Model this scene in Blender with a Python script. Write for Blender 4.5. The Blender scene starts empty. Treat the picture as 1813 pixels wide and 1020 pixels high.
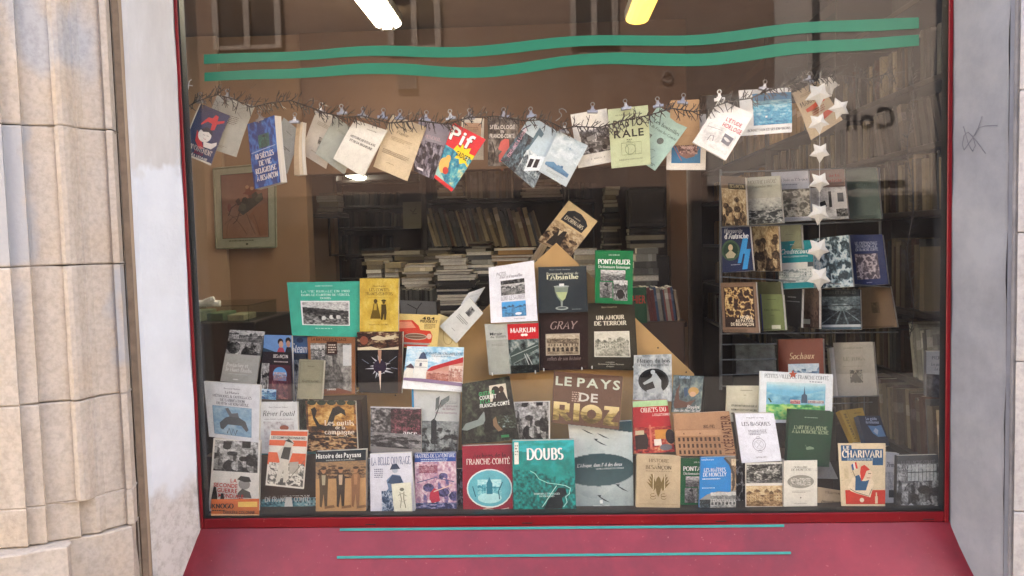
import bpy, math, random, unicodedata
import numpy as np
from mathutils import Vector, Matrix

rnd = random.Random(11)
S = bpy.context.scene
COL = S.collection

# ------------------------------------------------------------------ camera, sky, sun, exposure
FPX = 1370.0
CAM = Vector((0.0, -2.5, 1.64))
_fw = Vector((-0.045, 0.9972, -0.0606)).normalized()
_rt = Vector((0.9987, 0.0435, -0.0257)); _rt = (_rt - _fw * _rt.dot(_fw)).normalized()
_dn = _fw.cross(_rt).normalized()
if _dn.z > 0: _dn = -_dn
cd = bpy.data.cameras.new('camera'); cam = bpy.data.objects.new('camera', cd); COL.objects.link(cam)
cd.sensor_width = 36; cd.lens = 36 * FPX / 1813; cd.clip_start = 0.05; cd.clip_end = 500
cam.matrix_world = Matrix(((_rt.x, -_dn.x, -_fw.x, CAM.x), (_rt.y, -_dn.y, -_fw.y, CAM.y), (_rt.z, -_dn.z, -_fw.z, CAM.z), (0, 0, 0, 1)))
S.camera = cam
W = bpy.data.worlds.new('World'); S.world = W; W.use_nodes = True
wn = W.node_tree; bg = wn.nodes['Background']
sky = wn.nodes.new('ShaderNodeTexSky'); sky.sky_type = 'NISHITA'; sky.sun_disc = False
sky.sun_elevation = math.radians(48.7); sky.sun_rotation = math.radians(-20); sky.dust_density = 9.0; sky.air_density = 1.0; sky.ozone_density = 0.0
wn.links.new(sky.outputs[0], bg.inputs[0]); bg.inputs[1].default_value = 0.15
sl = bpy.data.lights.new('sun', 'SUN'); sl.energy = 4.5; sl.angle = math.radians(0.6); sl.color = (1.0, 0.95, 0.88)
sun = bpy.data.objects.new('sun', sl); COL.objects.link(sun)
sun.rotation_euler = Vector((0.22, -0.62, -0.75)).to_track_quat('-Z', 'Y').to_euler()
S.view_settings.view_transform = 'Standard'; S.view_settings.look = 'None'
S.view_settings.exposure = 3.15; S.view_settings.gamma = 1.0
S.view_settings.use_curve_mapping = False
S.render.engine = 'CYCLES'
S.cycles.use_denoising = True
S.cycles.max_bounces = 8; S.cycles.transparent_max_bounces = 24
S.cycles.sample_clamp_indirect = 6.0

def at(px, py, Y):
    "the point at depth Y (metres behind the glass) seen at a photograph pixel"
    d = _rt * ((px - 906.5) / FPX) + _dn * ((py - 510.0) / FPX) + _fw
    return CAM + d * ((Y - CAM.y) / d.y)

# ------------------------------------------------------------------ helpers
def lin(h):
    if not isinstance(h, str): return tuple(h)
    if len(h) == 3: h = ''.join(c * 2 for c in h)
    o = []
    for i in (0, 2, 4):
        c = int(h[i:i + 2], 16) / 255
        o.append(c / 12.92 if c <= .04045 else ((c + .055) / 1.055) ** 2.4)
    return tuple(o)

def tag(o, label=None, cat=None, group=None, kind=None):
    if label: o['label'] = label
    if cat: o['category'] = cat
    if group: o['group'] = group
    if kind: o['kind'] = kind
    return o

def empty(name, loc, label=None, cat=None, group=None):
    o = bpy.data.objects.new(name, None); COL.objects.link(o); o.location = loc; o.empty_display_size = .05
    return tag(o, label, cat, group)

def mk(name, vs, fs, mats, parent=None, cols=None, mi=None, smooth=False, org=None):
    "one mesh object; vertices in world space, stored relative to org or to the parent's own place"
    me = bpy.data.meshes.new(name)
    off = Vector((0, 0, 0))
    p = parent
    while p is not None: off += p.location; p = p.parent
    if org is not None: loc = Vector(org) - off; off = Vector(org)
    else: loc = Vector((0, 0, 0))
    a = np.asarray([tuple(v) for v in vs], dtype=float) - np.array(off)
    me.from_pydata(a.tolist(), [], [tuple(f) for f in fs])
    for m in (mats if isinstance(mats, (list, tuple)) else [mats]): me.materials.append(m)
    if mi is not None: me.polygons.foreach_set('material_index', mi)
    if cols is not None:
        ca = me.color_attributes.new('Col', 'FLOAT_COLOR', 'POINT')
        c4 = np.ones((len(vs), 4), dtype=np.float32); c4[:, :3] = np.asarray(cols, dtype=np.float32)
        ca.data.foreach_set('color', c4.ravel())
    if smooth: me.polygons.foreach_set('use_smooth', [True] * len(me.polygons))
    me.update()
    o = bpy.data.objects.new(name, me); COL.objects.link(o); o.location = loc
    if parent is not None: o.parent = parent
    return o

class MB:
    def __init__(s): s.v = []; s.f = []; s.m = []
    def quad(s, a, b, c, d, m=0):
        n = len(s.v); s.v += [a, b, c, d]; s.f.append((n, n + 1, n + 2, n + 3)); s.m.append(m)
    def box(s, x0, x1, y0, y1, z0, z1, m=0):
        s.hexa([(x0, y0, z0), (x1, y0, z0), (x1, y1, z0), (x0, y1, z0), (x0, y0, z1), (x1, y0, z1), (x1, y1, z1), (x0, y1, z1)], m)
    def hexa(s, p, m=0):
        n = len(s.v); s.v += list(p)
        for f in ((0, 3, 2, 1), (4, 5, 6, 7), (0, 1, 5, 4), (1, 2, 6, 5), (2, 3, 7, 6), (3, 0, 4, 7)):
            s.f.append(tuple(n + i for i in f)); s.m.append(m)
    def cbox(s, x0, x1, y0, y1, z0, z1, b=.004, m=0):
        "box with chamfered long edges all round (8-gon rings)"
        n = len(s.v)
        for z, k in ((z0, b), (z0 + b, 0), (z1 - b, 0), (z1, b)):
            bb = b
            s.v += [(x0 + k + bb, y0 + k, z), (x1 - k - bb, y0 + k, z), (x1 - k, y0 + k + bb, z), (x1 - k, y1 - k - bb, z),
                    (x1 - k - bb, y1 - k, z), (x0 + k + bb, y1 - k, z), (x0 + k, y1 - k - bb, z), (x0 + k, y0 + k + bb, z)]
        for r in range(3):
            for i in range(8):
                j = (i + 1) % 8; s.f.append((n + r * 8 + i, n + r * 8 + j, n + r * 8 + 8 + j, n + r * 8 + 8 + i)); s.m.append(m)
        s.f.append(tuple(n + i for i in range(7, -1, -1))); s.m.append(m)
        s.f.append(tuple(n + 24 + i for i in range(8))); s.m.append(m)
    def tube(s, pts, r, k=5, m=0, taper=None):
        pts = [Vector(p) for p in pts]; n0 = len(s.v)
        for i, p in enumerate(pts):
            d = (pts[min(i + 1, len(pts) - 1)] - pts[max(i - 1, 0)])
            if d.length < 1e-9: d = Vector((0, 0, 1))
            d.normalize(); a = d.cross(Vector((0.31, .17, .93)) if abs(d.z) < .85 else Vector((0.9, .3, .1))).normalized(); b = d.cross(a)
            rr = r if taper is None else r * (1 + (taper - 1) * i / max(1, len(pts) - 1))
            for j in range(k):
                t = 2 * math.pi * j / k; s.v.append(p + a * (math.cos(t) * rr) + b * (math.sin(t) * rr))
        for i in range(len(pts) - 1):
            for j in range(k):
                q = (j + 1) % k; s.f.append((n0 + i * k + j, n0 + i * k + q, n0 + i * k + k + q, n0 + i * k + k + j)); s.m.append(m)
        s.f.append(tuple(n0 + j for j in range(k - 1, -1, -1))); s.m.append(m)
        e = n0 + (len(pts) - 1) * k; s.f.append(tuple(e + j for j in range(k))); s.m.append(m)
    def build(s, name, mats, parent=None, smooth=False, org=None):
        return mk(name, s.v, s.f, mats, parent, mi=s.m, smooth=smooth, org=org)

# ------------------------------------------------------------------ materials
def newmat(name):
    m = bpy.data.materials.new(name); m.use_nodes = True
    return m, m.node_tree, m.node_tree.nodes['Principled BSDF']
def N(t, kind, **kw):
    n = t.nodes.new('ShaderNode' + kind)
    for k, v in kw.items(): setattr(n, k, v)
    return n
def coords(t, scale=(1, 1, 1), kind='Object'):
    tc = N(t, 'TexCoord'); mp = N(t, 'Mapping'); mp.inputs['Scale'].default_value = scale
    t.links.new(tc.outputs[kind], mp.inputs[0]); return mp.outputs[0]
def noise(t, vec, scale, detail=5, rough=.6):
    n = N(t, 'TexNoise'); n.inputs['Scale'].default_value = scale; n.inputs['Detail'].default_value = detail; n.inputs['Roughness'].default_value = rough
    if vec is not None: t.links.new(vec, n.inputs['Vector'])
    return n.outputs['Fac']
def ramp(t, fac, stops):
    r = N(t, 'ValToRGB'); e = r.color_ramp.elements
    while len(e) < len(stops): e.new(.5)
    for i, (p, c) in enumerate(stops):
        e[i].position = p; e[i].color = tuple(lin(c)) + (1,) if not isinstance(c, float) else (c, c, c, 1)
    t.links.new(fac, r.inputs[0]); return r.outputs[0]
def mix(t, fac, a, b, mode='MIX'):
    m = N(t, 'Mix', data_type='RGBA', blend_type=mode)
    for s, v in ((m.inputs[0], fac), (m.inputs[6], a), (m.inputs[7], b)):
        if isinstance(v, (int, float)): s.default_value = v
        elif isinstance(v, (str, tuple)): s.default_value = tuple(lin(v)) + (1,)
        else: t.links.new(v, s)
    return m.outputs[2]
def bump(t, bsdf, h, strength=.3, dist=.01):
    b = N(t, 'Bump'); b.inputs['Strength'].default_value = strength; b.inputs['Distance'].default_value = dist
    t.links.new(h, b.inputs['Height']); t.links.new(b.outputs[0], bsdf.inputs['Normal'])
def simple(name, col, rough=.5, metal=0, var=.12, vs=30, bs=0, bd=.002, spec=.5, scale=(1, 1, 1)):
    m, t, b = newmat(name)
    v = coords(t, scale); n = noise(t, v, vs)
    c = lin(col); d = tuple(x * (1 - var * 2) for x in c); l = tuple(min(1, x * (1 + var)) for x in c)
    r = N(t, 'ValToRGB'); r.color_ramp.elements[0].color = d + (1,); r.color_ramp.elements[1].color = l + (1,)
    r.color_ramp.elements[0].position = .3; r.color_ramp.elements[1].position = .7
    t.links.new(n, r.inputs[0]); t.links.new(r.outputs[0], b.inputs['Base Color'])
    b.inputs['Roughness'].default_value = rough; b.inputs['Metallic'].default_value = metal; b.inputs['Specular IOR Level'].default_value = spec
    if bs: bump(t, b, noise(t, v, vs * 3), bs, bd)
    return m

def print_mat(name, rough):
    m, t, b = newmat(name)
    a = N(t, 'VertexColor'); a.layer_name = 'Col'
    v = coords(t); n = mix(t, .5, noise(t, v, 38, 5, .7), noise(t, v, 330, 3, .6))
    wear = ramp(t, n, [(.32, .74), (.6, 1.0)])
    t.links.new(mix(t, 1.0, a.outputs[0], wear, 'MULTIPLY'), b.inputs['Base Color'])
    b.inputs['Roughness'].default_value = rough; b.inputs['Specular IOR Level'].default_value = .22
    bump(t, b, noise(t, v, 9, 2), .12, .02)
    return m
M = {}
M['print'] = print_mat('printed_cover', .42)
M['matte'] = print_mat('matte_print', .75)
def pages_mat():
    m, t, b = newmat('page_edges')
    v = coords(t, (1, 1, 1)); w = noise(t, coords(t, (3, 400, 3)), 3, 2)
    t.links.new(ramp(t, w, [(.3, 'b9b3a2'), (.7, 'e9e5d8')]), b.inputs['Base Color']); b.inputs['Roughness'].default_value = .9
    bump(t, b, w, .3, .001); return m
M['pages'] = pages_mat()
def glass_mat(name, tint=(1, 1, 1), ior=1.5, rough=0.0):
    m = bpy.data.materials.new(name); m.use_nodes = True; t = m.node_tree; t.nodes.clear()
    o = N(t, 'OutputMaterial'); f = N(t, 'Fresnel'); ge = N(t, 'NewGeometry'); mr = N(t, 'MapRange'); mr.inputs['To Min'].default_value = ior; mr.inputs['To Max'].default_value = 1 / ior
    t.links.new(ge.outputs['Backfacing'], mr.inputs['Value']); t.links.new(mr.outputs[0], f.inputs[0])   # both faces of the pane mirror alike
    g = N(t, 'BsdfGlossy'); g.inputs['Roughness'].default_value = rough
    tr = N(t, 'BsdfTransparent'); tr.inputs[0].default_value = tuple(tint) + (1,)
    mx = N(t, 'MixShader'); t.links.new(f.outputs[0], mx.inputs[0]); t.links.new(tr.outputs[0], mx.inputs[1]); t.links.new(g.outputs[0], mx.inputs[2])
    return m, t, mx, o
def pane_mat():
    m, t, mx, o = glass_mat('window_glass', ior=1.5)
    v = coords(t)
    n = noise(t, v, 170, 2); sp = ramp(t, n, [(.70, 0.0), (.76, .6)])           # specks
    st = noise(t, coords(t, (5, 1, 2.2)), 3, 6, .65); sk = ramp(t, st, [(.4, .003), (.95, .025)])   # streaky film
    big = noise(t, v, 1.7, 3); fm = ramp(t, big, [(.45, 0.0), (.75, 1.0)])
    ad = mix(t, 1.0, mix(t, 1.0, sp, fm, 'MULTIPLY'), sk, 'ADD')
    d = N(t, 'BsdfDiffuse'); d.inputs[0].default_value = (.45, .43, .4, 1)
    m2 = N(t, 'MixShader'); t.links.new(ad, m2.inputs[0]); t.links.new(mx.outputs[0], m2.inputs[1]); t.links.new(d.outputs[0], m2.inputs[2])
    t.links.new(m2.outputs[0], o.inputs[0]); return m
M['pane'] = pane_mat()
def clear_mat(name, tint):
    m, t, mx, o = glass_mat(name, tint, 1.5, .02); t.links.new(mx.outputs[0], o.inputs[0]); return m
M['case_glass'] = clear_mat('green_glass', (.86, .91, .87))
M['film'] = clear_mat('clear_film', (.93, .94, .93))
def book_mat():
    m, t, b = newmat('shelf_book_cloth')
    oi = N(t, 'ObjectInfo'); tc = N(t, 'TexCoord'); sx = N(t, 'SeparateXYZ'); t.links.new(tc.outputs['Generated'], sx.inputs[0])
    # a title label on the spine, its height different on each book
    ma = N(t, 'Math', operation='MULTIPLY_ADD'); ma.inputs[1].default_value = .35; ma.inputs[2].default_value = .45; t.links.new(oi.outputs['Random'], ma.inputs[0])
    su = N(t, 'Math', operation='SUBTRACT'); t.links.new(sx.outputs[2], su.inputs[0]); t.links.new(ma.outputs[0], su.inputs[1])
    ab = N(t, 'Math', operation='ABSOLUTE'); t.links.new(su.outputs[0], ab.inputs[0])
    lt = N(t, 'Math', operation='LESS_THAN'); t.links.new(ab.outputs[0], lt.inputs[0]); lt.inputs[1].default_value = .09
    g2 = N(t, 'Math', operation='GREATER_THAN'); t.links.new(oi.outputs['Random'], g2.inputs[0]); g2.inputs[1].default_value = .45
    an = N(t, 'Math', operation='MULTIPLY'); t.links.new(lt.outputs[0], an.inputs[0]); t.links.new(g2.outputs[0], an.inputs[1])
    v = coords(t); n = noise(t, v, 14, 6, .7)
    c = mix(t, 1.0, oi.outputs['Color'], ramp(t, n, [(.25, .55), (.7, 1.15)]), 'MULTIPLY')
    hv = N(t, 'HueSaturation'); hv.inputs['Value'].default_value = 1.9; hv.inputs['Saturation'].default_value = .6; t.links.new(c, hv.inputs['Color'])
    f = N(t, 'Math', operation='MULTIPLY'); t.links.new(an.outputs[0], f.inputs[0]); f.inputs[1].default_value = .55
    t.links.new(mix(t, f.outputs[0], c, hv.outputs[0]), b.inputs['Base Color']); b.inputs['Roughness'].default_value = .6
    return m
M['shelfbook'] = book_mat()
M['card'] = simple('card_stock', 'b5935f', .8, var=.10, vs=6, bs=.1)
M['chrome'] = simple('clip_steel', '8f9092', .34, .9, .05)
M['whitepl'] = simple('white_plastic', 'e8e8e4', .35)
M['paperstar'] = simple('folded_book_paper', 'c4c3ba', .85, var=.05, vs=180)
M['twig'] = simple('garland_twig', '060605', .5, var=.3, vs=200)
M['tinsel'] = simple('tinsel_foil', '3a3c40', .3, .6, var=.4, vs=200)
M['red'] = None
M['dark'] = simple('dark_wood', '1c1613', .5, var=.25, vs=5, bs=.1, scale=(1, 1, .15))
M['brown'] = simple('brown_wood', '3a281d', .5, var=.25, vs=6, bs=.15, scale=(1, 1, .12))
M['black'] = simple('black_rubber', '0b0a0a', .5)
M['deck'] = simple('deck_board', '2a211b', .6, var=.15, vs=6)
# ------------------------------------------------------------------ setting: street, facade opposite, sky comes from the world
GX0, GX1, GZ0, GZ1 = -1.19, 1.279, 0.737, 2.72
def noise_col(t, vec, scale):
    n = N(t, 'TexNoise'); n.inputs['Scale'].default_value = scale; n.inputs['Detail'].default_value = 5; t.links.new(vec, n.inputs['Vector']); return n.outputs['Color']
def stone_mat(name, base, stain, dark, warm, patches=()):
    m, t, b = newmat(name)
    v = coords(t)
    n1 = noise(t, v, 3.1, 8, .65); n2 = noise(t, coords(t, (1, 1, .35)), 9, 7, .7); n3 = noise(t, v, 70, 4)
    c = ramp(t, n1, [(.28, warm), (.52, base), (.78, 'c6beb5')])
    c = mix(t, ramp(t, n2, [(.52, 0.0), (.72, .55)]), c, dark)
    big = noise(t, coords(t, (1.6, 1.6, 1.0)), 1.55, 3, .5)
    c = mix(t, ramp(t, big, [(.57, 0.0), (.62, .75)]), c, stain)          # old bluish lime-wash patches
    c = mix(t, 1.0, c, ramp(t, n3, [(.3, .82), (.6, 1.03)]), 'MULTIPLY')
    for (x0, x1, z0, z1) in patches:      # two old grey blue paint patches with soft uneven edges
        g = N(t, 'NewGeometry'); s = N(t, 'SeparateXYZ'); t.links.new(g.outputs['Position'], s.inputs[0]); m0 = None
        for ax, lo, hi in ((0, x0, x1), (2, z0, z1)):
            for e0, sg in ((lo, 1), (hi, -1)):
                w = N(t, 'Math', operation='MULTIPLY_ADD'); t.links.new(noise(t, v, 6, 4), w.inputs[0]); w.inputs[1].default_value = .10; t.links.new(s.outputs[ax], w.inputs[2])
                r_ = N(t, 'MapRange'); r_.inputs['From Min'].default_value = e0 + .05 - sg * .012; r_.inputs['From Max'].default_value = e0 + .05 + sg * .012; t.links.new(w.outputs[0], r_.inputs['Value'])
                if m0 is None: m0 = r_.outputs[0]
                else: q = N(t, 'Math', operation='MULTIPLY'); t.links.new(m0, q.inputs[0]); t.links.new(r_.outputs[0], q.inputs[1]); m0 = q.outputs[0]
        q = N(t, 'Math', operation='MULTIPLY'); t.links.new(m0, q.inputs[0]); q.inputs[1].default_value = .8
        c = mix(t, q.outputs[0], c, stain)
    t.links.new(c, b.inputs['Base Color']); b.inputs['Roughness'].default_value = .9; b.inputs['Specular IOR Level'].default_value = .2
    h = mix(t, .5, noise(t, v, 22, 8, .75), noise(t, v, 130, 5, .7)); bump(t, b, h, .34, .007)
    return m
M['stone'] = stone_mat('limestone', 'b9aea1', 'a3a6ab', '9f9488', 'b8a894', patches=((-1.75, at(46, 430, -.45).x, at(20, 468, -.45).z, at(20, 224, -.45).z), (at(194, 430, -.3).x, at(240, 430, -.2).x, at(215, 642, -.25).z, at(215, 474, -.25).z)))
M['stone2'] = stone_mat('grey_limestone', 'a9a6a6', '9a9eaa', '8a8784', 'a59f9a')
def plaster_mat(name, lo, hi, edge_z, top, rough_base):
    m, t, b = newmat(name)
    v = coords(t); n = noise(t, v, 5, 8, .65); n2 = noise(t, coords(t, (1, 1, .3)), 14, 6, .7)
    c = ramp(t, n, [(.3, lo), (.65, hi)])
    if edge_z:   # a fresh coat of white rolled on below an uneven line, older grey paint above
        g = N(t, 'NewGeometry'); s = N(t, 'SeparateXYZ'); t.links.new(g.outputs['Position'], s.inputs[0])
        a = N(t, 'Math', operation='MULTIPLY_ADD'); t.links.new(noise(t, v, 7, 3), a.inputs[0]); a.inputs[1].default_value = .25; t.links.new(s.outputs[2], a.inputs[2])
        d = N(t, 'MapRange'); d.inputs['From Min'].default_value = edge_z + .11; d.inputs['From Max'].default_value = edge_z + .135; t.links.new(a.outputs[0], d.inputs['Value'])
        c = mix(t, d.outputs[0], c, ramp(t, n2, [(.3, top[0]), (.7, top[1])]))
        e = N(t, 'MapRange'); e.inputs['From Min'].default_value = 1.02; e.inputs['From Max'].default_value = .95; t.links.new(a.outputs[0], e.inputs['Value'])
        c = mix(t, e.outputs[0], c, ramp(t, noise(t, v, 34, 8, .75), [(.38, rough_base[0]), (.55, rough_base[1])]))
    c = mix(t, ramp(t, n2, [(.58, 0.0), (.8, .45)]), c, lo)
    t.links.new(c, b.inputs['Base Color']); b.inputs['Roughness'].default_value = .8; b.inputs['Specular IOR Level'].default_value = .25
    bump(t, b, mix(t, .5, noise(t, v, 9, 6), noise(t, v, 60, 5)), .35, .01)
    return m
M['whitejamb'] = plaster_mat('white_lime_paint', 'c6cacf', 'd2d6da', 1.90, ('b8b7b5', 'c5c4c2'), ('a9a39c', 'c0bbb6'))
M['shadejamb'] = plaster_mat('shaded_lime_paint', '777980', '8c8e94', 0, None, None)  # right reveal: its shade and sky tint are put into the colour
def red_mat(name, c1, c2, rough, bs):
    m, t, b = newmat(name); v = coords(t); n = noise(t, v, 6, 6, .65)
    c = ramp(t, n, [(.3, c1), (.7, c2)])
    c = mix(t, ramp(t, noise(t, coords(t, (1, 1, 1)), 2.2, 9, .72), [(.5, 0.0), (.75, .55)]), c, '3a1016')
    sp = ramp(t, noise(t, v, 90, 3), [(.68, 0.0), (.74, .6)]); c = mix(t, sp, c, 'a06058')
    t.links.new(c, b.inputs['Base Color']); b.inputs['Roughness'].default_value = rough; b.inputs['Specular IOR Level'].default_value = .5 if 'sill' in name else .28; bump(t, b, noise(t, v, 25, 4), bs, .004)
    return m
M['red'] = red_mat('red_gloss_paint', '6a0a14', '7a101a', .38, .12)
M['sill'] = red_mat('red_sill_paint', '6c0f1a', '801c28', .36, .10)
M['teal'] = simple('teal_vinyl', '03674c', .4, var=.04, vs=4)
M['tealline'] = simple('teal_paint', '218078', .5, var=.06)
M['mortar'] = simple('old_mortar', '7a6a5a', .95, bs=.3)
M['asphalt'] = simple('street_paving', '8a847c', .9, var=.2, vs=40, bs=.3)
M['facade'] = plaster_mat('old_render_brown', '48372e', '58463b', 0, None, None)
M['facadegrey'] = plaster_mat('pale_render', '665c56', '79706a', 0, None, None)
M['winframe'] = simple('pale_window_paint', '5c5149', .6)
M['shopdark'] = simple('shopfront_dark', '241d1a', .4)
M['facadeglass'] = simple('dark_pane', '2a2624', .12)
M['wallin'] = simple('tan_wall_paint', '8d7057', .8, var=.05, vs=2.2, bs=.05)
M['wallpale'] = simple('pale_wall_paint', 'a68c74', .8, var=.05, vs=2.2)
M['lintel'] = simple('brown_beam_paint', '6a4f3e', .75, var=.06, vs=3, scale=(.4, 1, 1))
M['ceil'] = simple('ceiling_paint', '7d6a58', .9, var=.05, vs=2)
M['floorin'] = simple('shop_floor', '3a2c22', .6, var=.2, vs=5)

tag(mk('street_ground', [(-60, -60, 0), (60, -60, 0), (60, 0.0, 0), (-60, 0.0, 0)], [(0, 1, 2, 3)], M['asphalt']), kind='structure')
tag(mk('shop_floor', [(-2.6, .0, .0), (2.6, .0, .0), (2.6, 7.2, .0), (-2.6, 7.2, .0)], [(0, 1, 2, 3)], M['floorin']), kind='structure')
def wallbox(name, x0, x1, y0, y1, z0, z1, m, label=None):
    b = MB(); b.box(x0, x1, y0, y1, z0, z1); o = b.build(name, m, org=((x0 + x1) / 2, y0, z0)); tag(o, kind='structure')
    return o
wallbox('ceiling', -2.6, 2.6, .02, 7.2, 3.02, 3.2, M['ceil'])
wallbox('side_wall', -2.6, -2.4, .02, 7.2, 0, 3.0, M['wallpale'])
wallbox('side_wall', 1.72, 1.9, .02, 7.2, 0, 3.0, M['brown'])
wallbox('back_wall', -2.38, 1.7, 6.9, 7.1, 0, 3.0, M['brown'])
X545 = at(545, 400, 2.5).x; X1185 = at(1187, 400, 2.5).x; X1215 = at(1217, 400, 2.5).x
ZL = at(760, 303, 2.5).z
wallbox('partition_wall', -2.38, X545, 2.5, 2.62, 0, 3.0, M['wallin'])
xa, xb = at(348, 430, 2.46).x, at(400, 430, 2.46).x
wallbox('wall_pilaster', -2.38, xb, 2.46, 2.498, 0, 3.0, M['wallpale'])
wallbox('passage_wall', at(535, 400, 3.5).x, at(592, 400, 3.5).x, 3.5, 3.6, 0, 3.0, M['wallpale'])
wallbox('ceiling_beam', X545 + .002, X1215, 2.48, 2.64, ZL, 3.0, M['lintel'])
wallbox('wall_pillar', X1185, X1215 - .003, 2.5, 2.64, 0, ZL - .002, M['wallin'])
# shop wall above and beside the window (out of the picture, keeps the daylight out of the room)
wallbox('shop_wall', -2.605, 2.605, -.2, .0, GZ1 + .06, 9.8, M['stone'])
wallbox('shop_wall', -2.6, -1.192, .008, .03, 0, GZ1 + .06, M['dark'])
wallbox('shop_wall', 1.285, 2.6, .008, .03, 0, GZ1 + .06, M['dark'])
wallbox('shade_wall', -10, -2.61, 0.0, .2, 0, 9.8, M['stone'])  # unseen walls added on both sides to keep the shop front evenly shaded
wallbox('shade_wall', 2.61, 10, 0.0, .2, 0, 9.8, M['stone2'])
wallbox('shop_wall', GX0, GX1, .0, .1, 0, GZ0 - .06, M['stone'])

# the house across the street: what the pane mirrors
FY = -6.6
fac = empty('opposite_house', (0, FY, 0), 'brown rendered house front mirrored in the shop glass', 'house')
def mir(px, py): return at(px, py, -FY)      # the mirror image stands as far behind the pane as the house stands before it
b = MB(); b.box(mir(240, 100).x, mir(1370, 100).x, FY - .4, FY, 0, 4.95); b.build('wall', M['facade'], fac)
b = MB(); b.box(mir(1370, 100).x + .003, mir(1700, 100).x, FY - .4, FY + .03, 0, 4.9); b.build('wall', M['facadegrey'], fac)
M['facadebounce'] = plaster_mat('bounce_render', 'c9bfae', 'dcd3c4', 0, None, None)  # for the unseen end houses, added pale to bounce sunlight onto the window
for x0_, x1_, lab_ in ((mir(1700, 100).x + .01, 15, 'unseen cream house added up the street to bounce light'), (-15, mir(240, 100).x - .01, 'unseen cream house added down the street to bounce light')):
    b = MB(); b.box(x0_, x1_, FY - .6, FY + .1, 0, 6.4); hs = b.build('house', M['facadebounce'], org=((x0_ + x1_) / 2, FY, 0)); tag(hs, lab_, 'house')
def fwin(px0, px1, py0, py1):
    a, c = mir(px0, py1), mir(px1, py0); x0, x1, z0, z1 = a.x, c.x, a.z, c.z
    w = MB(); f = .07
    for q in ((x0, x0 + f, z0, z1), (x1 - f, x1, z0, z1), ((x0 + x1) / 2 - f / 2, (x0 + x1) / 2 + f / 2, z0, z1)): w.box(q[0], q[1], FY + .034, FY + .08, q[2], q[3])
    for z in (z0, z0 + (z1 - z0) * .4, z1 - f): w.box(x0 + f, x1 - f, FY + .036, FY + .07, z, z + f * .7)
    o = w.build('window', M['winframe'], fac)
    g = MB(); g.box(x0 + .01, x1 - .01, FY + .032, FY + .0335, z0 + .01, z1 - .01); g.build('pane', M['facadeglass'], o)
for q in ((383, 492, -160, 92), (690, 775, -160, 92), (1010, 1090, -160, 80)): fwin(*q)
b = MB(); a, c = mir(1250, 330), mir(1600, 160); b.box(a.x, c.x, FY + .04, FY + .10, a.z, c.z); o = b.build('shop_sign', M['facadegrey'], fac)
SIGN = (mir(1580, 210), mir(1490, 210))      # lettering goes on once the alphabet exists
b = MB(); a, c = mir(705, 160), mir(738, 128); b.box(a.x, c.x, FY + .002, FY + .06, a.z, c.z); b.build('vent', M['black'], fac)
p0 = mir(1182, 137); b = MB(); b.tube([(p0.x + .06 * math.cos(t * .3), FY + .03, p0.z + .06 * math.sin(t * .3)) for t in range(22)], .012, 5); b.build('ring', M['winframe'], fac)
p0 = mir(1440, 200); p1 = mir(1443, -60); b = MB(); b.tube([(p0.x, FY + .09, p0.z), (p0.x, FY + .09, p1.z)], .04, 8); b.build('drainpipe', M['shopdark'], fac)
b = MB(); a, c = mir(420, 900), mir(1180, 330); b.box(a.x, c.x, FY + .002, FY + .08, 0.05, c.z); b.build('shopfront', M['shopdark'], fac)
b = MB(); a, c = mir(1230, 900), mir(1650, 345); b.box(a.x, c.x, FY + .034, FY + .08, 0.05, c.z); b.build('shopfront', M['shopdark'], fac)

# ------------------------------------------------------------------ stone pilaster on the left: moulded courses with recessed joints
def densify(P, step=.03):
    o = []
    for a, c in zip(P[:-1], P[1:]):
        n = max(1, int(math.hypot(c[0] - a[0], c[1] - a[1]) / step))
        for i in range(n): o.append((a[0] + (c[0] - a[0]) * i / n, a[1] + (c[1] - a[1]) * i / n))
    o.append(P[-1]); return o
def wob(x, z, s):
    return (math.sin(x * 37 + z * 11 + s) + math.sin(z * 29 - x * 17 + s * 2.3) + math.sin((x + z) * 71 + s * 1.7) * .6) / 2.6
def course(prof, z0, z1, mat, parent, seed, nm='stone_block', amp=.0010, gap=.004, back=(0, .16)):
    P = densify(prof); n = len(P)
    zs = [z0, z0 + .004] + [z0 + .004 + (z1 - z0 - .008) * i / max(1, int((z1 - z0) / .07)) for i in range(1, max(1, int((z1 - z0) / .07)))] + [z1 - .004, z1]
    vs, fs = [], []
    for k, z in enumerate(zs):
        ins = .0035 if k in (0, len(zs) - 1) else 0
        for i, (x, y) in enumerate(P):
            a = P[max(i - 1, 0)]; c = P[min(i + 1, n - 1)]; tx, ty = c[0] - a[0], c[1] - a[1]; L = math.hypot(tx, ty) or 1
            nx, ny = -ty / L, tx / L
            if ny > 0: nx, ny = -nx, -ny          # outward is towards the street
            d = wob(x, z, seed) * amp - ins
            zz = z + (gap * .12 * wob(x * 1.6, seed, 3) if k in (0, 1, len(zs) - 2, len(zs) - 1) else 0) * 3
            vs.append((x + nx * d, y + ny * d, zz))
    m = len(zs)
    for k in range(m - 1):
        for i in range(n - 1): fs.append((k * n + i, k * n + i + 1, (k + 1) * n + i + 1, (k + 1) * n + i))
    # close behind
    bk = len(vs)
    for z in (zs[0], zs[-1]):
        vs += [(P[0][0] + back[0], P[0][1] + back[1], z), (P[-1][0] + back[0], P[-1][1] + back[1], z)]
    top = [(m - 1) * n + i for i in range(n)]
    fs.append(tuple(range(n - 1, -1, -1)) + (bk, bk + 1)); fs.append(tuple(top) + (bk + 3, bk + 2))
    fs.append((0, (m - 1) * n, bk + 2, bk)); fs.append((n - 1, bk + 1, bk + 3, (m - 1) * n + n - 1)); fs.append((bk, bk + 2, bk + 3, bk + 1))
    return mk(nm, vs, fs, mat, parent)
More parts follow.
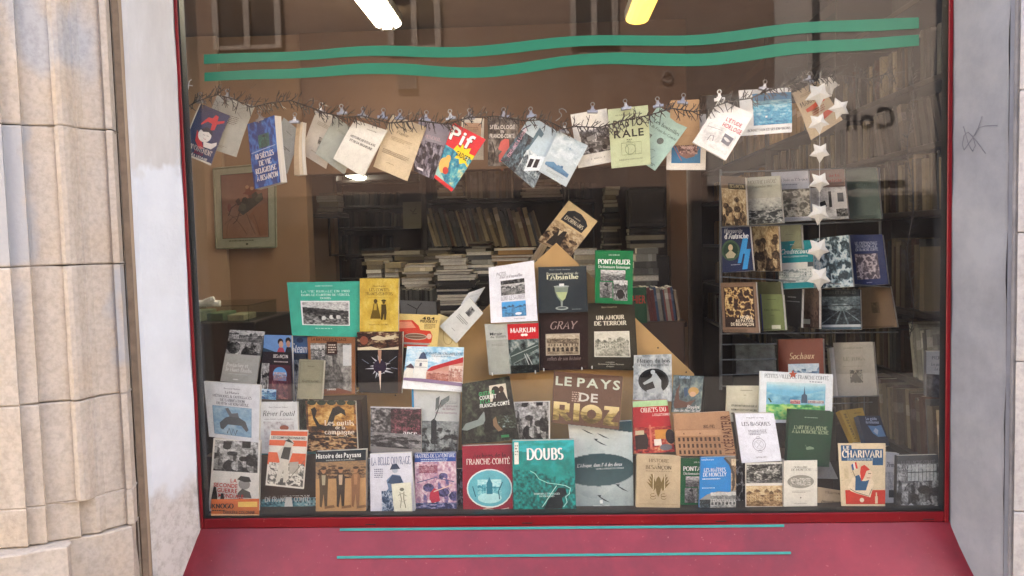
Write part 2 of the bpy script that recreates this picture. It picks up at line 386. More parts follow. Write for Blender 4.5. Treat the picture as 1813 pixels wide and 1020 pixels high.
def pl(px, Y): p = at(px, 430, Y); return (p.x, Y)
prof = [pl(-330, -.60), pl(-60, -.475), pl(15, -.462), pl(17, -.450), pl(50, -.437), pl(52, -.422), pl(58, -.420), pl(112, -.390)]
rx, ry = pl(126, -.372)
head = list(prof)
prof += [(rx - .020, ry - .006), (rx - .017, ry - .020), (rx - .008, ry - .030), (rx + .003, ry - .032), (rx + .013, ry - .026), (rx + .019, ry - .012), (rx + .020, ry + .016), (rx + .026, ry + .018)]
tail = [pl(160, -.332), pl(197, -.292), pl(199, -.304), pl(210, -.296), pl(214, -.262), pl(217, -.24)]
flat = head + [(rx - .018, ry - .002), (rx + .02, ry + .010), (rx + .027, ry + .016)] + tail
prof += tail
pil = empty('stone_pilaster', (pl(100, -.4)[0], -.4, 0), 'moulded beige limestone pilaster with weathered joints at the window edge', 'pilaster')
def zat(py): return at(110, py, -.38).z
zj = [3.2, zat(-60) + .02, zat(224), zat(470), zat(708), zat(950)]
for i, (z1, z0) in enumerate(zip(zj[:-1], zj[1:])):
    if i < 4: course(prof, z0 + .0014, z1 - .0014, M['stone'], pil, i * 2.1)
    else:
        zb = zat(884); course(prof, zb, z1 - .0014, M['stone'], pil, i * 2.1); course(flat, z0 + .0014, zb - .0004, M['stone'], pil, i * 2.1)
# flat plinth course below, proud of the moulding
base = [pl(-330, -.66), pl(0, -.50), pl(46, -.475), pl(86, -.455), pl(92, -.40), pl(150, -.362), pl(205, -.30), pl(214, -.24)]
course(base, 0.0, zj[-1] - .0014, M['stone'], pil, 9.0, nm='plinth_block', amp=.006)
b = MB(); b.v = []; Pm = [(x, y + .065) for x, y in prof]
for (xa_, ya_), (xb_, yb_) in zip(Pm[:-1], Pm[1:]): b.quad((xa_, ya_, 0), (xb_, yb_, 0), (xb_, yb_, 3.2), (xa_, ya_, 3.2))
b.build('mortar_bed', M['mortar'], pil)
# worn wooden edge strip and the white reveal beside it
b = MB(); x0 = pl(222, -.235)[0]; x1 = pl(237, -.205)[0]
b.cbox(x0, x1, -.222, -.15, 0, 3.2, .004); o = b.build('edge_strip', simple('weathered_batten', 'a8937b', .8, var=.25, vs=12, bs=.4, scale=(1, 1, .1)), org=(x0, -.2, 0)); tag(o, 'weathered tan batten running up between beige stone and white reveal', 'batten')
def reveal(name, P, mat, z0, z1, seed, label, back):
    o = course(P, z0, z1, mat, None, seed, name, amp=.0035, back=back); tag(o, label, 'window reveal'); return o
fx0 = at(327, 430, -.012).x
lp = [pl(238, -.205), pl(247, -.198), (fx0 - .004, -.022), (fx0, -.012), (fx0 + .001, .004)]
reveal('window_reveal', lp, M['whitejamb'], 0, 3.2, 2.0, 'white painted plaster reveal with grey upper patch and flaking foot', (-.05, .0))
fx1 = at(1687, 430, -.012).x
rp = [(fx1, .004), (fx1 + .001, -.014), pl(1778, -.20), pl(1783, -.212)]
rv = reveal('window_reveal', rp, M['shadejamb'], 0, 3.2, 5.0, 'plaster reveal toned blue grey for shade, with a scribbled mark', (.05, .0))
rs = [pl(1790, -.215), pl(1797, -.225), pl(1798, -.215)]
b = MB(); b.cbox(pl(1787, -.2)[0], pl(1796, -.2)[0], -.222, -.15, 0, 3.2, .003); tag(b.build('edge_strip', simple('grey_fillet', '7c7a7c', .85, var=.15, vs=14, bs=.3), org=(1.3, -.2, 0)), 'narrow grey stone fillet at the outer edge of the shaded reveal', 'fillet')
pr = empty('stone_pier', (1.4, -.2, 0), 'pale grey stone pier at the far end of the shop front', 'stone pier')
pp = [pl(1800, -.19), pl(1802, -.235), pl(1860, -.245), pl(2100, -.30)]
zz = [3.2, at(1800, 160, -.23).z, at(1800, 412, -.23).z, at(1800, 640, -.23).z, at(1800, 905, -.23).z, 0]
for i, (z1, z0) in enumerate(zip(zz[:-1], zz[1:])): course(pp, z0 + .0014, z1 - .0014, M['stone2'], pr, i + .5)
b = MB(); b.box(pl(1801, -.2)[0], pl(2090, -.2)[0], -.20, -.1, 0, 3.2); b.build('mortar_bed', M['mortar'], pr)
# scribble on the shaded reveal
def onjamb(px, py):
    # point on the flat of the right reveal
    a, c = Vector((rp[1][0], rp[1][1], 0)), Vector((rp[2][0], rp[2][1], 0)); n = Vector((-(c - a).y, (c - a).x, 0)).normalized()
    if n.y > 0: n = -n
    d = at(px, py, 0) - CAM; t = (a - CAM).dot(n) / d.dot(n); return CAM + d * t + n * .0045
b = MB()
for L in ([(1741, 206), (1735, 224), (1727, 240), (1716, 256), (1709, 266), (1706, 256), (1709, 240), (1716, 234), (1725, 242), (1729, 258), (1724, 268), (1717, 256), (1708, 224)], [(1720, 238), (1731, 250), (1747, 272)], [(1728, 240), (1736, 226), (1746, 223), (1768, 222)]):
    b.tube([onjamb(*q) for q in L], .0008, 4)
o = b.build('pencil_scribble', simple('graphite', '5a5a66', .7), rv)

# ------------------------------------------------------------------ red window frame, pane, teal waves, sill
fr = empty('window_frame', (0, 0, GZ0 - .06), 'dark red painted metal frame around the bookshop window', 'window frame')
gx0 = at(340, 430, 0).x; gx1 = at(1673, 430, 0).x
b = MB(); b.cbox(fx0 + .002, gx0 - .006, -.010, .03, GZ0 - .033, 2.8, .002); b.build('stile', M['red'], fr)
b = MB(); b.cbox(gx1 + .002, fx1 - .002, -.010, .03, GZ0 - .033, 2.8, .002); b.build('stile', M['red'], fr)
b = MB(); b.cbox(gx0 - .0058, gx1 + .0018, -.008, .03, GZ0 - .033, GZ0 + .001, .003); b.build('bottom_rail', M['red'], fr)
b = MB(); b.box(gx0 - .0058, gx1 + .0018, -.008, .03, GZ1, GZ1 + .06); b.build('top_rail', M['red'], fr)
b = MB(); b.box(gx0 - .0057, gx0, -.0065, .028, GZ0 + .0014, GZ1 - .002); b.box(gx1, gx1 + .0017, -.0065, .028, GZ0 + .0014, GZ1 - .002); b.box(gx0 + .0002, gx1 - .0002, -.0065, .028, GZ0 + .0014, GZ0 + .007); b.build('gasket', M['black'], fr)
b = MB()
for x in (-.62, -.1, .53, 1.19): b.box(x, x + .035, -.0092, -.0075, GZ0 - .025, GZ0 - .022)
b.build('drain_slots', M['black'], fr)
b = MB(); b.box(gx0 - .003, gx1 + .001, -.003, .003, GZ0 + .005, GZ1 - .003)
pane = b.build('window_pane', M['pane'], org=(0, 0, GZ0)); tag(pane, 'large clear shop window pane with faint reflections', 'window pane')
def wave(pts, th, label):
    "vinyl strip on the inside of the pane"
    n = 90; xs = [p[0] for p in pts]; ys = [p[1] for p in pts]; hs = [p[2] for p in pts]
    X = np.linspace(xs[0], xs[-1], n)
    def sm(v):
        y = np.interp(X, xs, v); k = np.ones(9) / 9; return np.convolve(np.pad(y, 4, mode='edge'), k, 'valid')
    Yc, H = sm(ys), sm(hs)
    vs, fs = [], []
    for Yd in (-.0036, -.0032):
        for i in range(n):
            vs += [at(X[i], Yc[i] - H[i] / 2, Yd), at(X[i], Yc[i] + H[i] / 2, Yd)]
    for i in range(n - 1):
        a = 2 * i; fs.append((a, a + 1, a + 3, a + 2)); c = 2 * n + 2 * i; fs.append((c, c + 2, c + 3, c + 1))
        fs.append((a, a + 2, c + 2, c)); fs.append((a + 1, c + 1, c + 3, a + 3))
    fs.append((0, 2 * n, 2 * n + 1, 1)); e = 2 * n - 2; fs.append((e, e + 1, e + 1 + 2 * n, e + 2 * n))
    o = mk('wave_sticker', vs, fs, M['teal'], org=at(990, Yc[n // 2], -.0036)); tag(o, label, 'sticker', 'teal waves on the pane')
wave([(361, 106, 17), (430, 101, 17), (520, 101, 16), (580, 95, 17), (660, 88, 18), (720, 91, 19), (790, 94, 18), (860, 91, 19), (930, 82, 19), (1010, 72, 19), (1100, 71, 18), (1200, 73, 18), (1260, 71, 19), (1330, 60, 20), (1400, 50, 20), (1480, 46, 19), (1560, 45, 22), (1600, 42, 22), (1627, 39, 18)], 1, 'upper wavy teal stripe stuck across the top of the pane')
wave([(362, 138, 15), (430, 131, 17), (520, 132, 17), (590, 125, 18), (680, 119, 20), (760, 126, 20), (830, 131, 18), (900, 126, 19), (970, 112, 20), (1040, 103, 19), (1120, 103, 22), (1220, 108, 22), (1290, 104, 22), (1360, 90, 23), (1430, 82, 22), (1500, 81, 20), (1570, 77, 22), (1605, 72, 21), (1627, 69, 18)], 1, 'lower wavy teal stripe stuck under its twin on the pane')
# sill board: slopes down towards the street, flaring with the reveals
sy, sz = -.42, .16
b = MB(); Zt = GZ0 - .034
A = [(fx0 - .004, -.004, Zt), (fx1 + .004, -.004, Zt), (fx1 + .16, sy, sz), (fx0 - .10, sy, sz)]
def xs(y, side): k = (y + .004) / (sy + .004); return (fx0 - .004 - .10 * k) if side < 0 else (fx1 + .004 + .16 * k)
ny = 12; nx = 40
vs, fs = [], []
for j in range(ny + 1):
    k = j / ny; y = -.004 + (sy + .004) * k; z = Zt + (sz - Zt) * k
    for i in range(nx + 1):
        x = xs(y, -1) + (xs(y, 1) - xs(y, -1)) * i / nx
        d = .0015 * wob(x * .6, y, 1) ; vs.append((x, y - .78 * d, z + .6 * d))
for j in range(ny):
    for i in range(nx): a = j * (nx + 1) + i; fs.append((a, a + nx + 1, a + nx + 2, a + 1))
k0 = len(vs); vs += [(x, y + .03, z - .03) for x, y, z in vs[:]]
fs += [tuple(k0 + i for i in reversed(f)) for f in fs[:]]
# close the border of the board
bd = [i for i in range(nx + 1)] + [(j) * (nx + 1) + nx for j in range(1, ny + 1)] + [ny * (nx + 1) + i for i in range(nx - 1, -1, -1)] + [j * (nx + 1) for j in range(ny - 1, 0, -1)]
for a_, c_ in zip(bd, bd[1:] + bd[:1]): fs.append((a_, c_, k0 + c_, k0 + a_))
si = mk('sill_board', vs, fs, M['sill'], org=(0, 0, Zt)); tag(si, 'sloping glossy red sill board below the shop window', 'sill')
def onsill(px, py, lift=.003):
    a = Vector((0, -.004, Zt)); n = Vector((0, -(Zt - sz), -(sy + .004))).normalized()
    if n.y > 0: n = -n
    d = at(px, py, 0) - CAM; t = (a - CAM).dot(n) / d.dot(n); return CAM + d * t + n * lift
for L in (((602, 938.5), (1388, 931.5)), ((597, 987.5), (1400, 979.5))):
    n = 30; b = MB()
    for h, (e0, e1) in ((0, (.0045, .0025)),):
        pts = [(L[0][0] + (L[1][0] - L[0][0]) * i / n, L[0][1] + (L[1][1] - L[0][1]) * i / n) for i in range(n + 1)]
        for p, q in zip(pts[:-1], pts[1:]):
            v = [onsill(p[0], p[1] - 2.3, .0034), onsill(p[0], p[1] + 2.3, .0034), onsill(q[0], q[1] + 2.3, .0034), onsill(q[0], q[1] - 2.3, .0034)]
            b.quad(*v)
    b.build('painted_line', M['tealline'], si)
# ------------------------------------------------------------------ lettering
def arc(cx, cy, rx, ry, a0, a1, n=8):
    return [(cx + rx * math.cos(math.radians(a0 + (a1 - a0) * i / n)), cy + ry * math.sin(math.radians(a0 + (a1 - a0) * i / n))) for i in range(n + 1)]
SK = {   # serif letters as pen strokes: width, strokes, serif points
'A': (.78, [[(.08, 0), (.38, 1), (.70, 0)], [(.2, .34), (.58, .34)]], [(.08, 0), (.70, 0)]),
'B': (.66, [[(.15, 0), (.15, 1)], [(.15, 1), (.33, 1)] + arc(.33, .76, .2, .24, 90, -90) + [(.15, .52)], [(.33, .52)] + arc(.35, .26, .24, .26, 90, -90) + [(.15, 0)]], [(.12, 0), (.12, 1)]),
'C': (.72, [arc(.42, .5, .34, .5, 48, 312, 14), [(.65, .70), (.66, .98)]], []),
'D': (.78, [[(.15, 0), (.15, 1)], [(.15, 1), (.34, 1)] + arc(.34, .5, .36, .5, 90, -90, 12) + [(.15, 0)]], [(.12, 0), (.12, 1)]),
'E': (.62, [[(.15, 0), (.15, 1)], [(.15, 1), (.55, 1), (.56, .8)], [(.15, .52), (.42, .52)], [(.15, 0), (.56, 0), (.58, .22)]], [(.12, 0), (.12, 1)]),
'F': (.58, [[(.15, 0), (.15, 1)], [(.15, 1), (.54, 1), (.55, .8)], [(.15, .5), (.42, .5)]], [(.15, 0), (.12, 1)]),
'G': (.76, [arc(.42, .5, .34, .5, 48, 330, 14), [(.66, .42), (.66, .06)]], [(.66, .42)]),
'H': (.82, [[(.16, 0), (.16, 1)], [(.66, 0), (.66, 1)], [(.16, .52), (.66, .52)]], [(.16, 0), (.16, 1), (.66, 0), (.66, 1)]),
'I': (.36, [[(.18, 0), (.18, 1)]], [(.18, 0), (.18, 1)]),
'J': (.42, [[(.26, 1), (.26, .15)] + arc(.12, .1, .14, .14, 0, -120, 5)], [(.26, 1)]),
'K': (.74, [[(.16, 0), (.16, 1)], [(.62, 1), (.18, .44)], [(.30, .58), (.66, 0)]], [(.16, 0), (.16, 1), (.62, 1), (.66, 0)]),
'L': (.60, [[(.16, 0), (.16, 1)], [(.16, 0), (.55, 0), (.57, .24)]], [(.14, 0), (.16, 1)]),
'M': (.96, [[(.14, 0), (.16, 1)], [(.16, 1), (.47, .08), (.78, 1)], [(.78, 1), (.80, 0)]], [(.14, 0), (.14, 1), (.80, 0), (.80, 1)]),
'N': (.82, [[(.15, 0), (.15, 1)], [(.15, 1), (.66, 0)], [(.66, 0), (.66, 1)]], [(.15, 0), (.13, 1), (.66, 1)]),
'O': (.80, [arc(.40, .5, .33, .5, 90, 450, 18)], []),
'P': (.60, [[(.15, 0), (.15, 1)], [(.15, 1), (.32, 1)] + arc(.32, .74, .22, .26, 90, -90) + [(.15, .48)]], [(.15, 0), (.12, 1)]),
'Q': (.80, [arc(.40, .5, .33, .5, 90, 450, 18), [(.42, .1), (.70, -.16)]], []),
'R': (.70, [[(.15, 0), (.15, 1)], [(.15, 1), (.32, 1)] + arc(.32, .75, .22, .25, 90, -90) + [(.15, .5)], [(.34, .5), (.64, 0)]], [(.15, 0), (.12, 1), (.64, 0)]),
'S': (.56, [arc(.28, .75, .19, .25, 40, 270, 9) + arc(.28, .25, .21, .25, 90, -140, 9)], []),
'T': (.68, [[(.34, 0), (.34, 1)], [(.04, .8), (.05, 1), (.63, 1), (.64, .8)]], [(.34, 0)]),
'U': (.78, [[(.16, 1), (.16, .34)] + arc(.39, .34, .23, .34, 180, 360, 8) + [(.62, 1)]], [(.16, 1), (.62, 1)]),
'V': (.74, [[(.06, 1), (.37, 0), (.68, 1)]], [(.06, 1), (.68, 1)]),
'W': (1.04, [[(.05, 1), (.30, 0), (.52, 1), (.76, 0), (.99, 1)]], [(.05, 1), (.99, 1)]),
'X': (.74, [[(.08, 1), (.66, 0)], [(.64, 1), (.08, 0)]], [(.08, 1), (.66, 0), (.64, 1), (.08, 0)]),
'Y': (.70, [[(.05, 1), (.35, .45), (.35, 0)], [(.35, .45), (.65, 1)]], [(.05, 1), (.65, 1), (.35, 0)]),
'Z': (.64, [[(.08, .82), (.08, 1), (.55, 1), (.08, 0), (.56, 0), (.58, .2)]], []),
'a': (.52, [arc(.23, .42, .17, .22, 150, 0, 6) + [(.40, 0), (.47, .02)], arc(.23, .18, .17, .18, 60, 330, 8)], []),
'b': (.56, [[(.14, 1), (.14, 0)], arc(.29, .31, .20, .31, 140, -140, 10)], [(.11, 1)]),
'c': (.48, [arc(.27, .31, .20, .31, 45, 320, 10)], []),
'd': (.56, [[(.42, 1), (.42, 0)], arc(.27, .31, .20, .31, 40, 320, 10)], [(.39, 1), (.45, 0)]),
'e': (.50, [[(.08, .34), (.43, .34)] + arc(.26, .31, .19, .31, 10, 315, 11)], []),
'f': (.36, [[(.18, 0), (.18, .82)] + arc(.30, .84, .12, .16, 180, 50, 5), [(.05, .6), (.32, .6)]], [(.18, 0)]),
'g': (.52, [arc(.24, .38, .17, .23, 90, 450, 10), [(.30, .17), (.40, .02)] + arc(.24, -.12, .18, .15, 30, -200, 8)], []),
'h': (.58, [[(.15, 0), (.15, 1)], arc(.29, .42, .14, .20, 170, 0, 6) + [(.43, 0)]], [(.15, 0), (.12, 1), (.43, 0)]),
'i': (.30, [[(.15, 0), (.15, .62)], [(.15, .82), (.15, .92)]], [(.15, 0), (.12, .62)]),
'j': (.30, [[(.17, .62), (.17, -.1)] + arc(.07, -.12, .1, .12, 0, -110, 4), [(.17, .82), (.17, .92)]], [(.14, .62)]),
'k': (.56, [[(.15, 0), (.15, 1)], [(.44, .62), (.17, .28)], [(.25, .38), (.48, 0)]], [(.15, 0), (.12, 1), (.48, 0), (.44, .62)]),
'l': (.30, [[(.15, 0), (.15, 1)]], [(.15, 0), (.12, 1)]),
'm': (.86, [[(.14, 0), (.14, .62)], arc(.27, .42, .13, .2, 170, 0, 6) + [(.40, 0)], arc(.55, .42, .13, .2, 170, 0, 6) + [(.70, 0)]], [(.14, 0), (.11, .62), (.40, 0), (.70, 0)]),
'n': (.58, [[(.15, 0), (.15, .62)], arc(.29, .42, .14, .20, 170, 0, 6) + [(.43, 0)]], [(.15, 0), (.12, .62), (.43, 0)]),
'o': (.54, [arc(.27, .31, .20, .31, 90, 450, 12)], []),
'p': (.56, [[(.14, .62), (.14, -.3)], arc(.29, .31, .20, .31, 140, -140, 10)], [(.11, .62), (.14, -.3)]),
'q': (.56, [[(.42, .62), (.42, -.3)], arc(.27, .31, .20, .31, 40, 320, 10)], [(.42, -.3)]),
'r': (.42, [[(.15, 0), (.15, .62)], arc(.28, .42, .13, .19, 170, 50, 5)], [(.15, 0), (.12, .62)]),
's': (.42, [arc(.21, .46, .13, .16, 40, 270, 6) + arc(.21, .155, .15, .155, 90, -140, 7)], []),
't': (.36, [[(.17, .84), (.17, .12)] + arc(.27, .12, .10, .12, 180, 320, 4), [(.05, .6), (.32, .6)]], []),
'u': (.58, [[(.14, .62), (.14, .2)] + arc(.28, .2, .14, .2, 180, 350, 6), [(.43, .62), (.43, 0)]], [(.12, .62), (.40, .62), (.46, 0)]),
'v': (.52, [[(.06, .62), (.26, 0), (.46, .62)]], [(.06, .62), (.46, .62)]),
'w': (.76, [[(.05, .62), (.22, 0), (.38, .62), (.55, 0), (.72, .62)]], [(.05, .62), (.72, .62)]),
'x': (.52, [[(.07, .62), (.45, 0)], [(.43, .62), (.07, 0)]], []),
'y': (.52, [[(.06, .62), (.27, 0)], [(.46, .62), (.22, -.2), (.08, -.28)]], [(.06, .62), (.46, .62)]),
'z': (.46, [[(.07, .62), (.40, .62), (.06, 0), (.42, 0)]], []),
"'": (.22, [[(.12, 1), (.10, .78)]], []), '-': (.40, [[(.06, .33), (.34, .33)]], []), '.': (.24, [[(.12, 0), (.12, .09)]], []), ',': (.24, [[(.13, .06), (.09, -.14)]], []),
'&': (.80, [[(.70, 0), (.22, .72)] + arc(.34, .82, .13, .16, 200, -60, 7) + arc(.30, .24, .22, .24, 80, 340, 9) + [(.72, .45)]], []),
'1': (.50, [[(.12, .84), (.26, 1), (.26, 0)]], [(.26, 0)]), '0': (.56, [arc(.28, .5, .20, .5, 90, 450, 14)], []), '9': (.54, [arc(.27, .70, .18, .28, 90, 450, 12), arc(.12, .62, .33, .62, 0, -70, 6)], []),
'6': (.54, [arc(.27, .30, .18, .28, 90, 450, 12), arc(.42, .38, .33, .62, 180, 110, 6)], []), '4': (.56, [[(.38, 0), (.38, 1), (.06, .30), (.52, .30)]], [(.38, 0)]), '8': (.54, [arc(.27, .74, .16, .25, 90, 450, 10), arc(.27, .25, .20, .25, 90, 450, 12)], []),
'2': (.52, [arc(.26, .72, .18, .28, 160, -30, 7) + [(.07, 0), (.46, 0)]], []), '5': (.52, [[(.42, 1), (.14, 1), (.12, .58)] + arc(.24, .32, .20, .32, 120, -140, 9)], []), '7': (.50, [[(.06, .84), (.06, 1), (.46, 1), (.18, 0)]], []), '3': (.52, [arc(.24, .76, .18, .24, 150, -90, 8), arc(.24, .26, .20, .27, 90, -150, 9)], []),
':': (.24, [[(.12, 0), (.12, .09)], [(.12, .45), (.12, .54)]], []),
}
ACC = {'\u0301': [(.0, .10), (.10, .26)], '\u0300': [(.0, .10), (-.12, .26)], '\u0302': [(-.12, .10), (0, .24), (.12, .10)], '\u0308': None, '\u0327': [(0, 0), (.05, -.1), (-.04, -.2)]}
def strokes_mesh(strokes, thick, thin, sl=0.0):
    vs, fs = [], []
    for L in strokes:
        if len(L) < 2: continue
        n = len(L); b0 = len(vs)
        for i, p in enumerate(L):
            a = L[max(i - 1, 0)]; c = L[min(i + 1, n - 1)]; dx, dy = c[0] - a[0], c[1] - a[1]; l = math.hypot(dx, dy) or 1e-6; dx /= l; dy /= l
            w = (thin + (thick - thin) * abs(dy) ** 1.2) / 2
            for s in (1, -1):
                x, y = p[0] - dy * w * s, p[1] + dx * w * s; vs.append((x + y * sl, y))
        for i in range(n - 1): a = b0 + 2 * i; fs.append((a, a + 1, a + 3, a + 2))
    return vs, fs
GC = {}
def glyph(ch, font):
    k = (ch, font)
    if k in GC: return GC[k]
    if font in 'ri' or font == 'rb':
        d = unicodedata.normalize('NFD', ch); base = d[0]
        if base not in SK: base = "'" if base in '\u2019"' else '-'
        w, st, sf = SK[base]; st = [list(s) for s in st]
        top = 1.0 if (base.isupper() or base in 'bdfhklt') else .66
        for c in d[1:]:
            a = ACC.get(c)
            if a: st.append([(w * .48 + x, (0 if c == '\u0327' else top) + y) for x, y in a])
        for x, y in sf: st.append([(x - .085, y + (.015 if y < .3 else -.015)), (x + .085, y + (.015 if y < .3 else -.015))])
        th = {'r': .15, 'i': .13, 'rb': .21}[font]
        vs, fs = strokes_mesh(st, th, .055 if font != 'rb' else .08, .25 if font == 'i' else 0)
        GC[k] = (np.array(vs), fs, w + .03)
    elif font == 'h':    # thin hand lettering: single pen width
        base = unicodedata.normalize('NFD', ch)[0]
        w, st, sf = SK.get(base, SK['-']); vs, fs = strokes_mesh(st, .10, .09, .12); GC[k] = (np.array(vs), fs, w)
    else:
        cu = bpy.data.curves.new('t', 'FONT'); cu.body = ch; cu.size = 1.0; cu.resolution_u = 2
        if font == 'b': cu.offset = .022
        o = bpy.data.objects.new('t', cu); COL.objects.link(o)
        dg = bpy.context.evaluated_depsgraph_get(); me = o.evaluated_get(dg).to_mesh()
        vs = np.array([(v.co.x, v.co.y) for v in me.vertices]) / .70; fs = [tuple(p.vertices) for p in me.polygons]
        o.evaluated_get(dg).to_mesh_clear(); bpy.data.objects.remove(o); bpy.data.curves.remove(cu)
        if len(vs):
            x0 = vs[:, 0].min(); vs = vs - np.array([x0 - .07, 0]); w = vs[:, 0].max() + .07
        else: vs = np.zeros((0, 2)); w = .3
        GC[k] = (vs, fs, w)
    return GC[k]
def layout(text, font, track=0.0):
    x = 0; out = []
    for ch in text:
        if ch == ' ': x += .34 + track; continue
        v, f, w = glyph(ch, font); out.append((v, f, x)); x += w + track
    return out, x - track

# ------------------------------------------------------------------ printed pictures: tones per grid point
def fbm(U, V, seed, f0=4, oct=4, asp=1.0, gain=.55):
    r = np.random.RandomState(seed); o = np.zeros_like(U); a = 1; tot = 0; f = f0
    for k in range(oct):
        nx, ny = int(f) + 2, max(2, int(f * asp)) + 2; g = r.rand(ny, nx)
        x = U * f; y = V * max(2, int(f * asp)); xi = np.clip(x.astype(int), 0, nx - 2); yi = np.clip(y.astype(int), 0, ny - 2); fx = x - xi; fy = y - yi
        fx = fx * fx * (3 - 2 * fx); fy = fy * fy * (3 - 2 * fy)
        o += a * (g[yi, xi] * (1 - fx) * (1 - fy) + g[yi, xi + 1] * fx * (1 - fy) + g[yi + 1, xi] * (1 - fx) * fy + g[yi + 1, xi + 1] * fx * fy)
        tot += a; a *= gain; f *= 2
    o = o / tot; return np.clip((o - .5) * 1.6 + .5, 0, 1)
def pic(kind, U, V, sd):
    r = np.random.RandomState(sd + 77)
    n = fbm(U, V, sd, 6, 4); fine = fbm(U, V, sd + 1, 22, 2)
    if kind == 'land':
        rg = .38 + .25 * (fbm(U, V * 0, sd + 2, 3, 4) - .5); T = .92 - .15 * V / .4
        g = .2 + .45 * n * (0.6 + fine * .8); far = .45 + .2 * fine
        T = np.where(V > rg, np.where(V < rg + .18, far, g), T)
        return T
    if kind == 'hill':
        rg = .22 + .18 * np.clip(U, 0, 1); T = np.full_like(U, .86)
        T = np.where(V > rg, .13 + .1 * fine, T); T = np.where(V > rg + .26, .35 + .5 * (fine - .3), T)
        for k in range(7):
            cx, cy = .38 + .08 * k * r.rand() + k * .05, .62 + .12 * r.rand(); T = np.where(((U - cx) / .05) ** 2 + ((V - cy) / .09) ** 2 < 1, .92 if k % 2 else .08, T)
        return np.clip(T, .05, .95)
    if kind == 'town':
        T = .9 - .1 * n; x = -.02
        while x < 1.02:
            w = .10 + .14 * r.rand(); h = .28 + .22 * r.rand(); wall = .5 + .35 * r.rand(); top = .72 - h
            ins = (U >= x) & (U < x + w); roof = top - (.10 * (1 - np.abs((U - x) / w - .5) * 2)) * (r.rand() > .3)
            T = np.where(ins & (V > roof), .22 + .15 * fine, T); T = np.where(ins & (V > top + .06), wall - .12 * fine, T)
            win = (np.mod((U - x) / w * 3.0, 1) > .3) & (np.mod((U - x) / w * 3.0, 1) < .65) & (np.mod((V - top) * 7.5, 1) > .4) & (np.mod((V - top) * 7.5, 1) < .85)
            T = np.where(ins & (V > top + .08) & (V < .72) & win, .18, T); x += w
        return np.where(V > .73, .62 - .35 * n, T)
    if kind == 'arcade':
        T = np.where(V < .16 + .1 * n, .85, .3 + .12 * fine); T = np.where(V > .42 + .08 * U, .72 - .15 * fine, T)
        T = np.where((V > .48) & (V < .58) & (np.mod(U * 11, 1) > .55), .2, T)
        ar = (V > .64 + .10 * (np.abs(np.mod(U * 7, 1) - .5) * 2) ** 2) & (np.mod(U * 7, 1) > .2) & (np.mod(U * 7, 1) < .8) & (V < .84)
        T = np.where(ar, .1, T); return np.where(V > .85, .6 - .2 * n, T)
    if kind in ('crowd', 'people'):
        T = .85 - .25 * n; m = 26 if kind == 'crowd' else 9
        P = sorted([(.30 + .55 * r.rand() ** 1.2, r.rand(), r.rand(), r.rand()) for k in range(m)])
        for (y, x, q, s) in P:
            R = (.035 + .05 * y) * (1.0 if kind == 'crowd' else 1.7)
            b = ((U - x) / (R * 2.0)) ** 2 + ((V - y - R * 3.4) / (R * 2.7)) ** 2 < 1
            T = np.where(b, np.clip(.10 + .62 * (q > .66) + .30 * (fine - .3) + .25 * (n - .5) + .18 * (U - x) / R, .03, .95), T)
            T = np.where(((U - x) / R) ** 2 + ((V - y) / (R * 1.3)) ** 2 < 1, .68 - .3 * ((U - x) / R > .2), T)
            if s > .4: T = np.where(((U - x) / (R * 1.2)) ** 2 + ((V - y + R * 1.0) / (R * .75)) ** 2 < 1, .09 + .1 * fine, T)
        return T
    if kind == 'foliage': return np.clip((fine * .6 + n * .7) - .25, 0, 1) ** 1.5
    if kind == 'swirl': return np.clip(1 - np.abs(fbm(U, V, sd, 5, 4) - .5) * 5 + .5 * (fine - .5), 0, 1)
    if kind == 'engrave': return np.clip(.5 + .9 * np.sin((V * 60 + n * 14)) * .5 * (.4 + n), 0, 1)
    if kind == 'figure':
        T = .75 - .4 * n
        T = np.where(((U - .5) / .30) ** 2 + ((V - .85) / .5) ** 2 < 1, .18 + .25 * fine, T)
        T = np.where(((U - .5) / .13) ** 2 + ((V - .30) / .17) ** 2 < 1, .72 - .35 * (U > .53) - .15 * fine, T)
        return np.where(((U - .5) / .17) ** 2 + ((V - .17) / .09) ** 2 < 1, .1, T)
    if kind == 'sea': return np.clip(.3 + .5 * fbm(U * .35, V, sd, 14, 4, 1.6) + .25 * (.5 - np.abs(V - .42)) , 0, 1)
    if kind == 'dune': return np.clip(.55 + .35 * np.sin((V + .22 * np.sin(U * 5 + sd) + .1 * n) * 7) + .1 * (fine - .5), 0, 1)
    if kind == 'track':
        T = .55 - .45 * V + .1 * n; T = np.where(V > .45, .16 + .1 * fine, T)
        for k in (-1, -.3, .3, 1): T = np.where((np.abs(U - .55 - k * (V - .42) * .9) < .012 + .02 * (V - .45)) & (V > .45), .62, T)
        return np.where(((U - .5) / .3) ** 2 + ((V - .38) / .13) ** 2 < 1, .75, T)
    return n
def ppic(kind, U, V, sd):
    T = pic(kind, U, V, sd)
    return np.clip(T + .34 * (fbm(U, V, sd + 9, 13, 3) - .5) + .30 * (fbm(U, V, sd + 10, 34, 2) - .5), 0, 1)
def fcol(stops, T):
    c = np.array([lin(s) for s in stops]); k = len(c) - 1
    x = np.clip(T, 0, 1) * k; i = np.clip(x.astype(int), 0, k - 1); f = (x - i)[..., None]
    return c[i] * (1 - f) + c[i + 1] * f

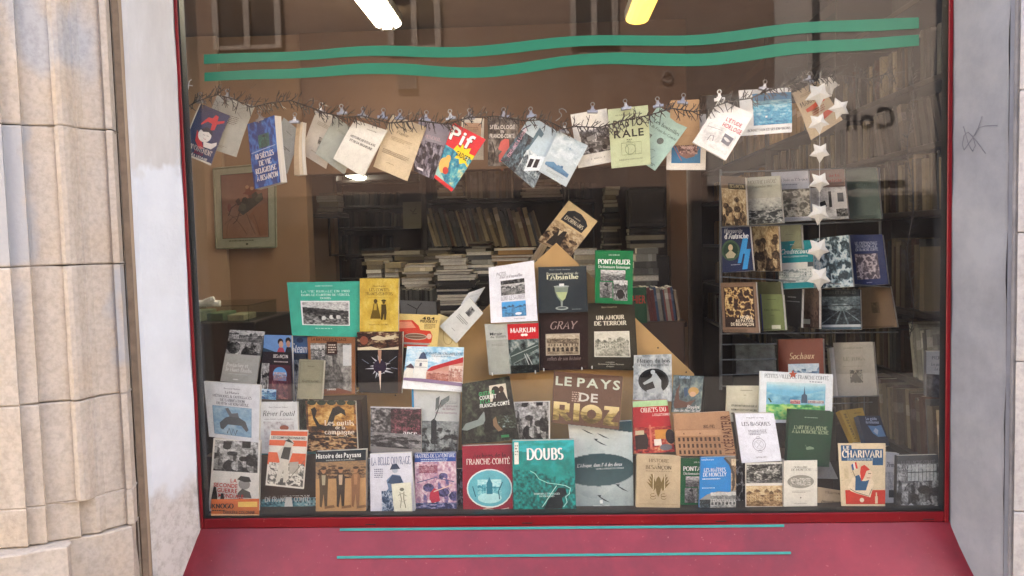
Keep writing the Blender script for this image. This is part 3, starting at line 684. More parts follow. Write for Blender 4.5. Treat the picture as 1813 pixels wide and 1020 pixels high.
# ------------------------------------------------------------------ a book shown by its cover
LAY = .00022
class Cover:
    "collects print on a quad given by its four corners (world): top left, top right, bottom right, bottom left"
    def __init__(s, q, bend=0.0):
        s.q = [np.array(p, dtype=float) for p in q]; s.W = (np.linalg.norm(s.q[1] - s.q[0]) + np.linalg.norm(s.q[2] - s.q[3])) / 2
        s.H = (np.linalg.norm(s.q[3] - s.q[0]) + np.linalg.norm(s.q[2] - s.q[1])) / 2
        n = np.cross(s.q[2] - s.q[0], s.q[1] - s.q[3]); n = n / np.linalg.norm(n)
        s.n = n if n[1] < 0 else -n
        s.bend = bend; s.v = []; s.f = []; s.c = []; s.k = 0
    def pt(s, u, v, d=0.0):
        u = np.asarray(u, dtype=float)[..., None]; v = np.asarray(v, dtype=float)[..., None]
        p = s.q[0] * (1 - u) * (1 - v) + s.q[1] * u * (1 - v) + s.q[2] * u * v + s.q[3] * (1 - u) * v
        if s.bend: p = p + s.n * (s.bend * np.sin(np.pi * np.clip(v, 0, 1)) )
        return p + s.n * (d if np.isscalar(d) else np.asarray(d)[..., None])
    def add(s, u, v, faces, col, layer=None, cols=None):
        if layer is None: s.k += 1; layer = s.k
        n0 = len(s.v); P = s.pt(np.array(u), np.array(v), layer * LAY)
        s.v += [tuple(p) for p in P]; s.f += [tuple(n0 + i for i in f) for f in faces]
        s.c += [tuple(c) for c in cols] if cols is not None else [lin(col)] * len(P)
    def grid(s, x0, y0, x1, y1, fn, nx, ny, layer=None):
        gu, gv = np.meshgrid(np.linspace(0, 1, nx + 1), np.linspace(0, 1, ny + 1))
        col = fn(gu, gv).reshape(-1, 3)
        f = [(j * (nx + 1) + i, (j + 1) * (nx + 1) + i, (j + 1) * (nx + 1) + i + 1, j * (nx + 1) + i + 1) for j in range(ny) for i in range(nx)]
        s.add((x0 + gu * (x1 - x0)).ravel(), (y0 + gv * (y1 - y0)).ravel(), f, None, layer, col)
    def op(s, o):
        k = o[0]
        if k == 'r': _, x0, y0, x1, y1, c = o; s.slab(x0, y0, x1, y1, c)
        elif k == 'p': _, P, c = o; s.add([p[0] for p in P], [p[1] for p in P], [tuple(range(len(P)))], c)
        elif k == 'e':
            _, cx, cy, rx, ry, c = o; n = 26; s.add([cx + rx * math.cos(2 * math.pi * i / n) for i in range(n)], [cy + ry * math.sin(2 * math.pi * i / n) for i in range(n)], [tuple(range(n))], c)
        elif k == 'w':    # a brushed line of width w (share of the width)
            _, P, w, c = o; asp = s.W / s.H; vs, fs = strokes_mesh([[(p[0], p[1] / asp) for p in P]], w, w); s.add([a[0] for a in vs], [a[1] * asp for a in vs], fs, c)
        elif k == 'g':
            _, x0, y0, x1, y1, kind, stops, sd = o
            nx = max(6, min(80, int(s.W * (x1 - x0) / .0019))); ny = max(6, min(96, int(s.H * (y1 - y0) / .0019)))
            s.grid(x0, y0, x1, y1, lambda U, V: fcol(stops, ppic(kind, U, V, sd)), nx, ny)
        elif k == 'f':
            _, x0, y0, x1, y1, fn = o; nx = max(6, min(80, int(s.W * (x1 - x0) / .0019))); ny = max(6, min(96, int(s.H * (y1 - y0) / .0019))); s.grid(x0, y0, x1, y1, fn, nx, ny)
        elif k == 'm':    # a photograph seen only inside a mask (cut-out letters)
            _, x0, y0, x1, y1, kind, stops, sd, fn = o; nx, ny = 110, 40
            gu, gv = np.meshgrid(np.linspace(0, 1, nx + 1), np.linspace(0, 1, ny + 1)); col = fcol(stops, pic(kind, gu, gv, sd)).reshape(-1, 3)
            f = [(j * (nx + 1) + i, (j + 1) * (nx + 1) + i, (j + 1) * (nx + 1) + i + 1, j * (nx + 1) + i + 1) for j in range(ny) for i in range(nx) if fn(np.float64((i + .5) / nx), np.float64((j + .5) / ny))]
            s.add((x0 + gu * (x1 - x0)).ravel(), (y0 + gv * (y1 - y0)).ravel(), f, None, None, col)
        elif k == 'l':    # lines of small illegible body print
            _, x0, y0, x1, n, c, h = o; rr = random.Random(int(x0 * 997 + y0 * 7919)); us, vs, fs = [], [], []
            for i in range(n):
                y = y0 + i * h * 2.1; x = x0; xe = x1 - (0 if i < n - 1 else rr.random() * .4 * (x1 - x0))
                while x < xe:
                    w = (.012 + .03 * rr.random()); b = len(us); e = min(x + w, xe); us += [x, x, e, e]; vs += [y, y + h, y + h, y]; fs.append((b, b + 1, b + 2, b + 3)); x += w + .012
            if us: s.add(us, vs, fs, c)
        elif k == 't':
            _, cx, cy, h, txt, c = o[:6]; font = o[6] if len(o) > 6 else 's'; wmax = o[7] if len(o) > 7 else None; al = o[8] if len(o) > 8 else 'c'; rot = o[9] if len(o) > 9 else 0
            out, tw = layout(txt, font); asp = s.H / s.W
            if tw <= 0: return
            us, vs, fs = [], [], []
            sx = h * asp if not rot else h / asp
            if wmax: sx = wmax / tw
            tot = tw * sx; st = {'c': -tot / 2, 'l': 0, 'r': -tot}[al]
            for v, f, x in out:
                b = len(us)
                for (a, d) in v:
                    p, q = st + (x + a) * sx, -(d - .5) * h
                    if rot: p, q = q, -p
                    us.append(cx + p); vs.append(cy + q)
                fs += [tuple(b + i for i in ff) for ff in f]
            s.add(us, vs, fs, c)
    def slab(s, x0, y0, x1, y1, c):
        if s.bend: s.add(*s._sub(x0, y0, x1, y1), c)
        else: s.add([x0, x0, x1, x1], [y0, y1, y1, y0], [(0, 1, 2, 3)], c)
    def _sub(s, x0, y0, x1, y1, n=8):
        u, v, f = [], [], []
        for j in range(n + 1): u += [x0, x1]; v += [y0 + (y1 - y0) * j / n] * 2
        for j in range(n): f.append((2 * j, 2 * j + 2, 2 * j + 3, 2 * j + 1))
        return u, v, f

# letters on the sign across the street (read from the street, so mirrored in the pane)
_o, _w = layout('Coil', 'b'); _k = (SIGN[0].x - SIGN[1].x) / _w; _v, _f = [], []
for v_, f_, x_ in _o:
    n_ = len(_v); _v += [(SIGN[0].x - (x_ + p[0]) * _k, FY + .104, SIGN[0].z + (p[1] - .5) * _k * 1.1) for p in v_]; _f += [tuple(n_ + i for i in reversed(q)) for q in f_]
mk('sign_letters', _v, _f, M['shopdark'], fac)
def corners(q, Y, tilt):
    "quad in photograph pixels -> world, at depth Y; tilt=(a,b): turned about the upright and leaning back"
    uv = ((0, 0), (1, 0), (1, 1), (0, 1))
    P = [at(px, py, Y + tilt[0] * (u - .5) + tilt[1] * (.5 - v)) for (px, py), (u, v) in zip(q, uv)]
    n = (P[1] - P[0]).cross(P[3] - P[0]); d = P[2] - CAM; P[2] = CAM + d * ((P[0] - CAM).dot(n) / d.dot(n)); return P   # four corners of one flat board
def add_book(q, Y, t, bgc, ops, label, cat='book', name='book', tilt=(0, 0), group=None, hard=False, bend=0.0, mat='print', spine=None, sub=()):
    cq = corners(q, Y, tilt); C = Cover(cq, bend)
    base = (Vector(cq[2]) + Vector(cq[3])) / 2
    root = empty(name, base, label, cat, group)
    if bend: C.add(*C._sub(0, 0, 1, 1), bgc, layer=0)
    else: C.add([0, 0, 1, 1], [0, 1, 1, 0], [(0, 1, 2, 3)], bgc, layer=0)
    for o in ops: C.op(o)
    # boards and spine (thickness runs back from the cover face)
    sc = lin(spine or bgc); bt = .0022 if hard else .0008
    iu = (.003 if hard else .0008) / C.W; iv = (.003 if hard else .0008) / C.H
    def shell(u0, v0, u1, v1, d0, d1, front, mb, seg=1):
        n = len(mb[0]); vv = np.linspace(v0, v1, seg + 1)
        for v in vv:
            for u, d in ((u0, d0), (u1, d0), (u1, d1), (u0, d1)): mb[0].append(tuple(C.pt(u, v, -d)))
        for j in range(seg):
            a = n + 4 * j; c = a + 4
            if front: mb[1].append((a, c, c + 1, a + 1))
            mb[1].append((a + 1, c + 1, c + 2, a + 2)); mb[1].append((a + 2, c + 2, c + 3, a + 3)); mb[1].append((a + 3, c + 3, c, a))
        e = n + 4 * seg; mb[1].append((n, n + 1, n + 2, n + 3)); mb[1].append((e + 3, e + 2, e + 1, e))
    sg = 8 if bend else 1
    bv, bf = [], []
    shell(0, 0, 1, 1, .00002, bt, False, (bv, bf), sg)          # front board edges
    shell(0, 0, 1, 1, t - bt, t, True, (bv, bf), sg)            # back board
    k = len(bv); wsp = bt / C.W
    shell(0, 0, wsp, 1, bt + .00001, t - bt - .00001, True, (bv, bf), sg)   # spine
    n0 = len(C.v); C.v += bv; C.f += [tuple(n0 + i for i in f) for f in bf]; C.c += [sc] * len(bv)
    mk('cover', C.v, C.f, M[mat], root, cols=C.c)
    if t > 2.2 * bt:
        pv, pf = [], []
        shell(wsp * 1.05, iv, 1 - iu, 1 - iv, bt + .00002, t - bt - .00002, True, (pv, pf), sg)
        mk('page_block', pv, pf, M['pages'], root)
    for nm, pts, dz, c, thk in sub:      # small raised pieces on the cover (stickers, price tags)
        P = Cover([C.pt(u, v, dz) for u, v in pts]); P.add([0, 0, 1, 1], [0, 1, 1, 0], [(0, 1, 2, 3)], c, layer=0)
        vs = list(P.v); n = len(vs); vs += [tuple(np.array(p) - C.n * thk) for p in P.v]
        fs = [(0, 1, 2, 3), (7, 6, 5, 4)] + [(i, n + i, n + (i + 1) % 4, (i + 1) % 4) for i in range(4)]
        mk(nm, vs, fs, M['matte'], root, cols=[lin(c)] * 8)
    return root, C
# ------------------------------------------------------------------ the books in the window
BWp = ['0f1010', '4a4a48', '8f8f8b', 'd9d9d3']; WARM = ['1d140d', '6a4c30', 'b08c62', 'e4d0ac']; COOL = ['12181c', '46565c', '8fa3a6', 'dfe8e6']
BLUE = ['0b2440', '1f5d96', '6fb1d6', 'd8ecf2']; SEP = ['241a14', '6b553f', 'a8916f', 'd8c9a8']; TEALp = ['04282c', '0b6f74', '2fa8a4', 'c5ecea']
HANG = 'books hanging from the garland'; SHOW = 'books standing in the window'; RACK = 'books on the wire rack'
B = add_book
# --- hanging from the garland, left to right
def H(q, Y, bgc, ops, label, t=.005, tilt=(0, 0), bend=.007, **k): return B(q, Y, t, bgc, ops, label, tilt=tilt, bend=bend, group=HANG, mat=k.pop('mat', 'matte'), **k)
H([(354, 183), (407, 205), (373, 293), (320, 271)], .10, '23365c', [('r', 0, 0, .035, 1, 'dcd8c8'), ('r', 0, .965, 1, 1, 'dcd8c8'),
  ('p', [(.42, .18), (.55, .17), (.60, .09), (.70, .10), (.72, .19), (.92, .13), (.93, .17), (.74, .25), (.74, .36), (.62, .40), (.60, .27), (.45, .26), (.30, .36), (.28, .34)], 'c8323c'),
  ('p', [(.24, .48), (.40, .56), (.62, .76), (.50, .80), (.30, .68)], 'c8323c'), ('e', .52, .52, .21, .13, 'e9e4d8'), ('p', [(.34, .44), (.5, .36), (.70, .40), (.76, .50), (.70, .47), (.6, .44), (.44, .47)], '17233a'),
  ('p', [(.55, .64), (.80, .62), (.95, .56), (.97, .62), (.85, .72), (.60, .73)], 'e9e4d8'), ('w', [(.46, .52), (.5, .515), (.53, .525)], .012, '17233a'), ('w', [(.58, .52), (.62, .51), (.65, .52)], .012, '17233a'), ('w', [(.52, .58), (.56, .59), (.6, .58)], .014, 'b02a34'),
  ('t', .5, .80, .095, "L'ENVOUTEMENT", 'd8cfc4', 'r', .86), ('t', .52, .87, .05, 'ZULU', 'a02a3a', 'b', .3), ('t', .48, .935, .04, 'par LÉA LESAGE', 'e6e2d6', 'b', .74)],
  'navy thriller paperback with a white face and red flying figure hanging leftmost', tilt=(.01, .01))
H([(385, 167), (451, 188), (418, 278), (352, 257)], .125, 'b9b9a8', [('l', .25, .30, .75, 5, '6e6c5e', .016), ('l', .3, .88, .7, 2, '8d8b7c', .012)], 'plain grey green leaflet hanging behind the navy thriller', t=.003)
H([(438, 220), (486, 204), (497, 323), (451, 335)], .09, '1d4382', [('f', 0, 0, 1, 1, lambda U, V: fcol(['0e2450', '1f4f98', '3a78c0', '6f9fd0'], np.clip(pic('swirl', U, V, 5) * .55 + .15, 0, 1))),
  ('g', .35, .22, .75, .42, 'figure', ['0b2a30', '1c5a50', '3a8a70'], 4), ('w', [(.05, .46), (.95, .43)], .02, '9fbfe0'),
  ('t', .52, .53, .075, '10 SIÈCLES', 'e6e8e4', 'rb', .70), ('t', .52, .64, .075, 'DE VIE', 'e6e8e4', 'rb', .46), ('t', .52, .75, .075, 'RELIGIEUSE', 'e6e8e4', 'rb', .78), ('t', .55, .86, .075, 'À BESANÇON', 'e6e8e4', 'rb', .80)],
  'deep blue book with pale capitals and its white pages fanned open', t=.03, tilt=(-.055, 0), spine='d5d8d8', bend=.002)
H([(502, 208), (535, 236), (508, 308), (476, 280)], .13, 'a7aca4', [('l', .35, .2, .65, 1, '6f736c', .015), ('l', .3, .52, .8, 2, '50544e', .02)], 'small grey leaflet hanging askew right of the deep blue book', t=.004)
H([(526, 217), (536, 216), (537, 309), (521, 311)], .11, 'b8a383', [('r', .62, 0, 1, 1, 'd3c5a8'), ('l', .2, .2, .5, 2, '8a785c', .01)], 'narrow tan book hanging edge on beside the small grey leaflet', t=.02, tilt=(-.01, 0))
H([(562, 192), (604, 212), (577, 299), (533, 272)], .135, 'c4beae', [('l', .2, .22, .9, 3, '8f8a7a', .014), ('f', .45, .50, .70, .64, lambda U, V: fcol(['5a564a', 'b8b2a2'], pic('swirl', U, V, 8))), ('l', .3, .82, .8, 1, '8f8a7a', .012)], 'cream leaflet with a small centre vignette hanging left of the grey green one', t=.004)
H([(594, 206), (645, 243), (609, 309), (558, 272)], .115, '9fa69a', [('l', .25, .2, .8, 2, '7d8478', .014)], 'blank grey green booklet hanging behind the white one', t=.006)
H([(628, 212), (686, 231), (643, 314), (590, 281)], .09, 'dfddcf', [('l', .45, .10, .85, 1, '7a786c', .016), ('t', .52, .36, .048, 'HISTOIRE DE ROULANS', '33322e', 'b', .78), ('t', .52, .45, .048, 'ET DE SA SEIGNEURIE', '33322e', 'b', .70)], 'white booklet with two lines of bold capitals hanging at a slant', t=.010)
H([(694, 203), (755, 225), (721, 321), (661, 295)], .11, 'd3c19d', [('t', .46, .26, .055, 'France', '4d4234', 'h', .34), ('l', .25, .16, .75, 1, '8d7d62', .014), ('l', .2, .36, .8, 3, 'a08f70', .012), ('l', .1, .62, .85, 3, '8d7d62', .013), ('l', .3, .83, .6, 1, '8d7d62', .01)], 'cream buff booklet with thin brown print hanging before the white booklet', t=.004)
H([(742, 210), (801, 222), (767, 318), (732, 302)], .12, '75707c', [('g', 0, 0, 1, 1, 'crowd', ['15141a', '46434e', '807c88', 'b8b5bc'], 6), ('r', 0, 0, 1, .38, '98939d'), ('t', .52, .30, .06, 'VESOUL', 'c9b0b4', 'r', .6), ('r', .15, .90, .45, .94, 'dedbe0')], 'purple grey photo book with a crowd hanging left of the red and yellow comic', t=.008)
pif = [('r', 0, 0, 1, .40, 'd3222c'), ('g', 0, .40, 1, 1, 'noise', ['0c5f78', '1f86a0', '58b4b8', 'e8e090'], 3),
  ('p', [(.36, .30), (.48, .33), (.50, .24), (.60, .31), (.78, .24), (.80, .33), (1, .32), (1, .54), (.84, .50), (.70, .56), (.60, .49), (.45, .52), (.50, .43), (.30, .40)], 'f2d21a'),
  ('t', .68, .42, .085, 'GADGET', '161410', 'b', .50), ('t', .40, .17, .23, 'Pif', '161410', 'b', .78), ('t', .385, .16, .23, 'Pif', 'f4f2ea', 'b', .78),
  ('e', .20, .72, .20, .13, 'e6b860'), ('e', .26, .60, .10, .08, 'e6b860'), ('e', .34, .78, .12, .06, 'c83428'), ('p', [(0, .80), (.45, .92), (.5, 1), (0, 1)], '9fd0c4'), ('r', 0, .94, 1, 1, 'd3222c')]
H([(803, 217), (860, 247), (800, 340), (769, 315)], .085, '2b8fa8', pif, 'bright red yellow and blue comic magazine hanging at a steep slant', t=.006, mat='print')
H([(818, 208), (857, 210), (856, 283), (815, 283)], .135, 'd6cdb6', [('r', .12, .12, .88, .70, 'c39a78'), ('l', .25, .22, .75, 3, '94705a', .02)], 'cream card with a tan panel hanging behind the comic', t=.003)
H([(864, 208), (919, 208), (913, 294), (864, 294)], .12, '4c4842', [('g', 0, 0, 1, 1, 'noise', ['1a1816', '4a463f', '7a746a', 'a39c8e'], 15), ('t', .48, .20, .085, 'SPÉLÉOLOGIE', 'dedad0', 'b', .84), ('t', .48, .295, .06, 'EN', 'dedad0', 'b', .12), ('t', .48, .385, .085, 'FRANCHE-COMTÉ', 'dedad0', 'b', .84),
  ('p', [(.44, .50), (.58, .44), (.72, .46), (.74, .66), (.62, .74), (.56, .92), (.40, .92), (.38, .78), (.50, .70), (.36, .66)], 'cf6158'), ('w', [(.14, .5), (.24, .7), (.2, .95)], .03, '191714')], 'dark grey caving book with a coral red climber hanging upright', t=.01)
H([(940, 205), (990, 234), (945, 334), (886, 284)], .10, 'b9cdd2', [('g', 0, .52, 1, 1, 'town', COOL, 12), ('g', 0, .32, .42, 1, 'foliage', ['101a20', '46606a', '86a2aa'], 9), ('p', [(.02, .28), (.16, .12), (.18, .90), (.03, .98)], '4b3f57'), ('t', .105, .55, .08, 'FONTAINES & LAVOIRS', 'd9a6b6', 'r', .62, 'c', 1),
  ('p', [(.42, .10), (.62, .16), (.60, .24), (.50, .23), (.44, .55), (.36, .55)], '51707c'), ('p', [(.55, .60), (.95, .46), (.96, .70), (.60, .88)], 'e4eff0'), ('p', [(.60, .64), (.70, .61), (.71, .75), (.62, .80)], '141c24'), ('p', [(.74, .59), (.84, .55), (.85, .70), (.75, .74)], '141c24')], 'pale blue book of a columned wash house hanging at a slant', t=.008, mat='print')
H([(989, 232), (1041, 258), (1002, 331), (954, 303)], .085, 'bccacb', [('g', 0, 0, 1, .55, 'noise', ['9fb0b4', 'bccacb', 'd5dfdd'], 21), ('p', [(.06, .74), (.30, .66), (.45, .70), (.50, .22), (.535, .12), (.57, .22), (.64, .70), (.90, .74), (.90, .82), (.08, .80)], '5d8cab'), ('p', [(.55, .22), (.57, .22), (.64, .70), (.56, .70)], '3f6a8c'), ('t', .52, .79, .055, 'LA RÉSISTANCE', '35607e', 'h', .7), ('l', .2, .87, .8, 2, '8a999c', .012)], 'pale booklet with a drawn blue tower hanging right of the wash house book', t=.006)
H([(1010, 203), (1074, 192), (1087, 286), (1024, 298)], .12, 'e2e0d4', [('g', .18, .34, .98, .78, 'noise', BWp, 31), ('p', [(.30, .44), (.62, .40), (.66, .52), (.90, .56), (.90, .70), (.30, .72)], '4a4a46'), ('p', [(.34, .47), (.58, .44), (.6, .53), (.36, .55)], '8d8d88'), ('e', .42, .72, .07, .045, '121212'), ('e', .80, .70, .07, .045, '121212'), ('t', .58, .88, .022, 'BESANÇON', '55534c', 's', .22), ('t', .40, .88, .03, 'II', '55534c', 'r'), ('t', .76, .88, .03, 'II', '55534c', 'r')], 'white booklet with a photo of an old lorry hanging in the middle', t=.004)
H([(1076, 194), (1147, 186), (1152, 291), (1083, 298)], .10, 'b9c59b', [('t', .48, .12, .026, 'REVUE TRIMESTRIELLE', '5c6350', 's', .6), ('t', .48, .265, .125, 'PASTO', '2a2e26', 'b', .76), ('t', .48, .44, .125, 'RALE', '2a2e26', 'b', .78), ('l', .42, .54, .56, 2, '5c6350', .014), ('w', [(.28, .60), (.78, .60), (.78, .80), (.28, .80), (.28, .60)], .012, '7d8a66'), ('w', arc(.50, .71, .13, .085, 0, 360, 14), .014, '7d8a66'), ('w', [(.40, .62), (.46, .70), (.44, .80)], .012, '7d8a66'), ('w', [(.62, .62), (.63, .80)], .012, '7d8a66'), ('t', .5, .88, .022, 'DOULLENS COMTOIS 1971', '4c5242', 's', .6)], 'pale green booklet with big dark capitals in two lines hanging in the middle', t=.008)
H([(1165, 188), (1221, 220), (1160, 302), (1106, 268)], .125, 'a3c4b6', [('t', .55, .25, .07, 'Les bouteilles', '3c4f48', 'r', .80), ('t', .57, .36, .05, 'de Franche-Comté', '4c6058', 'r', .78), ('e', .62, .52, .09, .06, '54605a'), ('g', 0, .50, .35, .85, 'noise', ['3a423e', '7d8c84', 'a3c4b6'], 41), ('w', arc(.62, .80, .12, .09, 0, 300, 12), .012, '6d8c80'), ('l', .5, .92, .9, 2, '5a6e66', .014)], 'mint green booklet about bottles hanging askew', t=.006)
H([(1186, 178), (1238, 176), (1238, 256), (1186, 258)], .13, 'b6946a', [('w', [(.22, .14), (.78, .14), (.78, .80), (.22, .80), (.22, .14)], .01, '8d6d48'), ('l', .3, .25, .7, 2, '7d6040', .016)], 'brown kraft paper pamphlet hanging above the blue picture card', t=.003)
H([(1180, 202), (1250, 202), (1249, 301), (1180, 301)], .145, 'dedcd0', [('r', .12, .50, .86, .88, '23759f'), ('p', [(.16, .50), (.84, .50), (.83, .62), (.70, .76), (.50, .80), (.34, .74), (.24, .60)], '8e6a5c'), ('g', .30, .52, .78, .72, 'swirl', ['5b3f38', 'a98278', 'd9b8a8'], 12), ('t', .54, .58, .07, 'Roger', 'd5b9b0', 'i', .36), ('w', [(.16, .56), (.38, .84)], .02, 'b06a58')], 'white card with a blue and flesh coloured oval picture hanging under the kraft pamphlet', t=.003)
H([(1274, 176), (1334, 202), (1285, 284), (1227, 252)], .08, 'e9e9e2', [('t', .66, .30, .075, "L'ÉTUDE", 'b4344a', 'b', .46), ('t', .70, .42, .085, 'HORLOGE', 'b4344a', 'b', .56), ('l', .5, .5, .9, 2, '9a9a96', .01), ('g', .08, .48, .92, .92, 'noise', ['c2c2be', 'e0e0da', 'efefea'], 17), ('p', [(.60, .56), (.88, .58), (.86, .76), (.62, .74)], '74747a'), ('w', [(.1, .58), (.5, .54)], .014, '8d8d8c'), ('w', [(.28, .84), (.30, .72), (.38, .70), (.42, .80)], .02, '77777a')], 'bright white booklet with red capitals and a pencil drawing hanging at a slant', t=.016, bend=.006)
H([(1308, 160), (1400, 155), (1402, 234), (1312, 241)], .11, 'dcdfdc', [('g', .25, .10, 1, .80, 'sea', ['0b3a5a', '1f6f98', '4fa4c2', 'a8d2da'], 51), ('r', .25, .10, 1, .30, '2b6f96'), ('g', .25, .26, 1, .36, 'noise', ['1b4f70', '5a9ab0', '8fc0c8'], 52), ('r', .48, .60, .52, .64, 'd8e4e0'), ('t', .55, .90, .055, 'BONNEVAUX ET SES ENVIRONS', '585c5c', 'r', .84)], 'white edged blue landscape booklet hanging near the paper stars', t=.004, mat='print')
H([(1402, 165), (1447, 143), (1492, 212), (1436, 248)], .125, 'b5a284', [('t', .36, .30, .10, 'MARNE', '403830', 'r', .56), ('l', .2, .12, .8, 2, '75674f', .014), ('p', [(.18, .42), (.84, .36), (.88, .74), (.24, .82)], 'bf4a32'), ('l', .32, .5, .75, 3, '8a2c20', .02)], 'tan pamphlet with a red orange label hanging behind the paper stars', t=.004)

# --- standing in the window: left block
def F(q, Y, bgc, ops, label, t=.016, tilt=(0, .02), **k): return B(q, Y, t, bgc, ops, label, tilt=tilt, group=k.pop('group', SHOW), **k)
def ww2(y1): return [('g', .04, .02, .96, y1, 'people', ['0c0c0c', '3c3c3a', '9a9a94', 'f0f0ea'], 61), ('e', .30, .10, .09, .045, '2a2a28'), ('r', .22, .03, .40, .075, '161616'), ('r', .62, .02, .80, .11, '0e0e0e')]
F([(378, 776), (461, 780), (457, 912), (369, 905)], .10, 'e8e6da', ww2(.44) + [('e', .70, .60, .12, .07, '9c9a92'), ('p', [(.55, .54), (.62, .49), (.80, .50), (.84, .56), (.70, .57)], '2c2c2a'), ('p', [(.58, .72), (.66, .66), (.82, .70), (.86, .78), (.55, .78)], '55554f'),
  ('t', .48, .56, .05, 'LA', 'c43320', 'b', .14), ('t', .32, .63, .055, 'SECONDE', 'c43320', 'b', .50), ('t', .36, .70, .055, 'GUERRE', 'c43320', 'b', .42), ('t', .44, .77, .055, 'MONDIALE', 'c43320', 'b', .52), ('t', .64, .84, .055, 'EN FRANCHE-', 'c43320', 'b', .62), ('t', .52, .91, .055, 'COMTÉ', 'c43320', 'b', .36),
  ('p', [(.08, .66), (.13, .66), (.17, .80), (.16, .96), (.04, .96), (.05, .80)], '141414'), ('p', [(.24, .74), (.29, .74), (.32, .84), (.31, .96), (.21, .96)], '141414')], 'white book with wartime faces and red block capitals, bottom left corner')
F([(462, 803), (559, 799), (559, 912), (462, 913)], .15, '2b8ba0', [('g', 0, .45, 1, 1, 'town', ['0c2a34', '2f6f80', '8cc0c8', 'dcecec'], 64), ('g', .70, .30, 1, .62, 'foliage', ['06222a', '1d5a68', '2b8ba0'], 6), ('p', [(.42, .94), (.45, .72), (.48, .60), (.53, .60), (.56, .72), (.60, .94)], 'dfe6e4'), ('t', .52, .56, .06, 'DEUX SIÈCLES', 'e9efec', 'r', .8), ('t', .48, .655, .075, 'DE LA RÉPUBLIQUE', 'e9efec', 'r', .82), ('t', .48, .745, .07, 'EN FRANCHE-COMTÉ', 'e9efec', 'r', .82)], 'teal photo book with white capitals behind the orange striped booklet')
F([(479, 761), (545, 762), (537, 866), (470, 859)], .085, 'dcd8ca', [('r', .02, .02, 1, .10, 'd4623c'), ('r', 0, .18, 1, .28, 'd4623c'), ('r', 0, .40, 1, .62, 'd4623c'), ('t', .5, .135, .04, 'LES COMPAGNONNAGES', '383632', 'b', .92), ('g', .04, .58, .98, .97, 'swirl', ['4b4a44', '8f8d84', 'd9d6c8', 'dcd8ca'], 14),
  ('p', [(.44, .20), (.58, .16), (.66, .22), (.62, .30), (.64, .40), (.56, .60), (.60, .90), (.46, .92), (.44, .70), (.36, .92), (.26, .90), (.32, .56), (.24, .40), (.40, .28)], 'c9c5b6'), ('p', [(.40, .30), (.60, .30), (.56, .52), (.34, .50)], '47453f'), ('p', [(.40, .19), (.52, .155), (.68, .24), (.60, .22)], '22211e'), ('p', [(.58, .56), (.82, .54), (.84, .74), (.60, .76)], 'a9a598'), ('w', [(.98, .52), (.55, .90)], .014, '5b5850')], 'white booklet with orange stripes and an engraved workman, leaning forward', t=.008)
F([(458, 712), (526, 712), (529, 803), (463, 803)], .135, 'd9dcd8', [('t', .5, .10, .03, 'Jean-François Robert', '6a6c6a', 'i', .5), ('t', .5, .22, .10, "Rêver l'outil", '2c2e2c', 'i', .84), ('t', .5, .33, .03, 'conte manuel - outils de mémoire', '6a6c6a', 's', .74), ('g', .1, .38, .9, .92, 'noise', ['8a8680', 'c6c3c0', 'd9dcd8'], 71), ('e', .64, .50, .12, .05, '94503a'), ('e', .45, .62, .1, .08, '55524e')], 'white paperback with a dark italic title behind the striped booklet')
F([(361, 675), (460, 682), (458, 784), (370, 773)], .12, 'dcdfdf', [('t', .5, .10, .028, 'Bernard Mahieu', '7a7e80', 'r', .3), ('t', .5, .17, .04, 'La Mature', '3c4042', 'r', .26), ('t', .5, .24, .045, 'MÉTHODES & OUTILLAGES', '3c4042', 'r', .72), ('t', .5, .31, .045, 'DE FABRICATION', '3c4042', 'r', .46), ('t', .5, .37, .045, 'DU XVIe AU XIXe SIÈCLE', '3c4042', 'r', .6), ('r', .12, .42, .86, .93, '7fa3b8'), ('g', .13, .43, .85, .92, 'noise', ['6f98b4', '8fb2c4', 'a5c2cf'], 13), ('p', [(.24, .72), (.36, .62), (.48, .58), (.62, .60), (.74, .66), (.80, .80), (.76, .84), (.66, .74), (.40, .74), (.30, .84), (.25, .82)], '414a50'), ('p', [(.36, .46), (.42, .44), (.48, .54), (.60, .52), (.62, .60), (.44, .60)], '5a6266'), ('w', [(.38, .90), (.42, .80), (.46, .92), (.5, .81), (.54, .91), (.58, .82)], .02, '39444a')], 'white book with a light blue engraving of tools above the wartime book', t=.02)
F([(407, 584), (468, 587), (453, 681), (390, 675)], .20, 'a2a29a', [('g', 0, 0, 1, .48, 'people', BWp, 27), ('g', 0, 0, 1, .22, 'town', BWp, 33), ('r', 0, .46, 1, 1, 'b5b5ab'), ('t', .40, .665, .075, 'Pontarlier et', 'e9e9e2', 'r', .62), ('t', .46, .755, .075, 'le Haut-Doubs', 'e9e9e2', 'r', .74), ('l', .2, .83, .8, 1, 'd0d0c8', .014), ('e', .42, .94, .08, .012, 'e9e9e2')], 'grey photo paperback with pale lettering leaning at the left edge', t=.010)
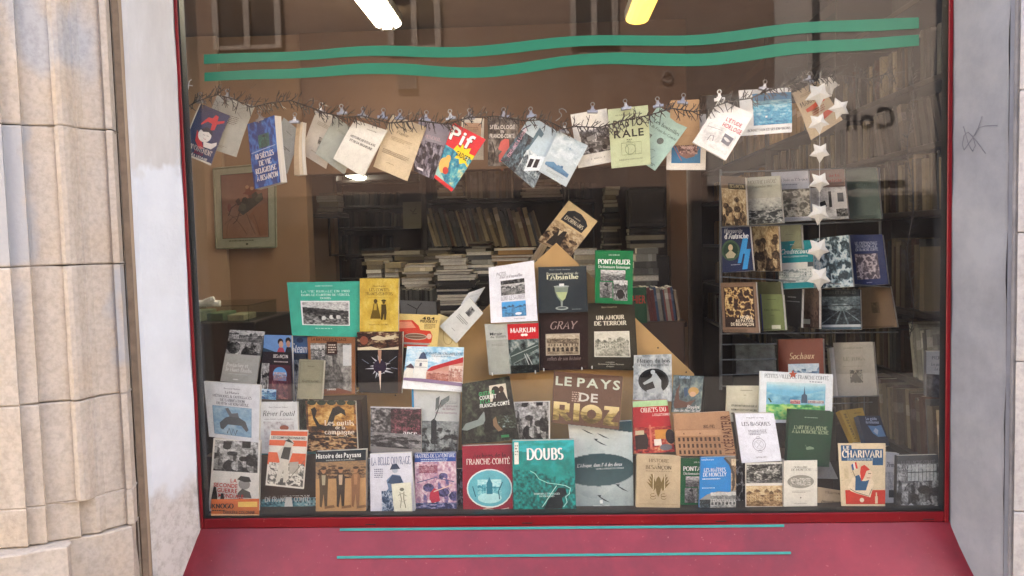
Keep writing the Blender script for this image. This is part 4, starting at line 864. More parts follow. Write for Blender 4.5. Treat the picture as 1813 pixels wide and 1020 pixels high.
F([(468, 593), (516, 594), (520, 710), (459, 706)], .19, '5d82b8', [('r', 0, 0, 1, .26, '6b93c4'), ('p', [(0, .20), (.5, .27), (.5, .3), (0, .3)], '27465a'), ('e', .60, .10, .10, .05, '2a1a18'), ('e', .62, .14, .08, .05, 'c89a80'), ('e', .88, .08, .10, .05, '191414'), ('e', .88, .13, .07, .05, 'b88a70'), ('p', [(.48, .27), (.55, .19), (.70, .19), (.76, .27)], 'b04a58'), ('p', [(.76, .27), (.82, .18), (.98, .18), (1, .27)], '24242e'), ('r', 0, .26, 1, 1, '1f1822'), ('t', .62, .325, .05, 'BESANÇON', 'e6e2dc', 'r', .5), ('l', .4, .40, .9, 1, 'b8b2b0', .018), ('g', 0, .44, .25, .84, 'people', BWp, 3), ('r', .26, .46, .94, .98, '4c2430'), ('e', .60, .60, .22, .11, '5e9bd0'), ('g', .40, .57, .80, .70, 'town', ['20304a', '5e82a8', 'b07a6a', 'a8c8e0'], 22), ('g', .36, .70, .84, .98, 'noise', ['241a26', '6a3a4a', '9a6a60'], 19), ('g', 0, .84, .50, 1, 'town', BLUE, 5)], 'blue and maroon town history book with two smiling faces at the top', t=.018)
F([(514, 595), (545, 596), (545, 712), (517, 712)], .215, '3a5f8c', [('t', .5, .18, .13, 'Steam', 'e8ecef', 'i', .95), ('r', 0, .26, 1, .36, '1c2a3c'), ('g', 0, .36, 1, 1, 'noise', ['0e1318', '3a4650', '8f979b', 'd0d2d0'], 9), ('e', .55, .06, .2, .04, '203a66')], 'dark blue book with white script standing behind the khaki one')
F([(530, 636), (574, 638), (570, 707), (526, 706)], .17, '8e8b72', [('w', [(.06, .05), (.94, .05), (.94, .95), (.06, .95), (.06, .05)], .012, '6c6a54'), ('l', .36, .16, .66, 1, '63614c', .02), ('t', .5, .55, .05, 'HAUTE-SAÔNE', '55533f', 'r', .68), ('l', .4, .64, .6, 1, '6c6a54', .014)], 'small old khaki book with a thin frame and dark serif title', t=.02)
F([(544, 596), (629, 597), (629, 698), (549, 700)], .20, '8d5c38', [('t', .45, .045, .05, "LA BATAILLE D'ALSACE", '3a2416', 'b', .74), ('r', .06, .11, .92, .95, '9a9890'), ('g', .06, .11, .92, .95, 'figure', ['2b2a28', '5f5e5a', '94938c', 'b4b3aa'], 44), ('g', .06, .14, .36, .40, 'town', BWp, 8), ('r', .74, .14, .92, .50, 'c8ccc8'), ('r', .40, .08, .62, .30, '3a2018'), ('l', .43, .13, .60, 4, 'd6c8b4', .02), ('p', [(.06, .95), (.30, .90), (.64, .89), (.92, .95), (.92, .98), (.06, .98)], '6e3a26'), ('t', .48, .905, .03, 'LA MANSARDE', 'dcdcd6', 'b', .2)], 'brown framed war photo book with a soldier in a helmet')
F([(632, 588), (713, 587), (711, 697), (636, 695)], .19, '131216', [('g', 0, 0, 1, .28, 'noise', ['131216', '2b1a16', '5a3426', 'c8b890'], 20), ('p', [(.30, .10), (.45, .06), (.6, .09), (.85, .05), (.80, .12), (.5, .14), (.34, .13)], 'c9bd9c'), ('p', [(0, .26), (.3, .24), (.5, .28), (.95, .24), (.95, .29), (0, .30)], 'd5c9a8'), ('e', .15, .14, .09, .07, '8a4a34')] +
  [('p', [(.50 + .10 * math.cos(a), .58 + .09 * math.sin(a)), (.50 + .33 * math.cos(a + .12) * (.8 + .3 * math.sin(a * 5)), .58 + .20 * math.sin(a + .12) * (.8 + .3 * math.cos(a * 3))), (.50 + .13 * math.cos(a + .3), .58 + .11 * math.sin(a + .3))], 'c4ccd2') for a in [i * .40 for i in range(16)]] +
  [('e', .50, .57, .15, .11, '2b2036'), ('p', [(.46, .30), (.54, .30), (.53, .46), (.50, .52), (.47, .46)], 'b08a72'), ('p', [(.47, .64), (.53, .64), (.51, .96)], 'e4d0c0'), ('w', [(.88, .40), (.70, .50)], .006, '9aa8c0'), ('w', [(.9, .6), (.75, .58)], .006, '9aa8c0'), ('w', [(.1, .45), (.25, .52)], .006, '9aa8c0'), ('g', .92, 0, 1, 1, 'noise', ['241814', '4a2c20', '6a4030'], 3)], 'black book with a white spiky burst around a dark crystal', t=.025)
F([(508, 500), (637, 498), (637, 597), (517, 594)], .22, '3aa88e', [('t', .5, .075, .022, 'ALBERT BOURGEOIS', 'd5ece2', 's', .24), ('t', .52, .175, .042, 'LA VIE RURALE EN 1900', 'bfe8d8', 'r', .68), ('t', .52, .24, .04, 'DANS LE CANTON DE VERCEL', 'd5ece2', 'r', .68), ('t', .52, .30, .038, 'DOUBS', 'd5ece2', 'r', .15), ('r', .165, .35, .855, .80, 'e4eae6'), ('g', .185, .37, .84, .785, 'hill', BWp, 21), ('l', .35, .85, .72, 1, 'a5d8c6', .014)], 'wide emerald green book with a framed photo of cows', t=.012, tilt=(.03, .02))
F([(637, 493), (706, 493), (705, 587), (637, 587)], .225, 'cdb044', [('g', 0, 0, 1, 1, 'noise', ['bf9f36', 'cdb044', 'd8bf5e'], 60), ('t', .5, .145, .035, 'Henri Bouchot', '6b5414', 'i', .34), ('t', .5, .215, .055, 'LES CONTES', '5e4a12', 'r', .52), ('t', .5, .29, .055, 'FRANCS-COMTOIS', '5e4a12', 'r', .70), ('w', [(.22, .36), (.78, .36), (.78, .82), (.22, .82)], .006, 'a08420'),
  ('e', .41, .43, .05, .04, '4a3a10'), ('p', [(.36, .47), (.46, .47), (.50, .60), (.55, .76), (.27, .76), (.33, .60)], '6b5518'), ('p', [(.38, .48), (.44, .48), (.44, .60), (.36, .60)], 'b09430'), ('e', .62, .42, .06, .022, '3c3010'), ('e', .62, .45, .035, .035, '5a4814'), ('p', [(.56, .49), (.68, .49), (.70, .64), (.68, .78), (.64, .78), (.63, .66), (.59, .78), (.55, .78), (.56, .62)], '4a3a10'), ('t', .5, .87, .026, 'ILLUSTRATIONS', '6b5414', 'r', .5)], 'mustard yellow book with a drawn peasant couple', t=.02)
F([(776, 555), (806, 566), (812, 618), (770, 616)], .27, 'd6c48c', [('w', arc(.55, .62, .22, .26, 0, 360, 16), .03, 'a8965c'), ('l', .3, .3, .8, 2, '9a8850', .02)], 'pale yellow sheet with a round stamp beside the red car booklet', t=.003)
F([(700, 555), (779, 558), (774, 618), (706, 615)], .24, 'dcc276', [('p', [(0, .20), (.38, .18), (.52, .34), (.56, .46), (.80, .48), (.86, .62), (.84, .82), (.76, .84), (.74, .98), (.10, .98), (.08, .85), (0, .82)], 'c9402a'), ('p', [(.05, .24), (.35, .22), (.46, .40), (.05, .44)], 'd98a6a'), ('e', .45, .66, .28, .10, 'b8a890'), ('e', .45, .66, .25, .075, '7a5a44'), ('w', [(.22, .66), (.68, .66)], .01, 'b8a890'), ('e', .78, .64, .06, .08, 'e4b8a0'), ('p', [(.14, .84), (.80, .84), (.80, .90), (.14, .90)], 'a8a094'), ('t', .75, .11, .085, '404', '2c241a', 'b', .30), ('t', .76, .20, .075, 'PEUGEOT', '2c241a', 'b', .40), ('l', .66, .28, .92, 4, '6a5a3a', .018)], 'yellow booklet with a drawn red car front behind the watercolour book', t=.006)
F([(721, 613), (821, 615), (818, 694), (712, 688)], .18, 'e6eaea', [('g', 0, 0, 1, .62, 'noise', ['7fb8d8', 'a9d3e6', 'd9ebf0', 'eef2f0'], 25), ('p', [(.16, .74), (.17, .30), (.24, .28), (.26, .18), (.30, .15), (.34, .28), (.39, .30), (.40, .74)], 'e9ebe2'), ('p', [(.22, .29), (.26, .16), (.30, .12), (.34, .19), (.37, .29)], '4a5670'), ('w', [(.18, .34), (.38, .34)], .006, '4a4a5a'), ('w', [(.18, .48), (.38, .48)], .006, '4a4a5a'), ('r', .25, .38, .29, .46, '6a6a7a'), ('p', [(0, .60), (.08, .42), (.16, .50), (.16, .76), (0, .76)], 'e4e2d4'), ('p', [(0, .50), (.1, .40), (.16, .48), (.16, .52)], '5a4a52'),
  ('p', [(.38, .58), (.62, .40), (1, .24), (1, .76), (.38, .76)], 'c99a86'), ('p', [(.38, .56), (.46, .46), (.64, .38), (1, .22), (1, .34), (.66, .46), (.46, .56)], 'b8383a'), ('g', .76, .42, 1, .78, 'town', ['7a4a44', 'c09080', 'e6d8c8'], 40), ('g', .40, .56, .76, .78, 'town', ['6a3c3a', 'b87868', 'd9b0a0'], 41), ('p', [(0, .74), (.3, .74), (1, .80), (1, .88), (.3, .82), (0, .80)], '8c7896'), ('t', .65, .155, .06, 'LE PAYS DE CHAMPLITTE', '28385c', 'i', .68), ('l', .45, .21, .85, 1, '5a6a84', .012), ('t', .9, .965, .02, 'A. HUGUES', '6a6a6a', 's', .14)], 'white watercolour book of a church tower and red roofed street', t=.014)
F([(831, 527), (855, 555), (808, 608), (778, 578)], .26, 'cfd2cb', [('g', .36, .10, .64, .32, 'figure', BWp, 2), ('l', .2, .44, .8, 3, '5c5e5a', .02), ('l', .4, .80, .6, 1, '7a7c78', .015)], 'small pale book with a tiny portrait tilted far over on the sloping board edge', t=.02, tilt=(0, 0))
F([(829, 519), (858, 509), (836, 545), (815, 540)], .30, 'c5c9c8', [('l', .2, .3, .8, 2, '9a9e9c', .03)], 'pale slim volume leaning behind the tilted portrait book', t=.03, tilt=(0, 0))
F([(526, 708), (546, 708), (546, 803), (528, 803)], .17, '263026', [('g', 0, 0, 1, 1, 'foliage', ['0c120e', '2a3a2c', '6a6a5a'], 30)], 'dark green patterned book mostly hidden behind the golden tools book')
F([(541, 710), (629, 710), (633, 799), (545, 799)], .15, '3a2416', [('g', 0, 0, 1, 1, 'noise', ['140c08', '3a2212', '6f4422', 'b07c3c'], 50), ('g', .04, .03, .96, .50, 'noise', ['6a4018', 'b8863c', 'e0c07a'], 53), ('p', [(.10, .16), (.18, .12), (.22, .20), (.18, .32), (.26, .46), (.40, .50), (.46, .32), (.54, .14), (.66, .10), (.78, .18), (.80, .30), (.70, .24), (.58, .30), (.52, .50), (.36, .60), (.22, .54), (.14, .36)], '100b08')] + [('e', .12 + .2 * i, .035, .09, .05, '1a2a1a') for i in range(5)] + [('g', 0, .62, 1, 1, 'swirl', ['140c08', '4a2c18', '9a7248', 'c8a878'], 51), ('t', .66, .43, .10, 'Les outils', 'e8dcc8', 'r', .60), ('t', .68, .525, .07, 'de la', 'e8dcc8', 'r', .2), ('t', .66, .61, .10, 'campagne', 'e8dcc8', 'r', .60), ('l', .36, .70, .9, 1, 'b09a7c', .016)], 'dark golden book with an old tool silhouette and cream title', t=.02)
F([(559, 800), (648, 796), (648, 909), (559, 910)], .10, '16242c', [('r', 0, .17, 1, 1, 'b48c5c'), ('g', 0, .17, 1, .44, 'crowd', ['2a1c12', '6a4e34', 'a4825a', '6a5a48'], 81)] + sum([[('p', [(x - .09, .42), (x - .05, .36), (x + .05, .36), (x + .09, .42), (x + .08, .62), (x + .07, .88), (x + .02, .90), (x, .68), (x - .04, .90), (x - .08, .88), (x - .08, .62)], c), ('e', x, .31, .045, .045, 'a87a54'), ('e', x, .275, .055, .022, '3a2a1c'), ('p', [(x + .02, .88), (x + .2, .86), (x + .22, .90), (x + .02, .92)], '7d5c3a'), ('p', [(x - .04, .38), (x + .04, .38), (x + .03, .54), (x - .03, .54)], d)] for x, c, d in ((.16, '4e3d28', 'a8a184'), (.50, '3c3024', 'c4aa8c'), (.80, '8a6240', 'a87c54'))], []) + [('t', .46, .07, .075, 'Histoire des Paysans', 'e8ece8', 'b', .90), ('t', .5, .14, .025, 'sous la direction de Jérôme Blanc', 'c9d2d0', 's', .58), ('t', .5, .965, .025, 'Edouard Privat', '5c4428', 's', .28)], 'dark topped history book with three striding figures before an ochre crowd', t=.03)
F([(655, 804), (728, 801), (735, 906), (656, 907)], .095, 'd0d3dc', [('t', .5, .13, .13, 'LA BELLE OUVRAGE', '3e4a72', 'r', .94), ('l', .1, .26, .3, 5, '5a6078', .016), ('p', [(.28, .98), (.30, .70), (.42, .60), (.38, .46), (.52, .36), (.70, .38), (.78, .50), (.70, .64), (.74, .98)], '6d86a4'), ('p', [(.40, .50), (.52, .37), (.72, .40), (.76, .50), (.56, .54)], '2d4664'), ('e', .59, .29, .07, .05, 'a8b4c0'), ('p', [(.48, .26), (.53, .19), (.64, .18), (.70, .25), (.72, .27), (.47, .28)], '27374e'), ('g', .26, .64, .60, .98, 'swirl', ['27405c', '6d86a4', 'c5d0da'], 6)], 'pale lilac book with a blue toned craftsman in a hat', t=.018)
F([(693, 857), (727, 854), (730, 906), (698, 907)], .075, 'd3d5bf', [('e', .52, .22, .12, .06, '6c6e60'), ('w', [(.40, .30), (.46, .55), (.36, .86)], .05, '8c8e7c'), ('w', [(.62, .30), (.58, .55), (.66, .86)], .05, '7c7e6c'), ('w', [(.30, .42), (.52, .36), (.74, .46)], .04, '8c8e7c'), ('w', [(.34, .60), (.56, .66), (.72, .58)], .03, '9c9e8c')], 'small ivory bookplate card with a faint drawing propped on the lilac book', t=.002)
F([(734, 803), (807, 801), (809, 905), (736, 906)], .115, '2b4f92', [('r', 0, 0, 1, .15, '264c94'), ('t', .5, .045, .065, "MAÎTRES DE L'AVENTURE", 'e4e8f0', 'r', .96), ('l', .15, .10, .8, 2, 'c0cce0', .016), ('g', 0, .15, 1, 1, 'people', ['1c2246', '5c5a8c', 'b48a9c', 'e0d8dc'], 90), ('p', [(.36, .68), (.46, .60), (.56, .64), (.60, .82), (.40, .86), (.34, .78)], 'b02c44'), ('g', .10, .18, .55, .34, 'town', ['3a2444', '8a4a5c', 'd0b0b8'], 15), ('w', [(.05, .5), (.5, .42), (.95, .5)], .02, '3a4a78'), ('w', [(.45, .66), (.9, .55)], .025, 'd8b8a8'), ('g', 0, .85, 1, 1, 'swirl', ['1c2850', '4a5c94', 'a8a4c0'], 4)], 'blue headed adventure book with a painted battle scene', t=.02)
# --- middle block
F([(656, 720), (746, 722), (746, 809), (656, 801)], .155, '55555a', [('g', 0, 0, 1, 1, 'foliage', ['18181a', '4a4a4c', '8c8c8c', 'b8b8b8'], 47), ('g', .40, .04, 1, .55, 'foliage', ['1a1214', '4a2c34', '7a4450', '8a6a70'], 48), ('t', .72, .42, .09, 'France', '7c3c4c', 'r', .5), ('t', .78, .52, .08, 'ance', 'd8d6d6', 'r', .28), ('g', 0, .55, 1, .82, 'people', ['101012', '38383a', '6a6a6c', '9a9a9a'], 46), ('r', 0, .86, 1, 1, '7a7876'), ('r', 0, 0, 1, .02, 'dcd8d8')], 'grey photo book of a tree lined village with wine red lettering', t=.016)
F([(729, 688), (815, 692), (810, 801), (732, 801)], .175, 'b9bfbc', [('g', 0, .50, 1, 1, 'crowd', ['181b1c', '42484a', '7c8484', 'a0a8a6'], 36), ('p', [(.40, .50), (.46, .46), (.52, .50), (.52, .80), (.40, .80)], '22282a'), ('w', [(.46, .50), (.62, .16)], .02, '39403f'), ('p', [(.50, .14), (.58, .10), (.56, .28), (.49, .34)], '5a6462'), ('p', [(.62, .16), (.78, .08), (.78, .16), (.66, .24), (.58, .30)], '6c7674'), ('t', .78, .25, .04, 'Le Territoire', '7d5a64', 's', .36), ('t', .78, .30, .04, 'de Belfort', '7d5a64', 's', .28), ('t', .72, .36, .04, 'dans la tourmente', '7d5a64', 's', .46), ('l', .7, .18, .95, 2, '8c9492', .012), ('r', 0, 0, .04, 1, '2a86b4')], 'grey photo book with raised flags over a crowd and a blue spine', t=.02)
F([(818, 680), (902, 666), (919, 779), (817, 787)], .14, '1d1f1a', [('g', 0, 0, 1, 1, 'foliage', ['0a0c0a', '22261e', '3c4436', '565c4a'], 92), ('p', [(.30, .62), (.42, .50), (.48, .58), (.40, .70), (.10, .78), (0, .76), (.08, .66)], '7d8a86'), ('g', .56, .60, .98, .80, 'foliage', ['14160f', '3a4232', '9ab0b4'], 93), ('p', [(.42, .36), (.56, .36), (.56, .60), (.64, .80), (.40, .84), (.44, .62)], '0b0c0a'), ('p', [(.58, .64), (.64, .60), (.66, .72), (.74, .82), (.66, .84), (.58, .74)], '7a6248'), ('r', .56, .10, .90, .36, 'd0c8b4'), ('e', .68, .19, .08, .07, '1a1410'), ('p', [(.60, .36), (.64, .24), (.84, .22), (.90, .36)], '241a16'), ('e', .80, .18, .05, .05, '3a2418'), ('t', .50, .21, .06, 'GUSTAVE', '3faa66', 'b', .32, 'c'), ('t', .52, .275, .06, 'COURBET', 'e4e8e0', 'b', .34), ('t', .46, .34, .055, 'ET LA', '3faa66', 'b', .2), ('t', .64, .405, .06, 'FRANCHE-COMTÉ', 'e4e8e0', 'b', .58), ('r', .70, .90, .84, .94, '2a7a48')], 'dark art book of a great oak with a small inset portrait', t=.014)
F([(909, 712), (974, 710), (974, 778), (911, 778)], .18, 'e6e4da', ww2(1.0), 'white fronted wartime photo half hidden behind the dark oak book', t=.014)
F([(818, 790), (906, 787), (908, 905), (820, 905)], .105, '8c1a30', [('t', .55, .15, .065, 'Archives de la', '3c0c18', 'r', .66), ('t', .52, .245, .085, 'FRANCHE-COMTÉ', 'e8d8d0', 'r', .88), ('e', .54, .655, .46, .295, 'dfe6e0'), ('e', .54, .655, .435, .275, '5fb0bc'), ('g', .30, .52, .78, .80, 'town', ['0e5a6c', '3a98a8', '8cd0d4', 'bce6e4'], 66), ('e', .54, .80, .24, .08, 'a8dcdc'), ('p', [(.48, .74), (.48, .58), (.52, .52), (.54, .48), (.56, .52), (.60, .58), (.60, .74)], '1f7486'), ('w', [(.80, .56), (.72, .70), (.74, .82)], .02, '125a6a'), ('w', [(.2, .62), (.26, .78)], .02, '1a6878'), ('w', [(.4, .97), (.5, .96), (.7, .98), (.92, .95), (.93, .99)], .012, 'e0cabc')], 'crimson book with a white ringed oval view in turquoise', t=.03)
def doubs(U, V):
    n = fbm(U, V, 101, 9, 4); f = fbm(U, V, 102, 30, 2)
    T = np.where(V < .14 + .05 * n, .62 + .3 * (fbm(U * .4, V, 5, 18, 2) - .5), .42 + .25 * (n - .4)); T = np.where(V > .42 + .25 * U * n, .22 + .45 * (f - .25), T)
    return fcol(['032a30', '08605c', '0e8f88', '2ab4bc', '8fdde4'], T)
F([(907, 781), (1016, 779), (1020, 901), (909, 902)], .085, '0e8a8c', [('f', 0, 0, 1, 1, doubs), ('w', [(.28, .44), (.36, .48), (.42, .56), (.56, .62), (.72, .64), (.84, .66)], .010, '9fdccc'), ('w', [(.84, .66), (.92, .70), (.90, .78), (.84, .82), (.86, .90), (.80, .97)], .012, 'a8e0d8'), ('w', [(.70, .66), (.62, .76), (.50, .92), (.46, .97)], .010, 'bce8e0'), ('p', [(.50, .97), (.56, .86), (.66, .78), (.72, .69), (.84, .70), (.86, .78), (.78, .84), (.80, .92), (.78, .99), (.50, 1)], '061c22'), ('r', .03, .02, .10, .34, 'd8dcd0'), ('l', .04, .06, .09, 4, '7a8078', .02), ('t', .53, .205, .16, 'DOUBS', '0a5f66', 'rb', .60), ('t', .525, .195, .16, 'DOUBS', 'eef2ee', 'rb', .60), ('t', .54, .775, .025, 'TERROIRS ET PAYSAGES', 'd5ece6', 'r', .42), ('t', .54, .81, .022, 'PHOTOGRAPHIES', 'd5ece6', 'r', .24)], 'large turquoise aerial photo book with the white title DOUBS', t=.03)
def dune(U, V):
    T = .86 + .2 * (fbm(U, V, 3, 3, 3) - .5) - .22 * V; T = np.where(((U - .42) / .62) ** 2 + ((V - .55) / .19) ** 2 < 1, .20 + .12 * V, T); T = np.where(V < .12 - .14 * (.9 - U), .25, T); T = np.where(V > .78 + .1 * np.sin(U * 5), .86 - .25 * V, T)
    return fcol(['0c2226', '24464c', '7f9496', 'b2bfbe', 'd8dedc'], T)
F([(1006, 752), (1119, 745), (1122, 899), (1020, 901)], .125, '86a8ae', [('f', 0, 0, 1, 1, dune)] + [('p', [(x, y), (x + .05, y + .012), (x + .20, y + .075), (x + .10, y + .05)], '14242a') for x, y in ((.40, .20), (.44, .12), (.72, .74), (.40, .86), (.42, .95), (.20, .06))] + [('p', [(x - .02, y - .02), (x + .05, y - .015), (x + .03, y + .015)], '22343a') for x, y in ((.40, .20), (.72, .74), (.40, .86))] + [('t', .45, .49, .04, "L'Afrique, dans l'œil des dieux", 'e4eaea', 'i', .74), ('t', .62, .535, .018, 'LES MILLE AFRIQUES DE L\'AFRIQUE', 'd0dada', 's', .46), ('r', .42, .90, .47, .94, 'dfe6e4'), ('t', .445, .965, .016, 'MAISON DES LIVRES', 'dfe6e4', 's', .28)], 'tall grey blue aerial desert photo book right of the turquoise one', t=.02)
def rioz(U, V):
    R_ = ((U < .09) | ((V < .16) & (U < .20)) | ((V > .42) & (V < .58) & (U < .20)) | ((U > .17) & (U < .25) & (V > .06) & (V < .52)) | (np.abs(U - (.10 + .16 * (V - .5) / .5)) < .055) & (V > .5)) & (U < .27)
    I_ = (U > .31) & (U < .40); r = ((U - .585) / .165) ** 2 + ((V - .5) / .5) ** 2; O_ = (r < 1) & (((U - .585) / .07) ** 2 + ((V - .5) / .24) ** 2 > 1)
    Z_ = (U > .77) & ((V < .2) | (V > .8) | (np.abs(U - (.96 - .17 * V)) < .065))
    return R_ | I_ | O_ | Z_
F([(981, 658), (1103, 667), (1096, 761), (976, 748)], .105, '5f4536', [('t', .50, .17, .17, 'LE PAYS', 'b9c4b0', 'b', .96), ('t', .52, .45, .16, 'DE', 'c4c4b8', 'b', .30), ('l', .28, .36, .40, 5, 'b09a88', .02), ('m', .02, .58, .98, .94, 'land', ['201a10', '5c4e28', 'b09a5a', 'e0cf9a'], 34, rioz)], 'wide brown book whose huge capitals are cut from landscape photos', t=.028, hard=True)
F([(1123, 629), (1189, 627), (1190, 711), (1121, 708)], .20, 'b8bdbd', [('g', 0, 0, 1, 1, 'noise', ['70787a', 'a0a8a8', 'c8cecc'], 29), ('t', .52, .13, .085, 'Métiers du bois', '23282a', 'r', .88), ('t', .52, .22, .06, "d'hier et d'aujourd'hui", '4a5052', 'r', .8), ('e', .52, .57, .40, .27, '24282a'), ('e', .52, .58, .35, .23, '0c0e0f'), ('p', [(.50, .42), (.58, .40), (.72, .56), (.72, .70), (.80, .84), (.36, .84), (.34, .78), (.56, .72), (.50, .58), (.28, .66), (.24, .62), (.46, .50)], 'a3abab'), ('e', .50, .38, .06, .05, 'b4bcbc')], 'grey book with a worker kneeling inside a great barrel', t=.012)
F([(1120, 711), (1181, 708), (1195, 800), (1122, 804)], .155, 'b02028', [('r', 0, 0, 1, .11, 'a9cf98'), ('t', .58, .175, .085, 'OBJETS DU', 'f0e4d8', 'r', .72), ('t', .78, .275, .045, 'À COLLECTIONNER', 'f0dcd0', 'r', .5), ('g', 0, .50, 1, 1, 'noise', ['3a0a10', '8a1a20', 'b84a3c', 'd8a878'], 32), ('p', [(.04, .66), (.34, .62), (.38, .76), (.34, .92), (.06, .92)], '2c1c1c'), ('r', .05, .56, .28, .64, 'c8b898'), ('p', [(.42, .46), (.47, .46), (.47, .90), (.41, .90)], 'c86a58'), ('r', .56, .56, .92, .74, 'c88a3c'), ('r', .52, .74, .70, .86, 'e0d8cc'), ('e', .94, .70, .12, .14, '281c1e'), ('e', .80, .90, .15, .06, '6a6a70')], 'red collectors book with a pale green top band and old objects', t=.02)
F([(1193, 664), (1246, 666), (1240, 731), (1189, 730)], .185, '4a5a5c', [('g', 0, 0, 1, 1, 'noise', ['1f2c30', '4c6064', '86948c'], 63), ('t', .36, .055, .06, 'CAPITAINE', '9fc0d8', 'b', .36), ('p', [(.05, .80), (.12, .40), (.24, .22), (.20, .44), (.24, .66), (.50, .72), (.80, .64), (.60, .84), (.10, .90)], '5a3e34'), ('e', .70, .42, .18, .11, 'b08c50'), ('e', .68, .50, .11, .07, 'c09a78'), ('p', [(.36, .34), (.48, .32), (.52, .52), (.42, .60)], '2c4a66'), ('w', [(.58, .06), (.56, .34)], .012, '202a2c'), ('t', .72, .84, .09, 'Biggles', 'e8e8e0', 'i', .44), ('t', .52, .94, .07, 'dans les Mers du Sud', 'e8e8e0', 'i', .9)], 'grey green adventure album with a diver and a tentacle', t=.01)
ly = [('r', 0, .38, .80, .385, '8a6242')] + [('r', .05 + .075 * i, .57 + .15 * j, .085 + .075 * i, .66 + .15 * j, '4a3222') for i in range(10) for j in range(3)] + [('r', .05, .685 + .15 * j, .80, .695 + .15 * j, '94704e') for j in range(2)]
F([(1192, 733), (1291, 728), (1303, 807), (1198, 807)], .125, 'a9825f', ly + [('r', 0, .40, .80, .53, 'b58e6a'), ('t', .60, .32, .075, '1882-1982', '4a2a18', 'b', .20), ('t', .90, .52, .16, 'LYCÉE PASTEUR', '5a301c', 'b', .88, 'c', 1), ('r', .14, .46, .16, .49, '4a3222'), ('r', .42, .46, .44, .49, '4a3222')], 'light brown album with rows of drawn school windows and sideways capitals', t=.016)
F([(1128, 805), (1205, 808), (1204, 899), (1126, 898)], .10, 'bba988', [('t', .5, .10, .065, 'HISTOIRE', '5c4c30', 'r', .46), ('t', .5, .165, .028, 'DE', '5c4c30', 'r', .05), ('t', .5, .23, .07, 'BESANÇON', '5c4c30', 'r', .60), ('t', .5, .30, .025, 'Des origines à la fin du XVIe siècle', '6c5c40', 'i', .60)] + [('p', [(.46, .44), (.50, .40), (.54, .44), (.58, .56), (.54, .72), (.50, .80), (.46, .72), (.42, .56)], '7c683c')] + [('p', [(.5 + s * .06, .52 + .03 * k), (.5 + s * (.14 + .04 * k), .36 + .05 * k), (.5 + s * (.18 + .03 * k), .36 + .05 * k), (.5 + s * .10, .58 + .035 * k)], '7c683c') for s in (-1, 1) for k in range(4)] + [('w', [(.38, .36), (.38, .66)], .016, 'd9cba8'), ('w', [(.64, .36), (.64, .66)], .016, 'd9cba8')] + [('w', arc(.5 + s * .12, .76 + .05 * k, .06, .03, 0, 300, 8), .012, '7c683c') for s in (-1, 1) for k in range(2)] + [('w', [(.06, .93), (.94, .93)], .006, '8a784e')], 'beige book with a gilt heraldic eagle', t=.028, hard=True)
pont = [('t', .5, .085, .026, 'JOËL GUIRAUD', 'd5e6d8', 's', .30), ('t', .5, .215, .085, 'PONTARLIER', 'eef2ea', 'rb', .86), ('t', .5, .31, .055, 'Dictionnaire historique', 'e4ece0', 'r', .84), ('g', .14, .37, .80, .58, 'land', BWp, 7), ('g', .12, .60, .46, .90, 'figure', ['141414', '4c4c4a', '8c8c88', 'c8c8c2'], 5), ('g', .48, .56, .86, .94, 'arcade', BWp, 9), ('e', .67, .82, .10, .09, '2a2624')]
F([(1205, 811), (1272, 811), (1271, 899), (1204, 899)], .125, '0b5f36', pont, 'dark green dictionary half hidden behind the bright blue book', t=.022)
F([(1241, 810), (1303, 808), (1303, 898), (1238, 899)], .09, '1f7fc4', [('t', .20, .045, .035, 'Lionel Estavoyer', 'e4eef6', 's', .36), ('p', [(.66, 0), (1, 0), (1, 1), (.80, .80), (.94, .62), (.96, .40), (.84, .16)], '6f6a60'), ('g', .86, .05, 1, .70, 'arcade', SEP, 3), ('p', [(.70, .02), (.86, .14), (.97, .38), (.95, .62), (.86, .74), (.90, .60), (.91, .38), (.80, .16), (.64, .03)], '3c3a36'), ('p', [(0, .84), (.20, .74), (.50, .68), (.80, .70), (1, .66), (1, 1), (0, 1)], '8f908c'), ('g', .30, .70, 1, 1, 'arcade', ['2a2c2c', '6c706e', 'a9aca6', 'd0d2cc'], 8), ('g', 0, .84, .30, 1, 'foliage', ['101a1c', '3a4a50', '7a8a90'], 2), ('t', .40, .255, .075, 'LES MAÎTRES', 'f0f4f6', 'r', .62), ('t', .40, .345, .075, 'DE MONCLEY', 'f0f4f6', 'r', .66), ('l', .06, .42, .66, 1, 'dcecf4', .02), ('l', .06, .60, .5, 1, 'c0dcec', .018)], 'bright blue book with a curved colonnade photo', t=.016)
F([(1301, 732), (1370, 732), (1384, 816), (1313, 820)], .14, 'e2e6ee', [('t', .5, .09, .028, 'PHILIPPE VEYRIN', '5a5e6a', 's', .44), ('t', .5, .215, .075, 'LES BASQUES', '30343e', 'r', .74)] + [('l', .28, .34, .74, 4, '6a6e7a', .014), ('w', arc(.5, .64, .16, .13, 0, 360, 18), .014, '9a9ea8'), ('w', arc(.5, .64, .11, .09, 0, 360, 16), .008, 'a8acb6'), ('w', [(.44, .58), (.5, .64), (.56, .58)], .010, '9a9ea8'), ('w', [(.44, .70), (.5, .64), (.56, .70)], .010, '9a9ea8'), ('w', arc(.5, .50, .05, .025, 0, 360, 8), .010, '9a9ea8'), ('w', arc(.5, .78, .05, .025, 0, 360, 8), .010, '9a9ea8'), ('t', .5, .90, .028, 'ARTHAUD', '4a4e58', 'r', .26)], 'bluish white book with an ornamental frame and a thick page side', t=.035, spine='8a8478')
